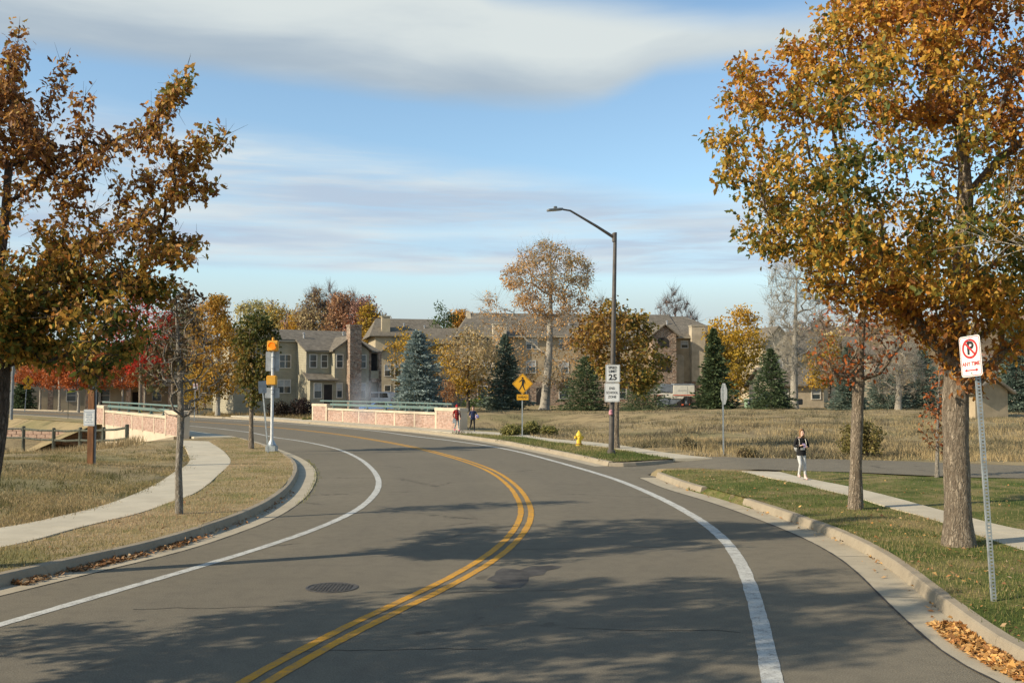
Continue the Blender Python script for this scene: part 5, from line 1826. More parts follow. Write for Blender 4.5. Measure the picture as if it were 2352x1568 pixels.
window(hA, .55, 1.3, .75, 2.3, -1.25, 'blind')
window(hA, 3.1, 3.65, .8, 2.3, -1.3, 'blind')
window(hA, 5.9, 6.4, .8, 2.3, -1.3, 'blind')
b_ = MB(); b_.box(1.6, 2.55, -1.27, -1.2, -.2, 2.2); dr_ = b_.build('door', MT['dark'], hA)
b_ = MB(); b_.box(1.52, 1.6, -1.3, -1.2, -.2, 2.28); b_.box(2.55, 2.63, -1.3, -1.2, -.2, 2.28); b_.box(1.52, 2.63, -1.3, -1.2, 2.2, 2.28); b_.build('frame', MT['trim'], dr_)
# balcony with stone posts at the right end
b_ = MB(); b_.box(6.9, 8.3, -.06, .02, 3.7, 5.7); b_.build('balcony_recess', MT['dark'], hA)
b_ = MB(); b_.box(6.8, 8.45, -1.0, -.85, 2.9, 3.75); b_.build('balcony_rail', MT['siding'], hA)
for u in (6.85, 8.1):
    b_ = MB(); b_.box(u, u + .35, -1.0, -.65, -1, 5.9); b_.build('balcony_post', MT['stone'], hA)
b_ = MB(); b_.box(6.8, 8.45, -1.0, 0, 2.5, 2.9); b_.build('balcony_floor', MT['stone'], hA)
vent(hA, .9, 3.6, 7.35, .55); vent(hA, 6.1, 5.0, 7.9, .3)

# ---- roof and wall of the house behind it
s_ = 15.8
hB = thing('apartment_house', 'tan house with square siding chimney, its grey roof rising behind the left house', 'house', ((862 - 1176) / s_, FPX / s_, .5), math.radians(14))
b_ = MB(); b_.box(0, 10.2, 0, 10, -1, 10.0); b_.build('wall', MT['siding2'], hB)
slab(hB, 'roof', [(-.9, -.5, 9.9), (10.8, -.5, 9.9), (9.6, 5, 12.75), (.6, 5, 12.75)], 'roof')
slab(hB, 'roof', [(.6, 5, 12.75), (9.6, 5, 12.75), (10.8, 10.5, 9.9), (-.9, 10.5, 9.9)], 'roof')
slab(hB, 'roof', [(-.9, -.5, 9.9), (.6, 5, 12.75), (-.9, 10.5, 9.9)], 'roof')
slab(hB, 'roof', [(10.8, -.5, 9.9), (9.6, 5, 12.75), (10.8, 10.5, 9.9)], 'roof')
b_ = MB(); b_.box(1.0, 2.2, .6, 1.8, 9.0, 12.7); cb = b_.build('chimney', MT['siding2'], hB)
b_ = MB(); b_.box(.92, 2.28, .52, 1.88, 12.7, 12.85); b_.build('cap', MT['trim'], cb)
b_ = MB(); b_.box(.4, 4.2, -1.6, .1, -1, 7.2); b_.prism([(.4, -1.6, 7.2), (4.2, -1.6, 7.2), (2.3, -1.6, 8.6)], (0, 2.5, 0)); b_.build('bay', MT['siding2'], hB)
slab(hB, 'bay_roof', [(.0, -2, 7.1), (2.3, -2, 8.8), (2.3, 1, 8.8), (.0, 1, 7.1)], 'roof')
slab(hB, 'bay_roof', [(4.6, -2, 7.1), (2.3, -2, 8.8), (2.3, 1, 8.8), (4.6, 1, 7.1)], 'roof')
for u in (1.2, 2.7, 5.5, 7.4):
    window(hB, u, u + .8, 4.0, 5.6, -1.6 if u < 4 else 0, 'blind')
    window(hB, u, u + .8, 1.0, 2.6, -1.6 if u < 4 else 0, 'glass')
for u in (5.5, 7.4):
    window(hB, u, u + .8, 7.0, 8.6, 0, 'glass')
vent(hB, 4.5, 2.5, 11.4, .35); vent(hB, 7.5, 2.0, 11.1, .35)

# ---- the long three-storey building
s_ = 18.75
hC = thing('apartment_building', 'long three-storey tan building with stone gable bay and two square chimneys', 'apartment building', ((1057 - 1176) / s_, FPX / s_, .45), math.radians(7))
EV = 8.8
b_ = MB(); b_.box(0, 34.2, 0, 12, -1, EV); b_.build('wall', MT['stucco'], hC)
b_ = MB(); b_.box(-.03, 34.23, -.08, 12.03, -1, 3.1); b_.build('stone_base', MT['stone'], hC)
slab(hC, 'roof', [(-.6, -.6, EV - .1), (28.0, -.6, EV - .1), (28.0, 6, 11.95), (1.5, 6, 11.95)], 'roof')
slab(hC, 'roof', [(27.9, -.6, EV - .096), (34.8, -.6, EV - .096), (30.2, 6, 11.75), (27.9, 6, 11.75)], 'roof')
slab(hC, 'roof', [(1.5, 6, 11.95), (28, 6, 11.95), (34.8, 12.6, EV - .1), (-.6, 12.6, EV - .1)], 'roof')
slab(hC, 'roof', [(34.8, -.6, EV - .1), (34.8, 12.6, EV - .1), (30.2, 6, 11.75)], 'roof')
slab(hC, 'roof', [(-.6, -.6, EV - .1), (1.5, 6, 11.95), (-.6, 12.6, EV - .1)], 'roof')
b_ = MB(); b_.prism([(1.2, 2.2, 9.9), (1.2, 9.5, 9.9), (1.2, 6, 12.1)], (.5, 0, 0)); b_.build('roof_gable', MT['siding2'], hC)
b_ = MB(); b_.box(-5.5, 0.05, 1.0, 9, -1, 7.9); b_.build('wing_wall', MT['stucco'], hC)
slab(hC, 'wing_roof', [(-6, .5, 7.8), (.2, .5, 7.8), (.2, 5, 9.9), (-4, 5, 9.9)], 'roof')
slab(hC, 'wing_roof', [(-6, .5, 7.8), (-4, 5, 9.9), (-6, 9.5, 7.8)], 'roof')
for u0, u1 in ((3.95, 5.6), (28.95, 30.7)):
    b_ = MB(); b_.box(u0, u1, -1.0, .2, -1, 10.0); cb = b_.build('chimney', MT['stucco2'], hC)
    b_ = MB(); b_.box(u0 - .06, u1 + .06, -1.06, .26, 10.0, 10.15); b_.build('cap', MT['trim'], cb)
    b_ = MB(); b_.box(u0 - .03, u1 + .03, -1.05, .2, -1, 3.12); b_.build('stone_base', MT['stone'], cb)
b_ = MB(); b_.box(23.7, 26.65, -2.0, .2, -1, EV); b_.prism([(23.7, -2, EV), (26.65, -2, EV), (25.17, -2, 10.0)], (0, 3.2, 0)); by_ = b_.build('stone_bay', MT['stone'], hC)
slab(hC, 'bay_roof', [(23.3, -2.4, EV - .08), (25.17, -2.4, 10.2), (25.17, 2.2, 10.2), (23.3, 2.2, EV - .08)], 'roof', .14)
slab(hC, 'bay_roof', [(27.05, -2.4, EV - .08), (25.17, -2.4, 10.2), (25.17, 2.2, 10.2), (27.05, 2.2, EV - .08)], 'roof', .14)


def arch(root, name, uc, w0, w1, half, v, mat):
    pts = [(uc - half, v, w0), (uc + half, v, w0), (uc + half, v, w1)]
    for k in range(1, 8):
        t = math.pi * k / 8
        pts.append((uc + half * math.cos(t), v, w1 + half * .55 * math.sin(t)))
    pts.append((uc - half, v, w1))
    b2 = MB(); b2.prism(pts, (0, .05, 0)); return b2.build(name, MT[mat], root)


arch(hC, 'balcony_opening', 25.0, 7.35, 8.1, .72, -2.03, 'dark')
arch(hC, 'balcony_opening', 25.2, 4.3, 5.6, .8, -2.03, 'dark')
arch(hC, 'entrance_opening', 25.2, -.2, 2.2, .9, -2.03, 'dark')
arch(hC, 'arched_panel', 27.6, 2.9, 6.2, .58, -.10, 'stucco2')
for u, w0, mt in [(2.7, 7.2, 'glass'), (8.2, 7.1, 'blind'), (12.3, 7.1, 'blind'), (16.0, 7.1, 'glass'), (19.6, 7.1, 'blind'), (27.9, 7.35, 'blind'), (32.3, 7.2, 'blind')]:
    window(hC, u, u + (.8 if u in (2.7, 27.9, 32.3) else 1.3), w0, w0 + (1.25 if u != 27.9 else .8), 0, mt, vm=u not in (2.7, 27.9, 32.3))
for u in (2.7, 8.2, 12.3, 16.0, 19.6, 32.3):
    window(hC, u, u + 1.1, 4.2, 5.6, 0, 'blind')
for u in (2.2, 7.0, 12.3, 19.6, 32.3):
    window(hC, u, u + 1.1, 1.0, 2.5, -.08, 'glass')
b_ = MB(); b_.box(9.4, 11.0, -.12, -.05, -.4, 2.3); b_.build('entrance_opening', MT['dark'], hC)
for u, v, w in ((26.9, 3.0, 10.3), (21.9, 2.0, 9.9), (30.2, 1.5, 9.6), (14, 2.5, 10.2)):
    vent(hC, u, v, w, .5)
b_ = MB(); b_.box(-.62, 34.8, -.64, -.58, EV - .28, EV - .12); b_.build('fascia', MT['trim'], hC)


def cottage(label, x0, x1, by, s_, wall, ridge, rot, wmat, over=.4, deep=8, gable_front=False, wins=()):
    root = thing('house', label, 'house', ((x0 - 1176) / s_, FPX / s_, 0), math.radians(rot))
    gz = float(H(root.location.x, root.location.y))
    root.location.z = gz - .05
    L = (x1 - x0) / s_
    b2 = MB(); b2.box(0, L, 0, deep, -1, wall)
    if gable_front:
        b2.prism([(0, 0, wall), (L, 0, wall), (L / 2, 0, ridge)], (0, deep, 0))
    else:
        b2.prism([(0, 0, wall), (0, deep, wall), (0, deep / 2, ridge)], (L, 0, 0))
    b2.build('wall', MT[wmat], root)
    k = .08
    if gable_front:
        slab(root, 'roof', [(-over, -over, wall - over * .6), (L / 2, -over, ridge + k), (L / 2, deep + over, ridge + k), (-over, deep + over, wall - over * .6)], 'roof')
        slab(root, 'roof', [(L + over, -over, wall - over * .6), (L / 2, -over, ridge + k), (L / 2, deep + over, ridge + k), (L + over, deep + over, wall - over * .6)], 'roof')
    else:
        slab(root, 'roof', [(-over, -over, wall - .2), (L + over, -over, wall - .2), (L + over, deep / 2, ridge + k), (-over, deep / 2, ridge + k)], 'roof')
        slab(root, 'roof', [(-over, deep + over, wall - .2), (L + over, deep + over, wall - .2), (L + over, deep / 2, ridge + k), (-over, deep / 2, ridge + k)], 'roof')
    for (u, w0, w_, h_) in wins:
        window(root, u, u + w_, w0, w0 + h_, 0, 'blind')
    return root


cottage('low tan cottage wall beside the dark pickup', 1770, 1896, 936, 21.2, 2.7, 4.4, 6, 'stucco2', deep=7, wins=[(4.6, 1.0, .9, 1.0), (1.0, 1.0, .9, 1.0)])
cottage('brown roofed house with front gable behind the bare poplar', 1752, 1830, 930, 15.0, 9.0, 11.8, 10, 'siding2', deep=10, gable_front=True, wins=[(2.0, 5.5, 1.2, 1.4), (2.0, 2.2, 1.2, 1.4)])
cottage('wide brown roofed house behind the golden ash and slim oak', 1840, 2010, 930, 14.6, 7.8, 10.6, 4, 'siding2', deep=11, wins=[(2, 5, 1.2, 1.4), (6, 5, 1.2, 1.4), (9, 5, 1.2, 1.4)])
cottage('tan garage with a low front gable beside the large blue-green spruce', 2238, 2326, 973, 33.0, 2.15, 2.9, 14, 'stucco', deep=2.6, gable_front=True)
cottage('tan house with brown roof behind the large gold oak', 2285, 2420, 955, 24.0, 3.4, 5.2, -4, 'siding2', deep=8, wins=[(1.5, 1.2, 1.1, 1.2), (4.5, 1.2, 1.1, 1.2)])
# the far-left house, seen in pieces between the trees
s_ = 17.6
hG = thing('apartment_house', 'grey roofed tan house with stone columns behind the burnt-orange trees', 'house', ((-60 - 1176) / s_, FPX / s_, .1), math.radians(20))
b_ = MB(); b_.box(0, 27, 0, 10, -1, 6.2); b_.build('wall', MT['siding2'], hG)
slab(hG, 'roof', [(-.6, -.6, 6.1), (27.6, -.6, 6.1), (25, 5, 9.0), (2, 5, 9.0)], 'roof')
slab(hG, 'roof', [(2, 5, 9.0), (25, 5, 9.0), (27.6, 10.6, 6.1), (-.6, 10.6, 6.1)], 'roof')
slab(hG, 'roof', [(27.6, -.6, 6.1), (25, 5, 9.0), (27.6, 10.6, 6.1)], 'roof')
for k, u in enumerate((9.0, 13.6, 18.6, 20.4, 24.0, 25.6)):
    b_ = MB(); b_.box(u, u + .62, -1.6, -.9, -1, 7.6 if k == 0 else 2.9); b_.build('stone_column', MT['stone'], hG)
b_ = MB(); b_.box(13.4, 26.5, -1.7, 0, 2.9, 3.2); b_.build('porch_roof', MT['roof'], hG)
for u in (3.2, 5.8, 11.2, 15.4, 22.0):
    window(hG, u, u + 1.1, 3.9, 5.3, 0, 'blind', vm=True)
    window(hG, u, u + 1.1, .9, 2.4, 0, 'glass')
for u in (14.6, 19.4):
    b_ = MB(); b_.box(u, u + 1, -.05, .0, -.3, 2.1); b_.build('door', MT['dark'], hG)

# ---- far hillside with its brown wood
hx = np.linspace(-700, 900, 90)
hv = []
for k, yy in enumerate((230, 300, 420, 600, 900)):
    for x in hx:
        pr = (0, .45, .85, 1.0, .9)[k]
        hv.append((x, yy, -.5 + pr * (11 + 24 * math.exp(-((x - 165) / 120) ** 2) + 3 * math.sin(x * .013) + 2 * math.sin(x * .031 + 1))))
n = len(hx)
i = np.arange(4)[:, None] * n + np.arange(n - 1)[None]
MT['hill'] = ground_mat('brown_wooded_hill', [(.3, (.10, .075, .05)), (.5, (.17, .125, .075)), (.7, (.23, .16, .08))], .08, .6)
hills = struct(npmesh('hills', np.array(hv), np.stack([i, i + 1, i + n + 1, i + n], -1).reshape(-1, 4), MT['hill'], smooth=True))
# the wood on it reads as one mass
rng_ = np.random.default_rng(77)
anc = []
hvv = np.array(hv).reshape(5, n, 3)
for k in range(420):
    a = rng_.uniform(.15, 3.0); x = rng_.uniform(-260, 420)
    r0 = int(a); f = a - r0
    j = np.clip((x + 700) / 1600 * (n - 1), 0, n - 2); j0 = int(j)
    p = hvv[r0, j0] * (1 - f) + hvv[r0 + 1, j0] * f
    anc.append((x, p[1], p[2] + rng_.uniform(1.0, 5.0)))
anc = np.array(anc)
wood = leaves('distant_wood', anc, 26000, 2.0, 1.5, TAN + MAROON + [(.34, .26, .10), (.20, .17, .07)], None, rng_, 'plain', cscale=.03)
tag(wood, 'brown and gold wood covering the far hillside', 'woods', kind='stuff')
# ================================================================ STREET FURNITURE
MT['galv'] = M('galvanised_steel', (.40, .43, .43), .5, .15, 8, .1, metal=.5)
MT['bronze'] = M('bronze_brown_paint', (.095, .082, .07), .5, .15, 4)
MT['alu'] = M('pale_painted_aluminium', (.62, .63, .62), .4, .1, 5)
MT['sign_back'] = M('bare_aluminium_sign_back', (.34, .36, .37), .5, .12, 6, metal=.4)
MT['sign_white'] = M('white_sign_sheeting', (.74, .74, .70), .45, .05, 4)
MT['sign_black'] = M('black_sign_ink', (.02, .02, .02), .5, .1, 4)
MT['sign_red'] = M('red_sign_ink', (.52, .03, .03), .5, .1, 4)
MT['sign_blue'] = M('faded_blue_sign_ink', (.22, .28, .38), .5, .1, 4)
MT['sign_yellow'] = M('amber_sign_sheeting', (.72, .36, .02), .45, .06, 4)
MT['signal_yellow'] = M('yellow_signal_housing', (.72, .36, .04), .5, .08, 4)
MT['lens_lit'] = M('lit_amber_lens', (.8, .2, .01), .3, .05, 3, emit=((1.0, .20, .005), .95))
MT['hydrant'] = M('yellow_hydrant_paint', (.72, .50, .05), .45, .12, 8)
MT['wood_post'] = M('stained_brown_timber', (.20, .085, .03), .75, .25, 8, .3, 30, stretch=(1, 1, .2))
MT['black_plastic'] = M('dark_grey_plastic', (.04, .045, .045), .5, .2, 4)
MT['grey_metal'] = M('grey_painted_metal', (.20, .21, .21), .5, .15, 4)


def rrect(w, h, r, k=4):
    pts = []
    for cx, cz, a0 in ((w / 2 - r, h / 2 - r, 0), (-w / 2 + r, h / 2 - r, 90), (-w / 2 + r, -h / 2 + r, 180), (w / 2 - r, -h / 2 + r, 270)):
        for i in range(k + 1):
            a = math.radians(a0 + 90 * i / k)
            pts.append((cx + r * math.cos(a), cz + r * math.sin(a)))
    return pts


def plate(name, w, h, parent, mat, loc=(0, 0, 0), r=.04, th=.004, rot=(0, 0, 0), back=None):
    """flat plate facing local -y"""
    b_ = MB()
    o2 = rrect(w, h, r)
    b_.prism([(x, 0, z) for x, z in o2][::-1], (0, th, 0))
    o = b_.build(name, MT[mat], parent)
    o.location = loc; o.rotation_euler = rot
    return o


def ring_rect(name, w, h, r, t, parent, mat, y):
    a, c = rrect(w, h, r), rrect(w - 2 * t, h - 2 * t, max(.005, r - t))
    n = len(a)
    b_ = MB(); b_.poly([(x, y, z) for x, z in a] + [(x, y, z) for x, z in c], [(i, (i + 1) % n, n + (i + 1) % n, n + i) for i in range(n)])
    return b_.build(name, MT[mat], parent)


def shape(name, pts, parent, mat, y=-.003):
    b_ = MB(); b_.poly([(x, y, z) for x, z in pts], [tuple(range(len(pts)))[::-1]])
    return b_.build(name, MT[mat], parent)


def letters(body, size, mat, parent, z, y=-.003, sx=1.0, x=0, offset=.0):
    return text_mesh('lettering', body, size, MT[mat], parent, (x, y, z), sx=sx, offset=offset)


def face(px, py=None):
    """rotation about z that turns a plate's front (-y) towards the traffic on the near road"""
    return 0.0


# ---- tall lamp post with the two signs on it
bp = P(1404, 1041, .15)
Yd = bp[1]
lamp = thing('street_lamp', 'tall bronze street lamp with an angled arm over the road', 'street lamp', tuple(bp))
top_ = A(1413, 534, Yd) - bp
b_ = MB(); b_.tube([(0, 0, -.05), (0, 0, .12), (0, 0, .13), (top_[0] * .5, 0, top_[2] * .5), tuple(top_)], [.15, .15, .105, .088, .066], 14); b_.build('pole', MT['bronze'], lamp, smooth=True)
at = A(1411, 546, Yd) - bp
elb = A(1310, 484, Yd - .5) - bp
tip = A(1292, 481, Yd - .6) - bp
b_ = MB(); b_.tube([tuple(at), tuple(at * .6 + elb * .4 + (0, 0, .02)), tuple(elb), tuple(tip)], [.062, .05, .036, .032], 10); arm = b_.build('arm', MT['bronze'], lamp, smooth=True)
b_ = MB(); b_.lathe([(.075, at[2] - .16), (.085, at[2] - .15), (.085, at[2] + .16), (.075, at[2] + .17)], 12, (at[0], at[1])); b_.build('clamp', MT['bronze'], arm)
hd_ = A(1257, 483, Yd - .8) - bp
dv = Vector(hd_ - tip); L_ = dv.length
ob = bpy.data.objects.new('lamp_head', None)
b_ = MB(); b_.prism([(0, -.10, 0), (L_ * .3, -.16, .0), (L_ * .95, -.14, -.01), (L_, -.06, -.015), (L_, .06, -.015), (L_ * .95, .14, -.01), (L_ * .3, .16, 0), (0, .10, 0)], (0, 0, .075)); b_.box(L_ * .35, L_ * .55, -.05, .05, .075, .16)
bpy.data.objects.remove(ob)
hd_o = b_.build('lamp_head', MT['grey_metal'], lamp, bevel=.015)
hd_o.location = tip + np.array((0, 0, -.03)); hd_o.rotation_euler = (0, -math.asin(dv.z / L_), math.atan2(dv.y, dv.x))
b_ = MB(); b_.box(L_ * .35, L_ * .9, -.10, .10, -.012, -.001); b_.build('lens', MT['alu'], hd_o)
b_ = MB(); b_.tube([(-.14, -.13, 0), (.10, -.13, 0)], .012, 6); b_.tube([(-.02, -.13, .0), (-.02, -.13, -.0)], .001, 3, False)
b_ = MB(); b_.lathe([(.05, 1.42), (.08, 1.46), (.07, 1.58), (.03, 1.62)], 10, (-.02, -.12)); b_.build('sticker', M('pink_tied_wrapper', (.55, .25, .28), .6, .4, 12), lamp)

spd = thing('speed_limit_sign', 'white SPEED LIMIT 25 sign bolted to the lamp post', 'traffic sign', tuple(A(1407.5, 857.5, Yd - .16)), math.radians(3))
pl = plate('sign_plate', .535, .65, spd, 'sign_white', r=.03)
ring_rect('border', .505, .62, .03, .010, spd, 'sign_black', -.002)
letters('SPEED', .135, 'sign_black', spd, .21, sx=.88, offset=.004); letters('LIMIT', .135, 'sign_black', spd, .075, sx=.95, offset=.004); letters('25', .29, 'sign_black', spd, -.145, sx=1.1, offset=.008)
b_ = MB(); b_.box(-.06, .06, .004, .10, -.25, -.22); b_.box(-.06, .06, .004, .10, .22, .25); b_.build('bracket', MT['galv'], spd)
esz = thing('school_zone_sign', 'white END SCHOOL ZONE sign under the speed limit sign', 'traffic sign', tuple(A(1406, 901, Yd - .16)), math.radians(3))
plate('sign_plate', .56, .70, esz, 'sign_white', r=.05)
ring_rect('border', .53, .67, .045, .008, esz, 'sign_black', -.002)
for t_, z_ in (('END', .15), ('SCHOOL', -.01), ('ZONE', -.165)):
    letters(t_, .13, 'sign_black', esz, z_, sx=.85, offset=.002)
b_ = MB(); b_.box(-.06, .06, .004, .10, -.25, -.22); b_.box(-.06, .06, .004, .10, .22, .25); b_.build('bracket', MT['galv'], esz)


def u_post(name, parent, h, w=.06, lean=(0, 0), holes=False, mat='galv', d=.03):
    """U-channel sign post; with holes the web is a real perforated strip"""
    lx, ly = lean

    def q(x, y, z):
        return (x + lx * z / h, y + ly * z / h, z)
    b_ = MB()
    if not holes:
        for x0, x1, y0, y1 in ((-w / 2, w / 2, 0, .005), (-w / 2, -w / 2 + .005, 0, d), (w / 2 - .005, w / 2, 0, d)):
            pts = [q(x, y, z) for z in (-.3, h) for y in (y0, y1) for x in (x0, x1)]
            b_.poly(pts, [(0, 2, 3, 1), (4, 5, 7, 6), (0, 1, 5, 4), (2, 6, 7, 3), (0, 4, 6, 2), (1, 3, 7, 5)])
    else:
        pitch, hr = .0254 * 1.5, .0075
        n = int(h / pitch)
        hw = .010
        z = -.1
        cells = [(-.1, 0.0, False)] + [(i * pitch, (i + 1) * pitch, True) for i in range(n)]
        for z0, z1, hole in cells:
            zc = (z0 + z1) / 2
            if not hole:
                b_.poly([q(-w / 2, 0, z0), q(w / 2, 0, z0), q(w / 2, 0, z1), q(-w / 2, 0, z1)], [(0, 1, 2, 3)])
                continue
            o_ = [(-w / 2, z0), (0, z0), (w / 2, z0), (w / 2, zc), (w / 2, z1), (0, z1), (-w / 2, z1), (-w / 2, zc)]
            i_ = [(-hr * 1.5, zc - hr), (0, zc - hr * 1.25), (hr * 1.5, zc - hr), (hr * 1.9, zc), (hr * 1.5, zc + hr), (0, zc + hr * 1.25), (-hr * 1.5, zc + hr), (-hr * 1.9, zc)]
            b_.poly([q(x, 0, zz_) for x, zz_ in o_] + [q(x, 0, zz_) for x, zz_ in i_], [(k, (k + 1) % 8, 8 + (k + 1) % 8, 8 + k) for k in range(8)])
        for sx_ in (-1, 1):
            x0 = sx_ * w / 2
            b_.poly([q(x0, 0, -.1), q(x0, d, -.1), q(x0, d, h), q(x0, 0, h)], [(0, 1, 2, 3)])
    return b_.build(name, MT[mat], parent)


# ---- pedestrian sign with AHEAD plate
bp = P(1199.5, 1002, .15); Yd = bp[1]
ped = thing('pedestrian_sign', 'amber diamond walking pedestrian sign with AHEAD plate near the rabbitbrush', 'traffic sign', tuple(bp), math.radians(0))
hh = (A(1201, 860, Yd) - bp)[2]
u_post('post', ped, hh, .07)
cz = (A(1201, 881, Yd) - bp)[2]
b_ = MB(); b_.prism([(x, 0, z) for x, z in rrect(.76, .76, .05)][::-1], (0, .004, 0)); dm = b_.build('diamond_plate', MT['sign_yellow'], ped)
dm.location = (.02, -.012, cz); dm.rotation_euler = (0, math.radians(45), 0)
bd = ring_rect('border', .72, .72, .045, .014, dm, 'sign_black', -.003)
fig = thing('x', None, None); bpy.data.objects.remove(fig)
sy = -.017
def ped_fig(parent, cx, cz, s, y):
    b2 = MB()
    def poly2(pts):
        b2.poly([(cx + x * s, y, cz + z * s) for x, z in pts], [tuple(range(len(pts)))[::-1]])
    poly2([(.055 * math.cos(t * math.pi / 5), .30 + .055 * math.sin(t * math.pi / 5)) for t in range(10)])
    poly2([(-.05, .235), (.07, .235), (.10, .20), (.075, .0), (.06, -.06), (-.06, -.06), (-.035, .08)])
    poly2([(-.05, .235), (-.03, .19), (-.10, .13), (-.19, .075), (-.20, .10), (-.12, .165)])
    poly2([(.07, .235), (.10, .21), (.14, .08), (.145, .0), (.12, .0), (.105, .08), (.075, .15)])
    poly2([(-.06, -.06), (.01, -.06), (-.07, -.20), (-.15, -.34), (-.20, -.335), (-.12, -.18)])
    poly2([(-.01, -.06), (.06, -.06), (.08, -.19), (.15, -.34), (.10, -.355), (.02, -.20)])
    return b2
ped_fig(ped, .02, cz - .0, .95, sy).build('walking_figure', MT['sign_black'], ped)
az_ = (A(1201, 912, Yd) - bp)[2]
pa_ = plate('ahead_plate', .60, .30, ped, 'sign_yellow', (.02, -.012, az_), r=.03)
ring_rect('border', .57, .27, .025, .008, pa_, 'sign_black', -.002)
letters('AHEAD', .16, 'sign_black', pa_, 0, sx=.9, offset=.003)

# ---- no parking sign on the right verge
bp = P(2284, 1381, .15); Yd = bp[1]
nop = thing('no_parking_sign', 'leaning no-parking ANY TIME sign on a perforated steel post', 'traffic sign', tuple(bp))
sc_ = FPX / Yd
ctr = A(2226, 818, Yd) - bp
tp = A(2240, 772, Yd) - bp
rz_ = math.radians(-70)
pst = thing('x', None, None); bpy.data.objects.remove(pst)
u_post('post', nop, tp[2] - .06, .055, (tp[0] + .005, 0), holes=True)
sg = bpy.data.objects.new('sign_plate', None)
bpy.data.objects.remove(sg)
b_ = MB(); b_.prism([(x, 0, z) for x, z in rrect(.305, .457, .035)][::-1], (0, .003, 0)); sg = b_.build('sign_plate', MT['sign_white'], nop)
sg.location = (ctr[0], -.035, ctr[2]); sg.rotation_euler = (0, math.radians(-4.5), rz_)
ring_rect('border', .285, .437, .03, .006, sg, 'sign_red', -.002)
cc = 28
b_ = MB()
for r0, r1 in ((.088, .112),):
    pts = [(r0 * math.cos(2 * math.pi * i / cc), -.004, .085 + r0 * math.sin(2 * math.pi * i / cc)) for i in range(cc)] + [(r1 * math.cos(2 * math.pi * i / cc), -.004, .085 + r1 * math.sin(2 * math.pi * i / cc)) for i in range(cc)]
    b_.poly(pts, [(i, cc + i, cc + (i + 1) % cc, (i + 1) % cc) for i in range(cc)])
b_.poly([(-.075, -.004, .085 + .058), (-.058, -.004, .085 + .075), (.075, -.004, .085 - .058), (.058, -.004, .085 - .075)], [(0, 1, 2, 3)])
b_.build('prohibition_ring', MT['sign_red'], sg)
text_mesh('letter_p', 'P', .20, MT['sign_black'], sg, (.004, -.0025, .085), offset=.006)
text_mesh('lettering', 'ANY TIME', .062, MT['sign_red'], sg, (0, -.003, -.087), sx=.92, offset=.001)
b_ = MB()
b_.poly([(-.07, -.003, -.151), (.07, -.003, -.151), (.07, -.003, -.163), (-.07, -.003, -.163)], [(0, 1, 2, 3)])
for s2 in (-1, 1):
    b_.poly([(s2 * .10, -.003, -.157), (s2 * .065, -.003, -.138), (s2 * .065, -.003, -.176)], [(0, 1, 2)])
b_.build('arrow', MT['sign_red'], sg)
b_ = MB()
for z_ in (.19, -.19):
    b_.tube([(0, -.012, z_), (0, .02, z_)], .008, 8)
b_.build('bolts', MT['galv'], sg)

# ---- stop sign seen nearly edge on
bp = P(1662, 1046, .15); Yd = bp[1]
stp = thing('stop_sign', 'stop sign seen nearly edge-on at the side street corner', 'traffic sign', tuple(bp), math.radians(0))
hh = (A(1664, 880, Yd) - bp)[2]
u_post('post', stp, hh - .05, .06)
octp = [(.38 / math.cos(math.pi / 8) * math.cos(math.pi / 8 + k * math.pi / 4), .38 / math.cos(math.pi / 8) * math.sin(math.pi / 8 + k * math.pi / 4)) for k in range(8)]
b_ = MB(); b_.prism([(x, 0, z) for x, z in octp][::-1], (0, .004, 0)); so = b_.build('sign_plate', MT['sign_back'], stp)
so.location = (.03, -.01, hh - .38); so.rotation_euler = (0, 0, math.radians(-85))
b_ = MB(); b_.poly([(x * .97, .006, z * .97) for x, z in octp], [tuple(range(8))]); b_.build('red_face', MT['sign_red'], so)
text_mesh('lettering', 'STOP', .27, MT['sign_white'], so, (0, .008, 0), rot=(math.pi / 2, 0, math.pi))

# ---- flashing beacon pole
bp = P(624, 1036, .15); Yd = bp[1]
bea = thing('flashing_beacon', 'white pole with lit amber beacon and the backs of school signs', 'beacon', tuple(bp))


def rel(x, y, dy=0.0):
    return A(x, y, Yd + dy) - bp


tz = rel(626, 800)[2]
b_ = MB(); b_.tube([(0, 0, .3), (.0, 0, tz * .5), (rel(627, 800)[0], 0, tz)], [.062, .056, .05], 12); b_.build('pole', MT['alu'], bea, smooth=True)
b_ = MB(); b_.box(-.20, .20, -.20, .20, -.1, .22); b_.lathe([(.20, .22), (.14, .30), (.09, .42), (.07, .44)], 12); b_.build('base', MT['galv'], bea, bevel=.03)
sx_ = Yd / FPX


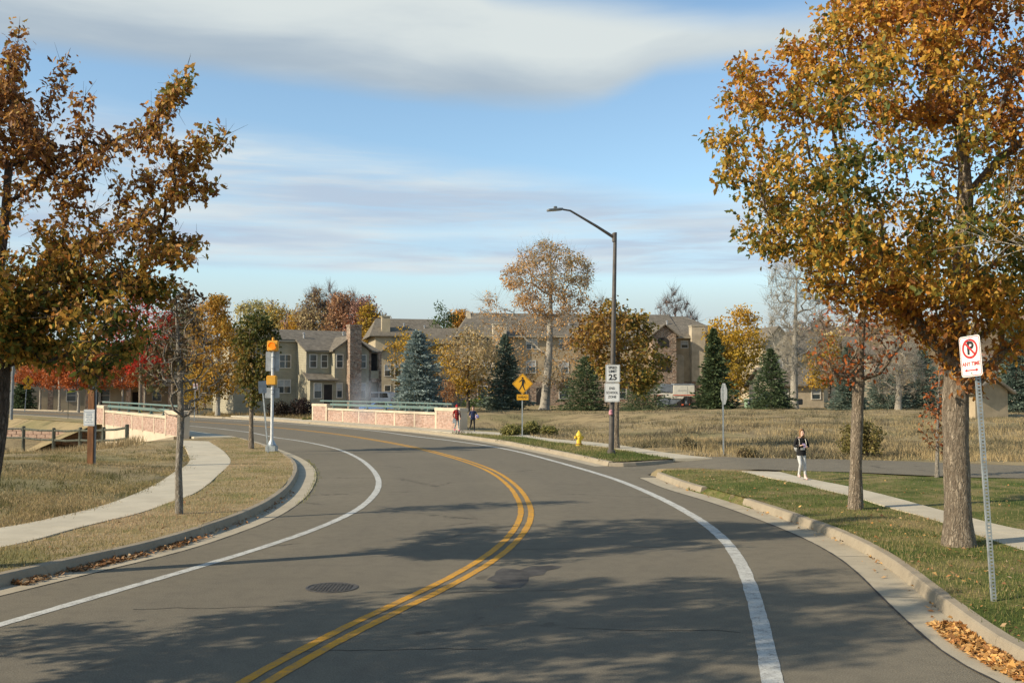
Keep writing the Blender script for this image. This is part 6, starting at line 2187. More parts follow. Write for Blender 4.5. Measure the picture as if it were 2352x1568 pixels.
def head(name, x0, x1, y0, y1, lit):
    a, c = rel(x0, y1), rel(x1, y0)
    b2 = MB(); b2.box(a[0], c[0], -.13, .12, a[2], c[2]); o2 = b2.build(name, MT['signal_yellow'], bea, bevel=.03)
    cx_, cz_ = (a[0] + c[0]) / 2, (a[2] + c[2]) / 2
    if lit:
        lx_ = rel(628, 795)
        r_ = .125
        b2 = MB(); b2.tube([(lx_[0], -.15, lx_[2]), (lx_[0], -.128, lx_[2])], [r_, r_], 20); ln = b2.build('lens', MT['lens_lit'], o2)
        b2 = MB()
        n_ = 14
        pts = []
        for dd in (-.131, -.30):
            for i_ in range(n_ + 1):
                a_ = math.radians(-15 + 210 * i_ / n_)
                pts.append((lx_[0] + (r_ + .012) * math.cos(a_), dd, lx_[2] + (r_ + .012) * math.sin(a_)))
        b2.poly(pts, [(i_, i_ + 1, n_ + 2 + i_, n_ + 1 + i_) for i_ in range(n_)])
        b2.build('visor', MT['signal_yellow'], o2)
        b2 = MB(); b2.lathe([(.05, c[2]), (.05, c[2] + .1), (.02, c[2] + .13)], 8, (cx_, 0)); b2.build('cap', MT['signal_yellow'], o2)
    return o2


head('signal_head', 614.5, 640, 782, 806, True)
head('signal_head', 613, 636, 862, 884, False)
for nm, x0, x1, y0, y1, r_ in (('sign_panel', 609, 641, 807, 852, .04), ('sign_panel', 607, 641, 890, 914, .03)):
    a, c = rel(x0, y1), rel(x1, y0)
    plate(nm, c[0] - a[0], c[2] - a[2], bea, 'sign_back', ((a[0] + c[0]) / 2, .075, (a[2] + c[2]) / 2), r=r_)
b_ = MB()
for y_ in (820, 846, 872, 895, 905):
    z_ = rel(625, y_)[2]
    b_.lathe([(.064, z_ - .012), (.066, z_ - .012), (.066, z_ + .012), (.064, z_ + .012)], 12, (.01, 0))
b_.build('bands', MT['grey_metal'], bea)

# ---- small sign leaning beside it
bp = P(615.5, 1040, .15); Yd = bp[1]
lsn = thing('leaning_sign', 'small grey sign turned edge-on, its post leaning beside the beacon pole', 'traffic sign', tuple(bp))
tp = A(602, 880, Yd) - bp
u_post('post', lsn, tp[2], .06, (tp[0], 0))
o = plate('sign_plate', .30, .46, lsn, 'sign_back', (tp[0] + .02, -.012, tp[2] - .14), r=.03, rot=(0, math.radians(-4), math.radians(28)))

# ---- pet waste post
bp = A(208, 1052, 30.0); bp[2] = float(H(bp[0], bp[1])); Yd = 30.0
dog = thing('pet_waste_post', 'square brown timber post with white pet notice and dark bag box', 'post', tuple(bp))


def reld(x, y):
    return A(x, y, Yd) - bp


tz = reld(208, 872)[2]
wv = 7.0 * Yd / FPX
b_ = MB(); b_.box(-wv, wv, -.05, .13, -.3, reld(208, 892)[2] + .02); b_.build('timber_post', MT['wood_post'], dog, bevel=.01)
b_ = MB(); b_.box(-wv * .9, wv * 1.5, -.10, .10, reld(208, 894)[2], tz); bx_ = b_.build('bag_box', MT['black_plastic'], dog, bevel=.03)
b_ = MB(); b_.box(-.03, .10, -.105, -.098, reld(208, 886)[2], reld(208, 878)[2]); b_.build('label', MT['sign_white'], bx_)
b_ = MB(); b_.box(wv, wv + .045, .0, .05, -.3, reld(208, 894)[2]); b_.build('conduit', MT['grey_metal'], dog)
a, c = reld(193.5, 977.5), reld(219.5, 940)
sw, sh = c[0] - a[0], c[2] - a[2]
pn = plate('notice', sw, sh, dog, 'sign_white', ((a[0] + c[0]) / 2, -.058, (a[2] + c[2]) / 2), r=.02)
ring_rect('border', sw - .03, sh - .03, .02, .006, pn, 'sign_blue', -.002)
for t_, z_ in (('PLEASE', .075), ('PICK UP', .005), ('AFTER', -.065), ('YOUR PET', -.135)):
    letters(t_, .062, 'sign_blue', pn, z_, sx=.9)
for z_, w_ in ((.185, .28), (.155, .26), (.122, .16), (-.205, .28)):
    b_ = MB(); b_.poly([(-w_ / 2, -.003, z_ - .007), (w_ / 2, -.003, z_ - .007), (w_ / 2, -.003, z_ + .007), (-w_ / 2, -.003, z_ + .007)], [(0, 1, 2, 3)]); b_.build('small_print', MT['sign_blue'], pn)


# ---- hydrants
def hydrant(label, bp, s):
    h = thing('fire_hydrant', label, 'fire hydrant', tuple(bp), math.radians(20))
    b_ = MB(); b_.lathe([(.15 * s, -.02), (.15 * s, .05 * s), (.11 * s, .06 * s), (.105 * s, .42 * s), (.135 * s, .43 * s), (.135 * s, .46 * s), (.12 * s, .50 * s), (.085 * s, .56 * s), (.04 * s, .60 * s), (.035 * s, .65 * s)], 16); b_.build('barrel', MT['hydrant'], h, smooth=True)
    for a_ in (0, 180):
        d_ = np.array((math.cos(math.radians(a_)), math.sin(math.radians(a_)), 0)) * s
        b_ = MB(); b_.tube([tuple(d_ * .08 + (0, 0, .36 * s)), tuple(d_ * .17 + (0, 0, .36 * s)), tuple(d_ * .172 + (0, 0, .36 * s)), tuple(d_ * .20 + (0, 0, .36 * s))], [.05 * s, .05 * s, .062 * s, .062 * s], 10); b_.build('hose_outlet', MT['hydrant'], h, smooth=True)
    b_ = MB(); b_.tube([(0, -.08 * s, .33 * s), (0, -.17 * s, .33 * s), (0, -.172 * s, .33 * s), (0, -.21 * s, .33 * s)], [.07 * s, .07 * s, .085 * s, .085 * s], 12); b_.build('pumper_outlet', MT['hydrant'], h, smooth=True)
    b_ = MB(); b_.lathe([(.16 * s, .06 * s), (.16 * s, .085 * s), (.10 * s, .087 * s)], 12); b_.build('flange', M('rusty_flange', (.28, .12, .05), .8, .3, 8), h)


hydrant('squat yellow fire hydrant on the grass strip left of the lamp post', P(1330, 1023, .15), .98)
hydrant('distant yellow fire hydrant beyond the left parapet', P(322, 958, .15), 1.1)

# ---- far signs and lamp
bp = P(57, 943, .15); Yd = bp[1]
fs = thing('pedestrian_sign', 'distant amber pedestrian sign with arrow plate beside the far road', 'traffic sign', tuple(bp), math.radians(35))
tz = (A(60, 864, Yd) - bp)[2]
u_post('post', fs, tz, .08, (.18, 0))
b_ = MB(); b_.prism([(x, 0, z) for x, z in rrect(.9, .9, .05)][::-1], (0, .004, 0)); dm = b_.build('diamond_plate', MT['sign_yellow'], fs); dm.location = (.25, -.012, tz - .5); dm.rotation_euler = (0, math.radians(45), 0)
ped_fig(fs, .25, tz - .5, 1.1, -.02).build('walking_figure', MT['sign_black'], fs)
p2_ = plate('arrow_plate', .75, .36, fs, 'sign_yellow', (.2, -.012, tz - 1.25))
shape('arrow', [(-.2, -.1), (.1, .05), (.05, .1), (.22, .1), (.18, -.04), (.14, 0), (-.16, -.14)], p2_, 'sign_black')
bp = P(446, 962, .15); Yd = bp[1]
fn = thing('no_parking_sign', 'distant small no-parking sign beside the low golden tree', 'traffic sign', tuple(bp), math.radians(10))
tz = (A(448, 880, Yd) - bp)[2]
u_post('post', fn, tz, .06, (.05, 0))
p2_ = plate('sign_plate', .36, .54, fn, 'sign_white', (.06, -.012, tz - .27))
ring_rect('border', .33, .51, .03, .015, p2_, 'sign_red', -.002)
b_ = MB()
b_.poly([(r * math.cos(2 * math.pi * i / 16), -.003, .1 + r * math.sin(2 * math.pi * i / 16)) for r in (.09, .125) for i in range(16)], [(i, 16 + i, 16 + (i + 1) % 16, (i + 1) % 16) for i in range(16)])
b_.build('prohibition_ring', MT['sign_red'], p2_)
text_mesh('letter_p', 'P', .18, MT['sign_black'], p2_, (0, -.003, .1), offset=.004)
bp = P(26, 962, .15); Yd = bp[1]
fl = thing('street_lamp', 'distant grey street lamp post beside the far road', 'street lamp', tuple(bp))
b_ = MB(); b_.tube([(0, 0, -.05), (.05, 0, 4.5), (.1, 0, 9.0)], [.12, .10, .075], 10); b_.build('pole', MT['grey_metal'], fl, smooth=True)
b_ = MB(); b_.tube([(.1, 0, 8.9), (-.9, -.8, 9.4), (-1.9, -1.6, 9.6)], [.05, .04, .035], 8); b_.build('arm', MT['grey_metal'], fl, smooth=True)
b_ = MB(); b_.box(-2.5, -1.85, -2.0, -1.5, 9.53, 9.63); b_.build('lamp_head', MT['grey_metal'], fl, bevel=.03)
b_ = MB(); b_.tube([(0, 0, -.05), (0, 0, 1.5)], .022, 6); o = b_.build('marker_stake', MT['bark_brown'] if False else MT['fence'], None)
o.location = P(156, 962, .15); tag(o, 'thin dark marker stake on the verge of the far road', 'stake')

# ---- utility boxes by the machine
MT['box_green'] = M('pale_green_cabinet', (.23, .33, .22), .6, .12, 4)
MT['box_white'] = M('pale_grey_cabinet', (.55, .58, .58), .6, .1, 4)
for nm, px, by, w_, h_, mt, lab in (('utility_box', 1728, 936, 1.4, .95, 'box_green', 'pale green utility box between two spruces'), ('utility_box', 1792, 938, 1.6, 1.05, 'box_white', 'pale grey utility box beside the dark spruce')):
    bp = A(px, by, 104); bp[2] = float(H(bp[0], bp[1]))
    r_ = thing(nm, lab, 'utility box', tuple(bp), math.radians(6))
    b_ = MB(); b_.box(-w_ / 2, w_ / 2, -.5, .5, -.2, h_); b_.build('cabinet', MT[mt], r_, bevel=.05)
    b_ = MB(); b_.prism([(-w_ / 2 - .03, -.53, h_), (-w_ / 2 - .03, .53, h_), (-w_ / 2 - .03, .53, h_ + .08), (-w_ / 2 - .03, -.53, h_ + .03)], (w_ + .06, 0, 0)); b_.build('lid', MT[mt], r_)

# ================================================================ VEHICLES
MT['tyre'] = M('black_rubber', (.02, .02, .02), .85, .2, 8)
MT['rim'] = M('alloy_rim', (.35, .35, .36), .35, .1, 6, metal=.7)
MT['car_glass'] = M('tinted_car_glass', (.02, .025, .03), .08, .2, 2, spec=.8)
MT['headlamp'] = M('clear_lamp', (.6, .6, .58), .15, .05, 4)
MT['tail'] = M('red_lamp', (.4, .02, .02), .2, .05, 4)


def wheel(root, x, y, r, w=.22, side=1):
    b_ = MB(); b_.tube([(x, y - w / 2, r), (x, y - w / 2 + .03, r), (x, y + w / 2 - .03, r), (x, y + w / 2, r)], [r * .9, r, r, r * .9], 18); o = b_.build('wheel', MT['tyre'], root, smooth=True)
    b_ = MB(); b_.tube([(x, y + side * (w / 2 - .02), r), (x, y + side * (w / 2 + .006), r)], [r * .62, r * .55], 14); b_.build('rim', MT['rim'], o)


def car(label, loc, rz, paint_c, prof, glass, cat, W=1.8, wb=(.85, 3.55), r=.34):
    root = thing('parked_car', label, cat, tuple(loc), rz)
    pm = M('car_paint', paint_c, .25, .05, 2, spec=.6, coat=.6)
    b_ = MB(); b_.prism([(x, -W / 2, z) for x, z in prof], (0, W, 0)); b_.build('body', pm, root, bevel=.06)
    for g in glass:
        for s2 in (-1, 1):
            y0 = s2 * (W / 2 + .004)
            b_ = MB(); b_.poly([(x, y0, z) for x, z in g], [tuple(range(len(g)))]); b_.build('window', MT['car_glass'], root)
    for x in wb:
        for s2 in (-1, 1):
            wheel(root, x, s2 * (W / 2 - .10), r, side=s2)
    xf = max(p[0] for p in prof)
    for s2 in (-1, 1):
        b_ = MB(); b_.box(xf - .05, xf + .01, s2 * W * .38 - .15, s2 * W * .38 + .15, .62, .76); b_.build('headlight', MT['headlamp'], root)
        b_ = MB(); b_.box(-.01, .05, s2 * W * .40 - .1, s2 * W * .40 + .1, .7, .9); b_.build('tail_light', MT['tail'], root)
    return root


SUV = [(0, .30), (0, .95), (.15, 1.6), (.5, 1.72), (2.5, 1.70), (3.2, 1.12), (4.3, .98), (4.5, .75), (4.5, .32)]
SUVG = [[(.35, 1.08), (.48, 1.58), (1.4, 1.6), (1.4, 1.08)], [(1.5, 1.08), (1.5, 1.6), (2.42, 1.58), (3.0, 1.1)]]
PICK = [(0, .45), (0, 1.05), (2.0, 1.05), (2.1, 1.75), (3.5, 1.75), (4.1, 1.15), (5.2, 1.05), (5.3, .8), (5.3, .45)]
PICKG = [[(2.25, 1.15), (2.3, 1.65), (2.85, 1.65), (2.85, 1.15)], [(2.95, 1.15), (2.95, 1.65), (3.45, 1.65), (3.9, 1.15)]]
g = lambda px, py, Y: (lambda p: np.array((p[0], p[1], float(H(p[0], p[1])) - .02)))(A(px, py, Y))
car('dark blue-grey pickup parked by the tan cottage', g(1832, 948, 101), math.radians(178) if False else math.radians(200), (.02, .025, .035), PICK, PICKG, 'pickup', 1.9, (.95, 4.3), .38)
car('white car parked behind the right end of the left house', g(905, 935, 112), math.radians(165), (.70, .71, .72), SUV, SUVG, 'car')
car('bright blue car parked behind the white one', g(905, 936, 106) + np.array((.6, 0, -.55)), math.radians(165), (.05, .16, .45), [(0, .3), (0, .85), (.9, 1.35), (2.3, 1.38), (3.1, .95), (4.2, .85), (4.3, .6), (4.3, .3)], [[(1.0, .92), (1.1, 1.28), (2.25, 1.3), (2.8, .92)]], 'car')
car('black car parked under the golden ash', g(1036, 938, 101), math.radians(175), (.015, .015, .018), SUV, SUVG, 'car')

# ---- milling machine
MT['mach_white'] = M('cream_white_machine_paint', (.66, .62, .52), .45, .08, 3)
MT['mach_red'] = M('orange_red_stripe', (.62, .13, .06), .5, .08, 4)
MT['mach_grey'] = M('slate_grey_steel', (.16, .18, .20), .55, .15, 4)
Yd = 101.0
bp = A(1540, 945, Yd); bp[2] = float(H(bp[0], bp[1]))
mil = thing('milling_machine', 'cream-white road milling machine with red stripe parked behind the low dark spruce', 'construction machine', tuple(bp), math.radians(2))
sm_ = Yd / FPX


def mx_(zx, zy):
    """place on the machine's side from the close-up"""
    return ((1464.2 + .07323 * zx - 1540) * sm_, (945 - (849.8 + .07323 * zy)) * sm_)


def mpoly(name, pts, mat, y0=-1.0, y1=1.0, bev=.03, parent=None):
    b2 = MB(); b2.prism([(mx_(*p)[0], y0, mx_(*p)[1]) for p in pts], (0, y1 - y0, 0)); return b2.build(name, MT[mat], parent or mil, bevel=bev)


hood = mpoly('engine_hood', [(1080, 560), (1735, 560), (1735, 915), (1420, 900), (1060, 860)], 'mach_white')
mpoly('roof_panel', [(1110, 505), (1715, 505), (1735, 560), (1095, 560)], 'mach_grey', -.95, .95)
b_ = MB(); b_.box(mx_(1065, 0)[0], mx_(1735, 0)[0], -1.012, -1.003, mx_(0, 880)[1], mx_(0, 852)[1]); b_.build('stripe', MT['mach_red'], hood)
b_ = MB(); b_.box(mx_(1512, 0)[0], mx_(1522, 0)[0], -1.006, -1.0, mx_(0, 850)[1], mx_(0, 590)[1]); b_.build('panel_seam', MT['mach_grey'], hood)
b_ = MB(); b_.box(mx_(1220, 0)[0], mx_(1490, 0)[0], -1.006, -1.001, mx_(0, 735)[1], mx_(0, 712)[1]); b_.build('worn_marking', M('faded_grey_marking', (.35, .35, .34), .6, .4, 20), hood)
mpoly('lower_hood', [(1040, 885), (1420, 900), (1360, 985), (1010, 975)], 'mach_white', -.98, .98)
mpoly('belly', [(1010, 975), (1360, 985), (1150, 1130), (930, 1185), (850, 1130)], 'mach_grey', -.9, .9)
mpoly('front_frame', [(560, 850), (760, 800), (1080, 810), (1020, 960), (760, 940)], 'mach_white', -.9, .9)
b_ = MB(); b_.box(mx_(560, 0)[0], mx_(740, 0)[0], -.92, -.905, mx_(0, 885)[1], mx_(0, 852)[1]); b_.build('stripe', MT['mach_red'], mil)
mpoly('operator_cab', [(690, 600), (780, 505), (1060, 540), (1075, 790), (690, 770)], 'mach_grey', -.85, .85)
mpoly('conveyor', [(150, 780), (560, 640), (690, 650), (690, 720), (480, 860), (180, 850)], 'mach_white', -.4, .4)
mpoly('drum_housing', [(640, 1050), (800, 960), (960, 980), (900, 1200), (680, 1230)], 'mach_grey', -.95, .95)
for zx in (1130, 1480):
    b_ = MB()
    cx_, cz_ = mx_(zx, 1190)
    pts = [(cx_ + dx_ + .16 * math.cos(t), cz_ + .16 * math.sin(t)) for dx_, a0 in ((.42, -90), (-.42, 90)) for t in [math.radians(a0 + 180 * k / 6) for k in range(7)]]
    for s2 in (-.95, .6):
        b2 = MB(); b2.prism([(x, s2, z) for x, z in pts], (0, .32, 0)); tr_ = b2.build('crawler_track', MT['tyre'], mil)
    b2 = MB(); b2.box(cx_ - .10, cx_ + .10, -.8, -.55, cz_, mx_(0, 950)[1]); b2.box(cx_ - .10, cx_ + .10, .6, .8, cz_, mx_(0, 950)[1]); b2.build('lifting_leg', MT['mach_grey'], mil)
for zx in (1355, 1590):
    b2 = MB(); x_, z_ = mx_(zx, 1160); b2.box(x_ - .10, x_ + .10, -1.0, -.96, z_ - .08, z_ + .08); b2.build('red_reflector', MT['mach_red'], mil)


# ================================================================ PEOPLE
def skin_body(name, parent, joints, edges, root_joint, mats, pick, sub=2):
    me = bpy.data.meshes.new('tmp')
    keys = list(joints)
    ix = {k: i for i, k in enumerate(keys)}
    me.from_pydata([joints[k][0] for k in keys], [(ix[a], ix[b2]) for a, b2 in edges], [])
    ob_ = bpy.data.objects.new('tmp', me)
    COL.objects.link(ob_)
    ob_.modifiers.new('skin', 'SKIN').use_smooth_shade = True
    sv = me.skin_vertices[0].data
    for k in keys:
        r = joints[k][1]
        sv[ix[k]].radius = r if hasattr(r, '__len__') else (r, r)
        sv[ix[k]].use_root = (k == root_joint)
    s = ob_.modifiers.new('sub', 'SUBSURF'); s.levels = sub; s.render_levels = sub
    dg = bpy.context.evaluated_depsgraph_get()
    m2 = bpy.data.meshes.new_from_object(ob_.evaluated_get(dg))
    bpy.data.objects.remove(ob_)
    m2.name = name
    m2.materials.clear()
    for m in mats: m2.materials.append(m)
    for f in m2.polygons:
        f.material_index = pick(f.center)
        f.use_smooth = True
    o_ = bpy.data.objects.new(name, m2)
    COL.objects.link(o_); o_.parent = parent
    return o_


SK = M('skin', (.58, .36, .26), .55, .08, 10)


def lump(name, parent, mat, c, r, seed=0, wob_=.12, k=(12, 8), cut=None, stretch=None):
    """soft closed form, optionally reshaped by a function of the unit direction"""
    rng = random.Random(seed)
    b2 = MB()
    nu, nv = k
    pts = []
    for i_ in range(nv + 1):
        th = math.pi * i_ / nv
        for j in range(nu):
            ph = 2 * math.pi * j / nu
            d_ = Vector((math.sin(th) * math.cos(ph), math.sin(th) * math.sin(ph), math.cos(th)))
            s2 = 1 + wob_ * mnoise.noise(d_ * 2 + Vector((seed, 0, 0)))
            q_ = Vector((d_.x * r[0], d_.y * r[1], d_.z * r[2])) * s2
            if stretch: q_ = stretch(d_, q_)
            pts.append((c[0] + q_.x, c[1] + q_.y, c[2] + q_.z))
    fs_ = [(i_ * nu + j, (i_ + 1) * nu + j, (i_ + 1) * nu + (j + 1) % nu, i_ * nu + (j + 1) % nu) for i_ in range(nv) for j in range(nu)]
    b2.poly(pts, fs_)
    return b2.build(name, mat, parent, smooth=True)


def person(label, loc, rz, h, pose, cols, extras=None):
    """figure of height h facing local -y; pose gives the joints for h = 1.7"""
    s = h / 1.7
    root = thing('person', label, 'person', tuple(loc), rz)
    J = {}
    J['pelvis'] = ((0, 0, .92), (.135, .10)); J['waist'] = ((0, -.005, 1.06), (.125, .095)); J['chest'] = ((0, 0, 1.26), (.15, .105)); J['neckb'] = ((0, .0, 1.40), (.075, .065))
    lean = pose.get('head', (0, -.03))
    J['neck'] = ((lean[0] * .4, lean[1] * .5, 1.46), .048); J['jaw'] = ((lean[0] * .8, lean[1] * 1.1 - .012, 1.53), (.066, .072)); J['skull'] = ((lean[0], lean[1] + .0, 1.615), (.078, .09)); J['crown'] = ((lean[0], lean[1] + .008, 1.675), (.045, .052))
    E = [('pelvis', 'waist'), ('waist', 'chest'), ('chest', 'neckb'), ('neckb', 'neck'), ('neck', 'jaw'), ('jaw', 'skull'), ('skull', 'crown')]
    for sd, sg_ in (('l', 1), ('r', -1)):
        el, ha = pose['elbow_' + sd], pose['hand_' + sd]
        J['sh_' + sd] = ((sg_ * .175, .0, 1.36), .062); J['el_' + sd] = (el, .047); J['wr_' + sd] = (ha, .031)
        E += [('neckb', 'sh_' + sd), ('sh_' + sd, 'el_' + sd), ('el_' + sd, 'wr_' + sd)]
        d_ = (Vector(ha) - Vector(el)).normalized()
        sdv = d_.cross(Vector((0, 0, 1))); sdv = sdv.normalized() if sdv.length > .1 else Vector((1, 0, 0))
        dn = d_.cross(sdv).normalized()
        if dn.z > 0: dn = -dn
        pm_ = Vector(ha) + d_ * .065
        J['palm_' + sd] = (tuple(pm_), (.036, .022))
        E.append(('wr_' + sd, 'palm_' + sd))
        for k_, (off, ln) in enumerate(((-.028, .055), (-.010, .068), (.010, .064), (.027, .050))):
            a_ = pm_ + d_ * .028 + sdv * off; b2_ = a_ + d_ * ln * .6 + dn * ln * .35
            J[f'f{k_}a_{sd}'] = (tuple(a_), .0095); J[f'f{k_}b_{sd}'] = (tuple(b2_), .0075)
            E += [('palm_' + sd, f'f{k_}a_{sd}'), (f'f{k_}a_{sd}', f'f{k_}b_{sd}')]
        a_ = Vector(ha) + d_ * .035 + sdv * (-.035 * sg_); b2_ = a_ + d_ * .04 + sdv * (-.022 * sg_) + dn * .01
        J['tha_' + sd] = (tuple(a_), .011); J['thb_' + sd] = (tuple(b2_), .009)
        E += [('wr_' + sd, 'tha_' + sd), ('tha_' + sd, 'thb_' + sd)]
        kn, an = pose['knee_' + sd], pose['ankle_' + sd]
        J['hip_' + sd] = ((sg_ * .088, 0, .86), .088); J['kn_' + sd] = (kn, .058); J['cf_' + sd] = (tuple(Vector(kn) * .62 + Vector(an) * .38 + Vector((0, .012, 0))), .054); J['an_' + sd] = (an, .036)
        ft = pose['toe_' + sd]
        J['he_' + sd] = ((an[0], an[1] + .035, an[2] - .045), .036); J['toe_' + sd] = (ft, (.042, .03))
        E += [('pelvis', 'hip_' + sd), ('hip_' + sd, 'kn_' + sd), ('kn_' + sd, 'cf_' + sd), ('cf_' + sd, 'an_' + sd), ('an_' + sd, 'he_' + sd), ('an_' + sd, 'toe_' + sd)]
    J = {k: (tuple(x * s for x in p), tuple(x * s for x in r) if hasattr(r, '__len__') else r * s) for k, (p, r) in J.items()}
    wr = {sd: (Vector(J['wr_' + sd][0]), (Vector(J['wr_' + sd][0]) - Vector(J['el_' + sd][0])).normalized()) for sd in 'lr'}
    an = {sd: Vector(J['an_' + sd][0]) for sd in 'lr'}

    def pick(c):
        for sd in 'lr':
            p, d_ = wr[sd]
            if (c - p).length < .19 * s and (c - p).dot(d_) > -.012 * s and c.z > .62 * s: return 0
        for sd in 'lr':
            if (c - an[sd]).length < .26 * s and c.z < an[sd].z + .022 * s: return 3
        if c.z > 1.425 * s and abs(c.x) < .13 * s: return 0
        if c.z < pose.get('hem', .84) * s and abs(c.x) < .26 * s: return 2
        return 1
    body = skin_body('body', root, J, E, 'pelvis', [SK, cols['top'], cols['legs'], cols['shoes']], pick)
    hc = Vector(J['skull'][0])
    # face: nose and eyes, mouth
    lump('nose', root, SK, (hc.x, hc.y - .098 * s, hc.z - .03 * s), (.011 * s, .016 * s, .02 * s), 1, 0, (8, 6))
    for sg_ in (-1, 1):
        lump('eye', root, MT['sign_black'], (hc.x + sg_ * .03 * s, hc.y - .084 * s, hc.z + .0 * s), (.010 * s, .008 * s, .007 * s), 1, 0, (8, 6))
        lump('ear', root, SK, (hc.x + sg_ * .079 * s, hc.y + .01 * s, hc.z - .02 * s), (.012 * s, .022 * s, .032 * s), 1, 0, (8, 6))
    b2 = MB(); b2.box(hc.x - .022 * s, hc.x + .022 * s, hc.y - .094 * s, hc.y - .085 * s, hc.z - .078 * s, hc.z - .070 * s); b2.build('mouth', M('lips', (.40, .16, .14), .5, .1, 5), root)

    # torso garment with its own hem
    def hang(d_, q_):
        return q_
    hz = pose.get('hem', .84)
    b2 = MB()
    prof = [(.165, .118, hz), (.172, .122, hz + .03), (.160, .118, hz + .16), (.152, .118, 1.08), (.165, .122, 1.24), (.150, .105, 1.36), (.085, .08, 1.43)]
    ring = 18
    for rx_, ry_, z_ in prof:
        for j in range(ring):
            t = 2 * math.pi * j / ring
            w_ = 1 + .035 * math.sin(3 * t + z_ * 9)
            b2.v.append((rx_ * w_ * math.cos(t) * s, ry_ * w_ * math.sin(t) * s, z_ * s))
    for i_ in range(len(prof) - 1):
        for j in range(ring):
            b2.f.append([i_ * ring + j, i_ * ring + (j + 1) % ring, (i_ + 1) * ring + (j + 1) % ring, (i_ + 1) * ring + j]); b2.m.append(0)
    b2.build('jacket', cols['top'], root, smooth=True)
    return root, J, s, hc


def hair_long(root, hc, s, mat, length=.32, front=True):
    def st2(d_, q_):
        q_ = q_.copy()
        if d_.z < .1 and d_.y > -.35:
            q_.z -= length * s * min(1, (.1 - d_.z)) * (1.0 if d_.y > -.1 else .8)
            q_.y *= .8
        if d_.y < -.45 and d_.z < .62:
            q_.y *= .55
            if d_.z < .2: q_.x *= .9
        return q_
    return lump('hair', root, mat, (hc.x, hc.y + .018 * s, hc.z + .012 * s), (.102 * s, .108 * s, .108 * s), 3, .12, (16, 12), stretch=st2)


WALK = dict(elbow_l=(.25, .03, 1.10), hand_l=(.23, -.10, .90), elbow_r=(-.25, .05, 1.10), hand_r=(-.24, -.06, .88),
            knee_l=(.09, -.10, .50), ankle_l=(.085, -.16, .075), toe_l=(.09, -.30, .035), knee_r=(-.085, -.03, .48), ankle_r=(-.08, .20, .13), toe_r=(-.085, .10, .035))
CLOTH = {'black': M('black_hoodie_cloth', (.012, .012, .013), .9, .3, 10, .2), 'lgrey': M('pale_grey_leggings', (.50, .50, .49), .9, .12, 8, .2), 'blush': M('blush_pink_shoes', (.70, .47, .42), .7, .1, 8),
         'navy': M('navy_jacket_cloth', (.018, .028, .075), .9, .3, 8, .2), 'blk2': M('black_leggings', (.010, .010, .012), .9, .2, 8), 'bluegrey': M('grey_blue_jeans', (.24, .29, .30), .9, .2, 8), 'pink': M('hot_pink_shoes', (.70, .10, .22), .6, .1, 8), 'dkshoe': M('dark_and_white_shoes', (.12, .12, .14), .7, .5, 14)}
HAIR = M('light_brown_hair', (.26, .14, .06), .6, .3, 30, stretch=(1, 1, .2))
HAIR_D = M('brown_hair', (.12, .06, .03), .6, .3, 30, stretch=(1, 1, .2))
m, t, o = new_mat('red_black_plaid')
tcn = t.n('ShaderNodeTexCoord'); sp = t.n('ShaderNodeSeparateXYZ', ins={0: tcn.outputs['Object']})
fx = t.math('GREATER_THAN', t.math('FRACT', t.math('MULTIPLY', sp.outputs[0], 9.0)), .5); fz = t.math('GREATER_THAN', t.math('FRACT', t.math('MULTIPLY', sp.outputs[2], 9.0)), .5)
bc = t.mix(t.math('MULTIPLY', t.math('ADD', fx, fz), .5), (.42, .025, .02), (.012, .008, .008))
bs = t.n('ShaderNodeBsdfPrincipled', ins={'Base Color': bc, 'Roughness': .9}); t.t.links.new(bs.outputs[0], o.inputs[0])
CLOTH['plaid'] = m

# girl with a phone on the right pavement
READ = dict(WALK, elbow_l=(.27, -.02, 1.12), hand_l=(.10, -.20, 1.13), elbow_r=(-.27, -.02, 1.12), hand_r=(-.13, -.20, 1.17), head=(.01, -.06), hem=.83,
            knee_l=(.095, -.06, .50), ankle_l=(.09, -.10, .075), toe_l=(.10, -.24, .035), knee_r=(-.095, -.14, .50), ankle_r=(-.09, .02, .16), toe_r=(-.10, -.10, .09))
gp = P(1841, 1101, .16)
girl, J, s, hc = person('long-haired girl in black hoodie and pale leggings looking at a phone', gp, math.radians(12), 1.30, READ, dict(top=CLOTH['black'], legs=CLOTH['lgrey'], shoes=CLOTH['blush']))
hair_long(girl, hc, s, HAIR, .30)
b_ = MB(); b_.box(-.085 * s, .075 * s, -.1245 * s, -.121 * s, 1.02 * s, 1.10 * s); b_.build('white_print', MT['sign_white'], girl)
lump('hood', girl, CLOTH['black'], (0, .10 * s, 1.40 * s), (.15 * s, .07 * s, .07 * s), 5, .1)
ph = thing('phone', 'small phone in a mauve case held by the girl in the black hoodie', 'phone', tuple(gp), math.radians(12))
b_ = MB(); b_.box(-.04, .04, -.005, .005, -.07, .07); pb = b_.build('case', M('mauve_phone_case', (.35, .27, .42), .4, .1, 6), ph, bevel=.004)
pb.location = (0.0, -.225 * s, 1.17 * s); pb.rotation_euler = (math.radians(-40), 0, 0)
bpk = thing('backpack', 'pale grey backpack on the back of the girl in the black hoodie', 'backpack', tuple(gp), math.radians(12))
lump('bag', bpk, M('pale_grey_bag_cloth', (.42, .43, .44), .8, .1, 6), (-.02, .19 * s, 1.14 * s), (.15 * s, .085 * s, .21 * s), 6, .08)
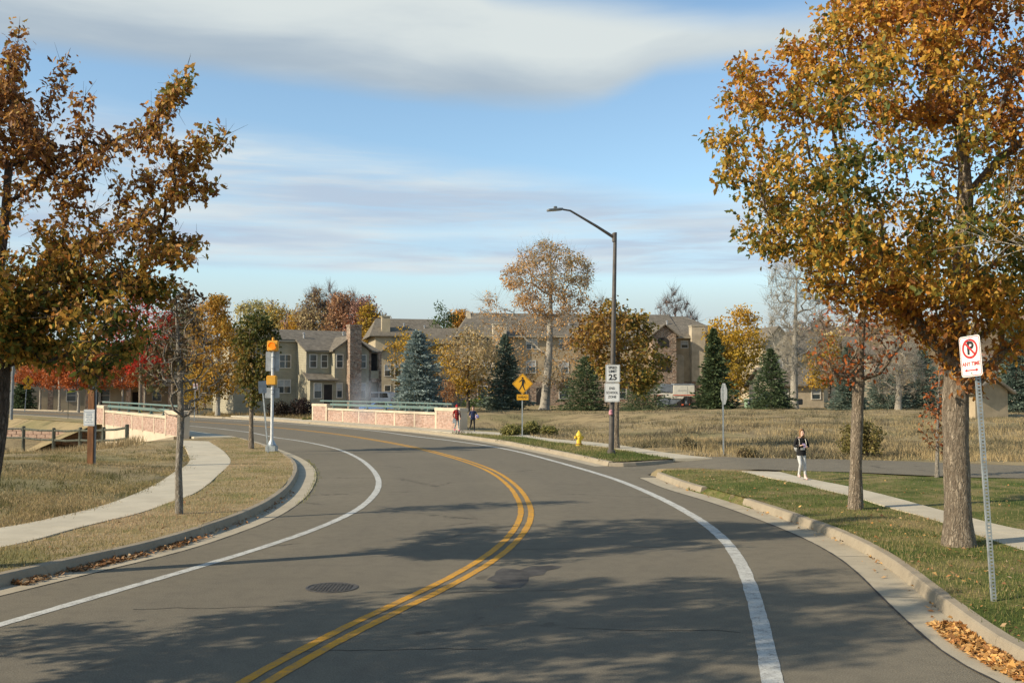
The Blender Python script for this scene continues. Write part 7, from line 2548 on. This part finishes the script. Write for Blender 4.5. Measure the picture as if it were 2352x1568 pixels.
for sg_ in (-1, 1):
    b_ = MB(); b_.tube([(sg_ * .10 * s, .12 * s, 1.36 * s), (sg_ * .11 * s, .02 * s, 1.425 * s), (sg_ * .115 * s, -.10 * s, 1.36 * s), (sg_ * .125 * s, -.135 * s, 1.22 * s), (sg_ * .15 * s, -.05 * s, 1.06 * s), (sg_ * .12 * s, .12 * s, 1.04 * s)], .013 * s, 6); b_.build('strap', MT['frame'], bpk)

# child in plaid with a red hat
kp = P(1049, 990, .16)
kid, J, s, hc = person('child in a red knit hat, red plaid coat and pink shoes beside the brick pier', kp, math.radians(28), 1.45, dict(WALK, hem=.74, head=(.0, -.02)), dict(top=CLOTH['plaid'], legs=CLOTH['bluegrey'], shoes=CLOTH['pink']))
lump('knit_hat', kid, M('red_knit', (.42, .015, .02), .95, .25, 20, .4), (hc.x, hc.y + .01, hc.z + .035 * s), (.10 * s, .108 * s, .088 * s), 7, .05)
lump('pompom', kid, M('red_wool', (.45, .02, .03), .95, .3, 30, .5), (hc.x, hc.y + .01, hc.z + .15 * s), (.04 * s, .04 * s, .04 * s), 8, .3)
bk = thing('backpack', 'black and white bag slung over the child in plaid', 'backpack', tuple(kp), math.radians(28))
lump('bag', bk, MT['black_plastic'], (.12 * s, .15 * s, 1.12 * s), (.12 * s, .10 * s, .19 * s), 9, .1)
b_ = MB(); b_.tube([(.12 * s, .10 * s, 1.30 * s), (.10 * s, -.02 * s, 1.43 * s), (.12 * s, -.13 * s, 1.30 * s), (.16 * s, -.04 * s, 1.06 * s)], .014, 6); b_.build('strap', MT['alu'], bk)
cup = thing('paper_sheet', 'white paper held low by the child in plaid', 'paper', tuple(kp), math.radians(28))
b_ = MB(); b_.box(-.09, .09, -.002, .002, -.13, .13); o = b_.build('sheet', MT['sign_white'], cup); o.location = (-.25 * s, -.13 * s, .70 * s); o.rotation_euler = (.1, .1, .2)

# child in navy
kp = P(1086, 991, .16)
W2 = dict(WALK, elbow_l=(.27, -.02, 1.12), hand_l=(.20, -.17, 1.02), elbow_r=(-.26, .0, 1.10), hand_r=(-.22, -.19, 1.05), knee_r=(-.12, .06, .49), ankle_r=(-.20, .26, .16), toe_r=(-.21, .16, .06), hem=.86)
kid2, J, s, hc = person('long-haired child in navy jacket and black leggings carrying a bright bag', kp, math.radians(8), 1.40, W2, dict(top=CLOTH['navy'], legs=CLOTH['blk2'], shoes=CLOTH['dkshoe']))
hair_long(kid2, hc, s, HAIR_D, .28)
bg_ = thing('tote_bag', 'blue, purple and yellow bag held by the child in navy', 'bag', tuple(kp), math.radians(8))
bl = lump('bag', bg_, M('bright_blue_bag', (.06, .22, .42), .6, .3, 5, c2=(.35, .25, .50)), (.28 * s, -.10 * s, 1.0 * s), (.13 * s, .07 * s, .17 * s), 11, .1)
lump('flap', bg_, M('yellow_bag_cloth', (.75, .45, .05), .7, .1, 5), (.33 * s, -.12 * s, .88 * s), (.12 * s, .06 * s, .05 * s), 12, .1)
b_ = MB(); b_.tube([(.22 * s, -.17 * s, 1.04 * s), (.25 * s, -.14 * s, 1.14 * s), (.30 * s, -.08 * s, 1.14 * s)], .01, 6); b_.build('handle', MT['sign_blue'], bg_)
# ================================================================ faint bluish volume hanging over the footway
m, t, o = new_mat('thin_blue_haze')
tcn = t.n('ShaderNodeTexCoord')
gr = t.n('ShaderNodeTexGradient', gradient_type='SPHERICAL', ins={0: tcn.outputs['Object']})
nz = t.noise(tcn.outputs['Object'], 2.2, 3, .6)
dn = t.math('MULTIPLY', t.math('MULTIPLY', gr.outputs['Fac'], t.sstep(nz, .25, .7)), .55)
pv = t.n('ShaderNodeVolumePrincipled', ins={'Color': (.80, .83, .88, 1), 'Density': dn, 'Anisotropy': .2})
t.t.links.new(pv.outputs[0], o.inputs['Volume'])
b_ = MB(); b_.lathe([(.02, -1), (.5, -.87), (.87, -.5), (1, 0), (.87, .5), (.5, .87), (.02, 1)], 16)
haze = b_.build('haze', m, None)
pc = A(838, 915, 62)
haze.location = pc
haze.scale = (1.25, 1.6, 1.85)
tag(haze, 'thin bluish haze in front of the brick parapet', 'haze', kind='stuff')
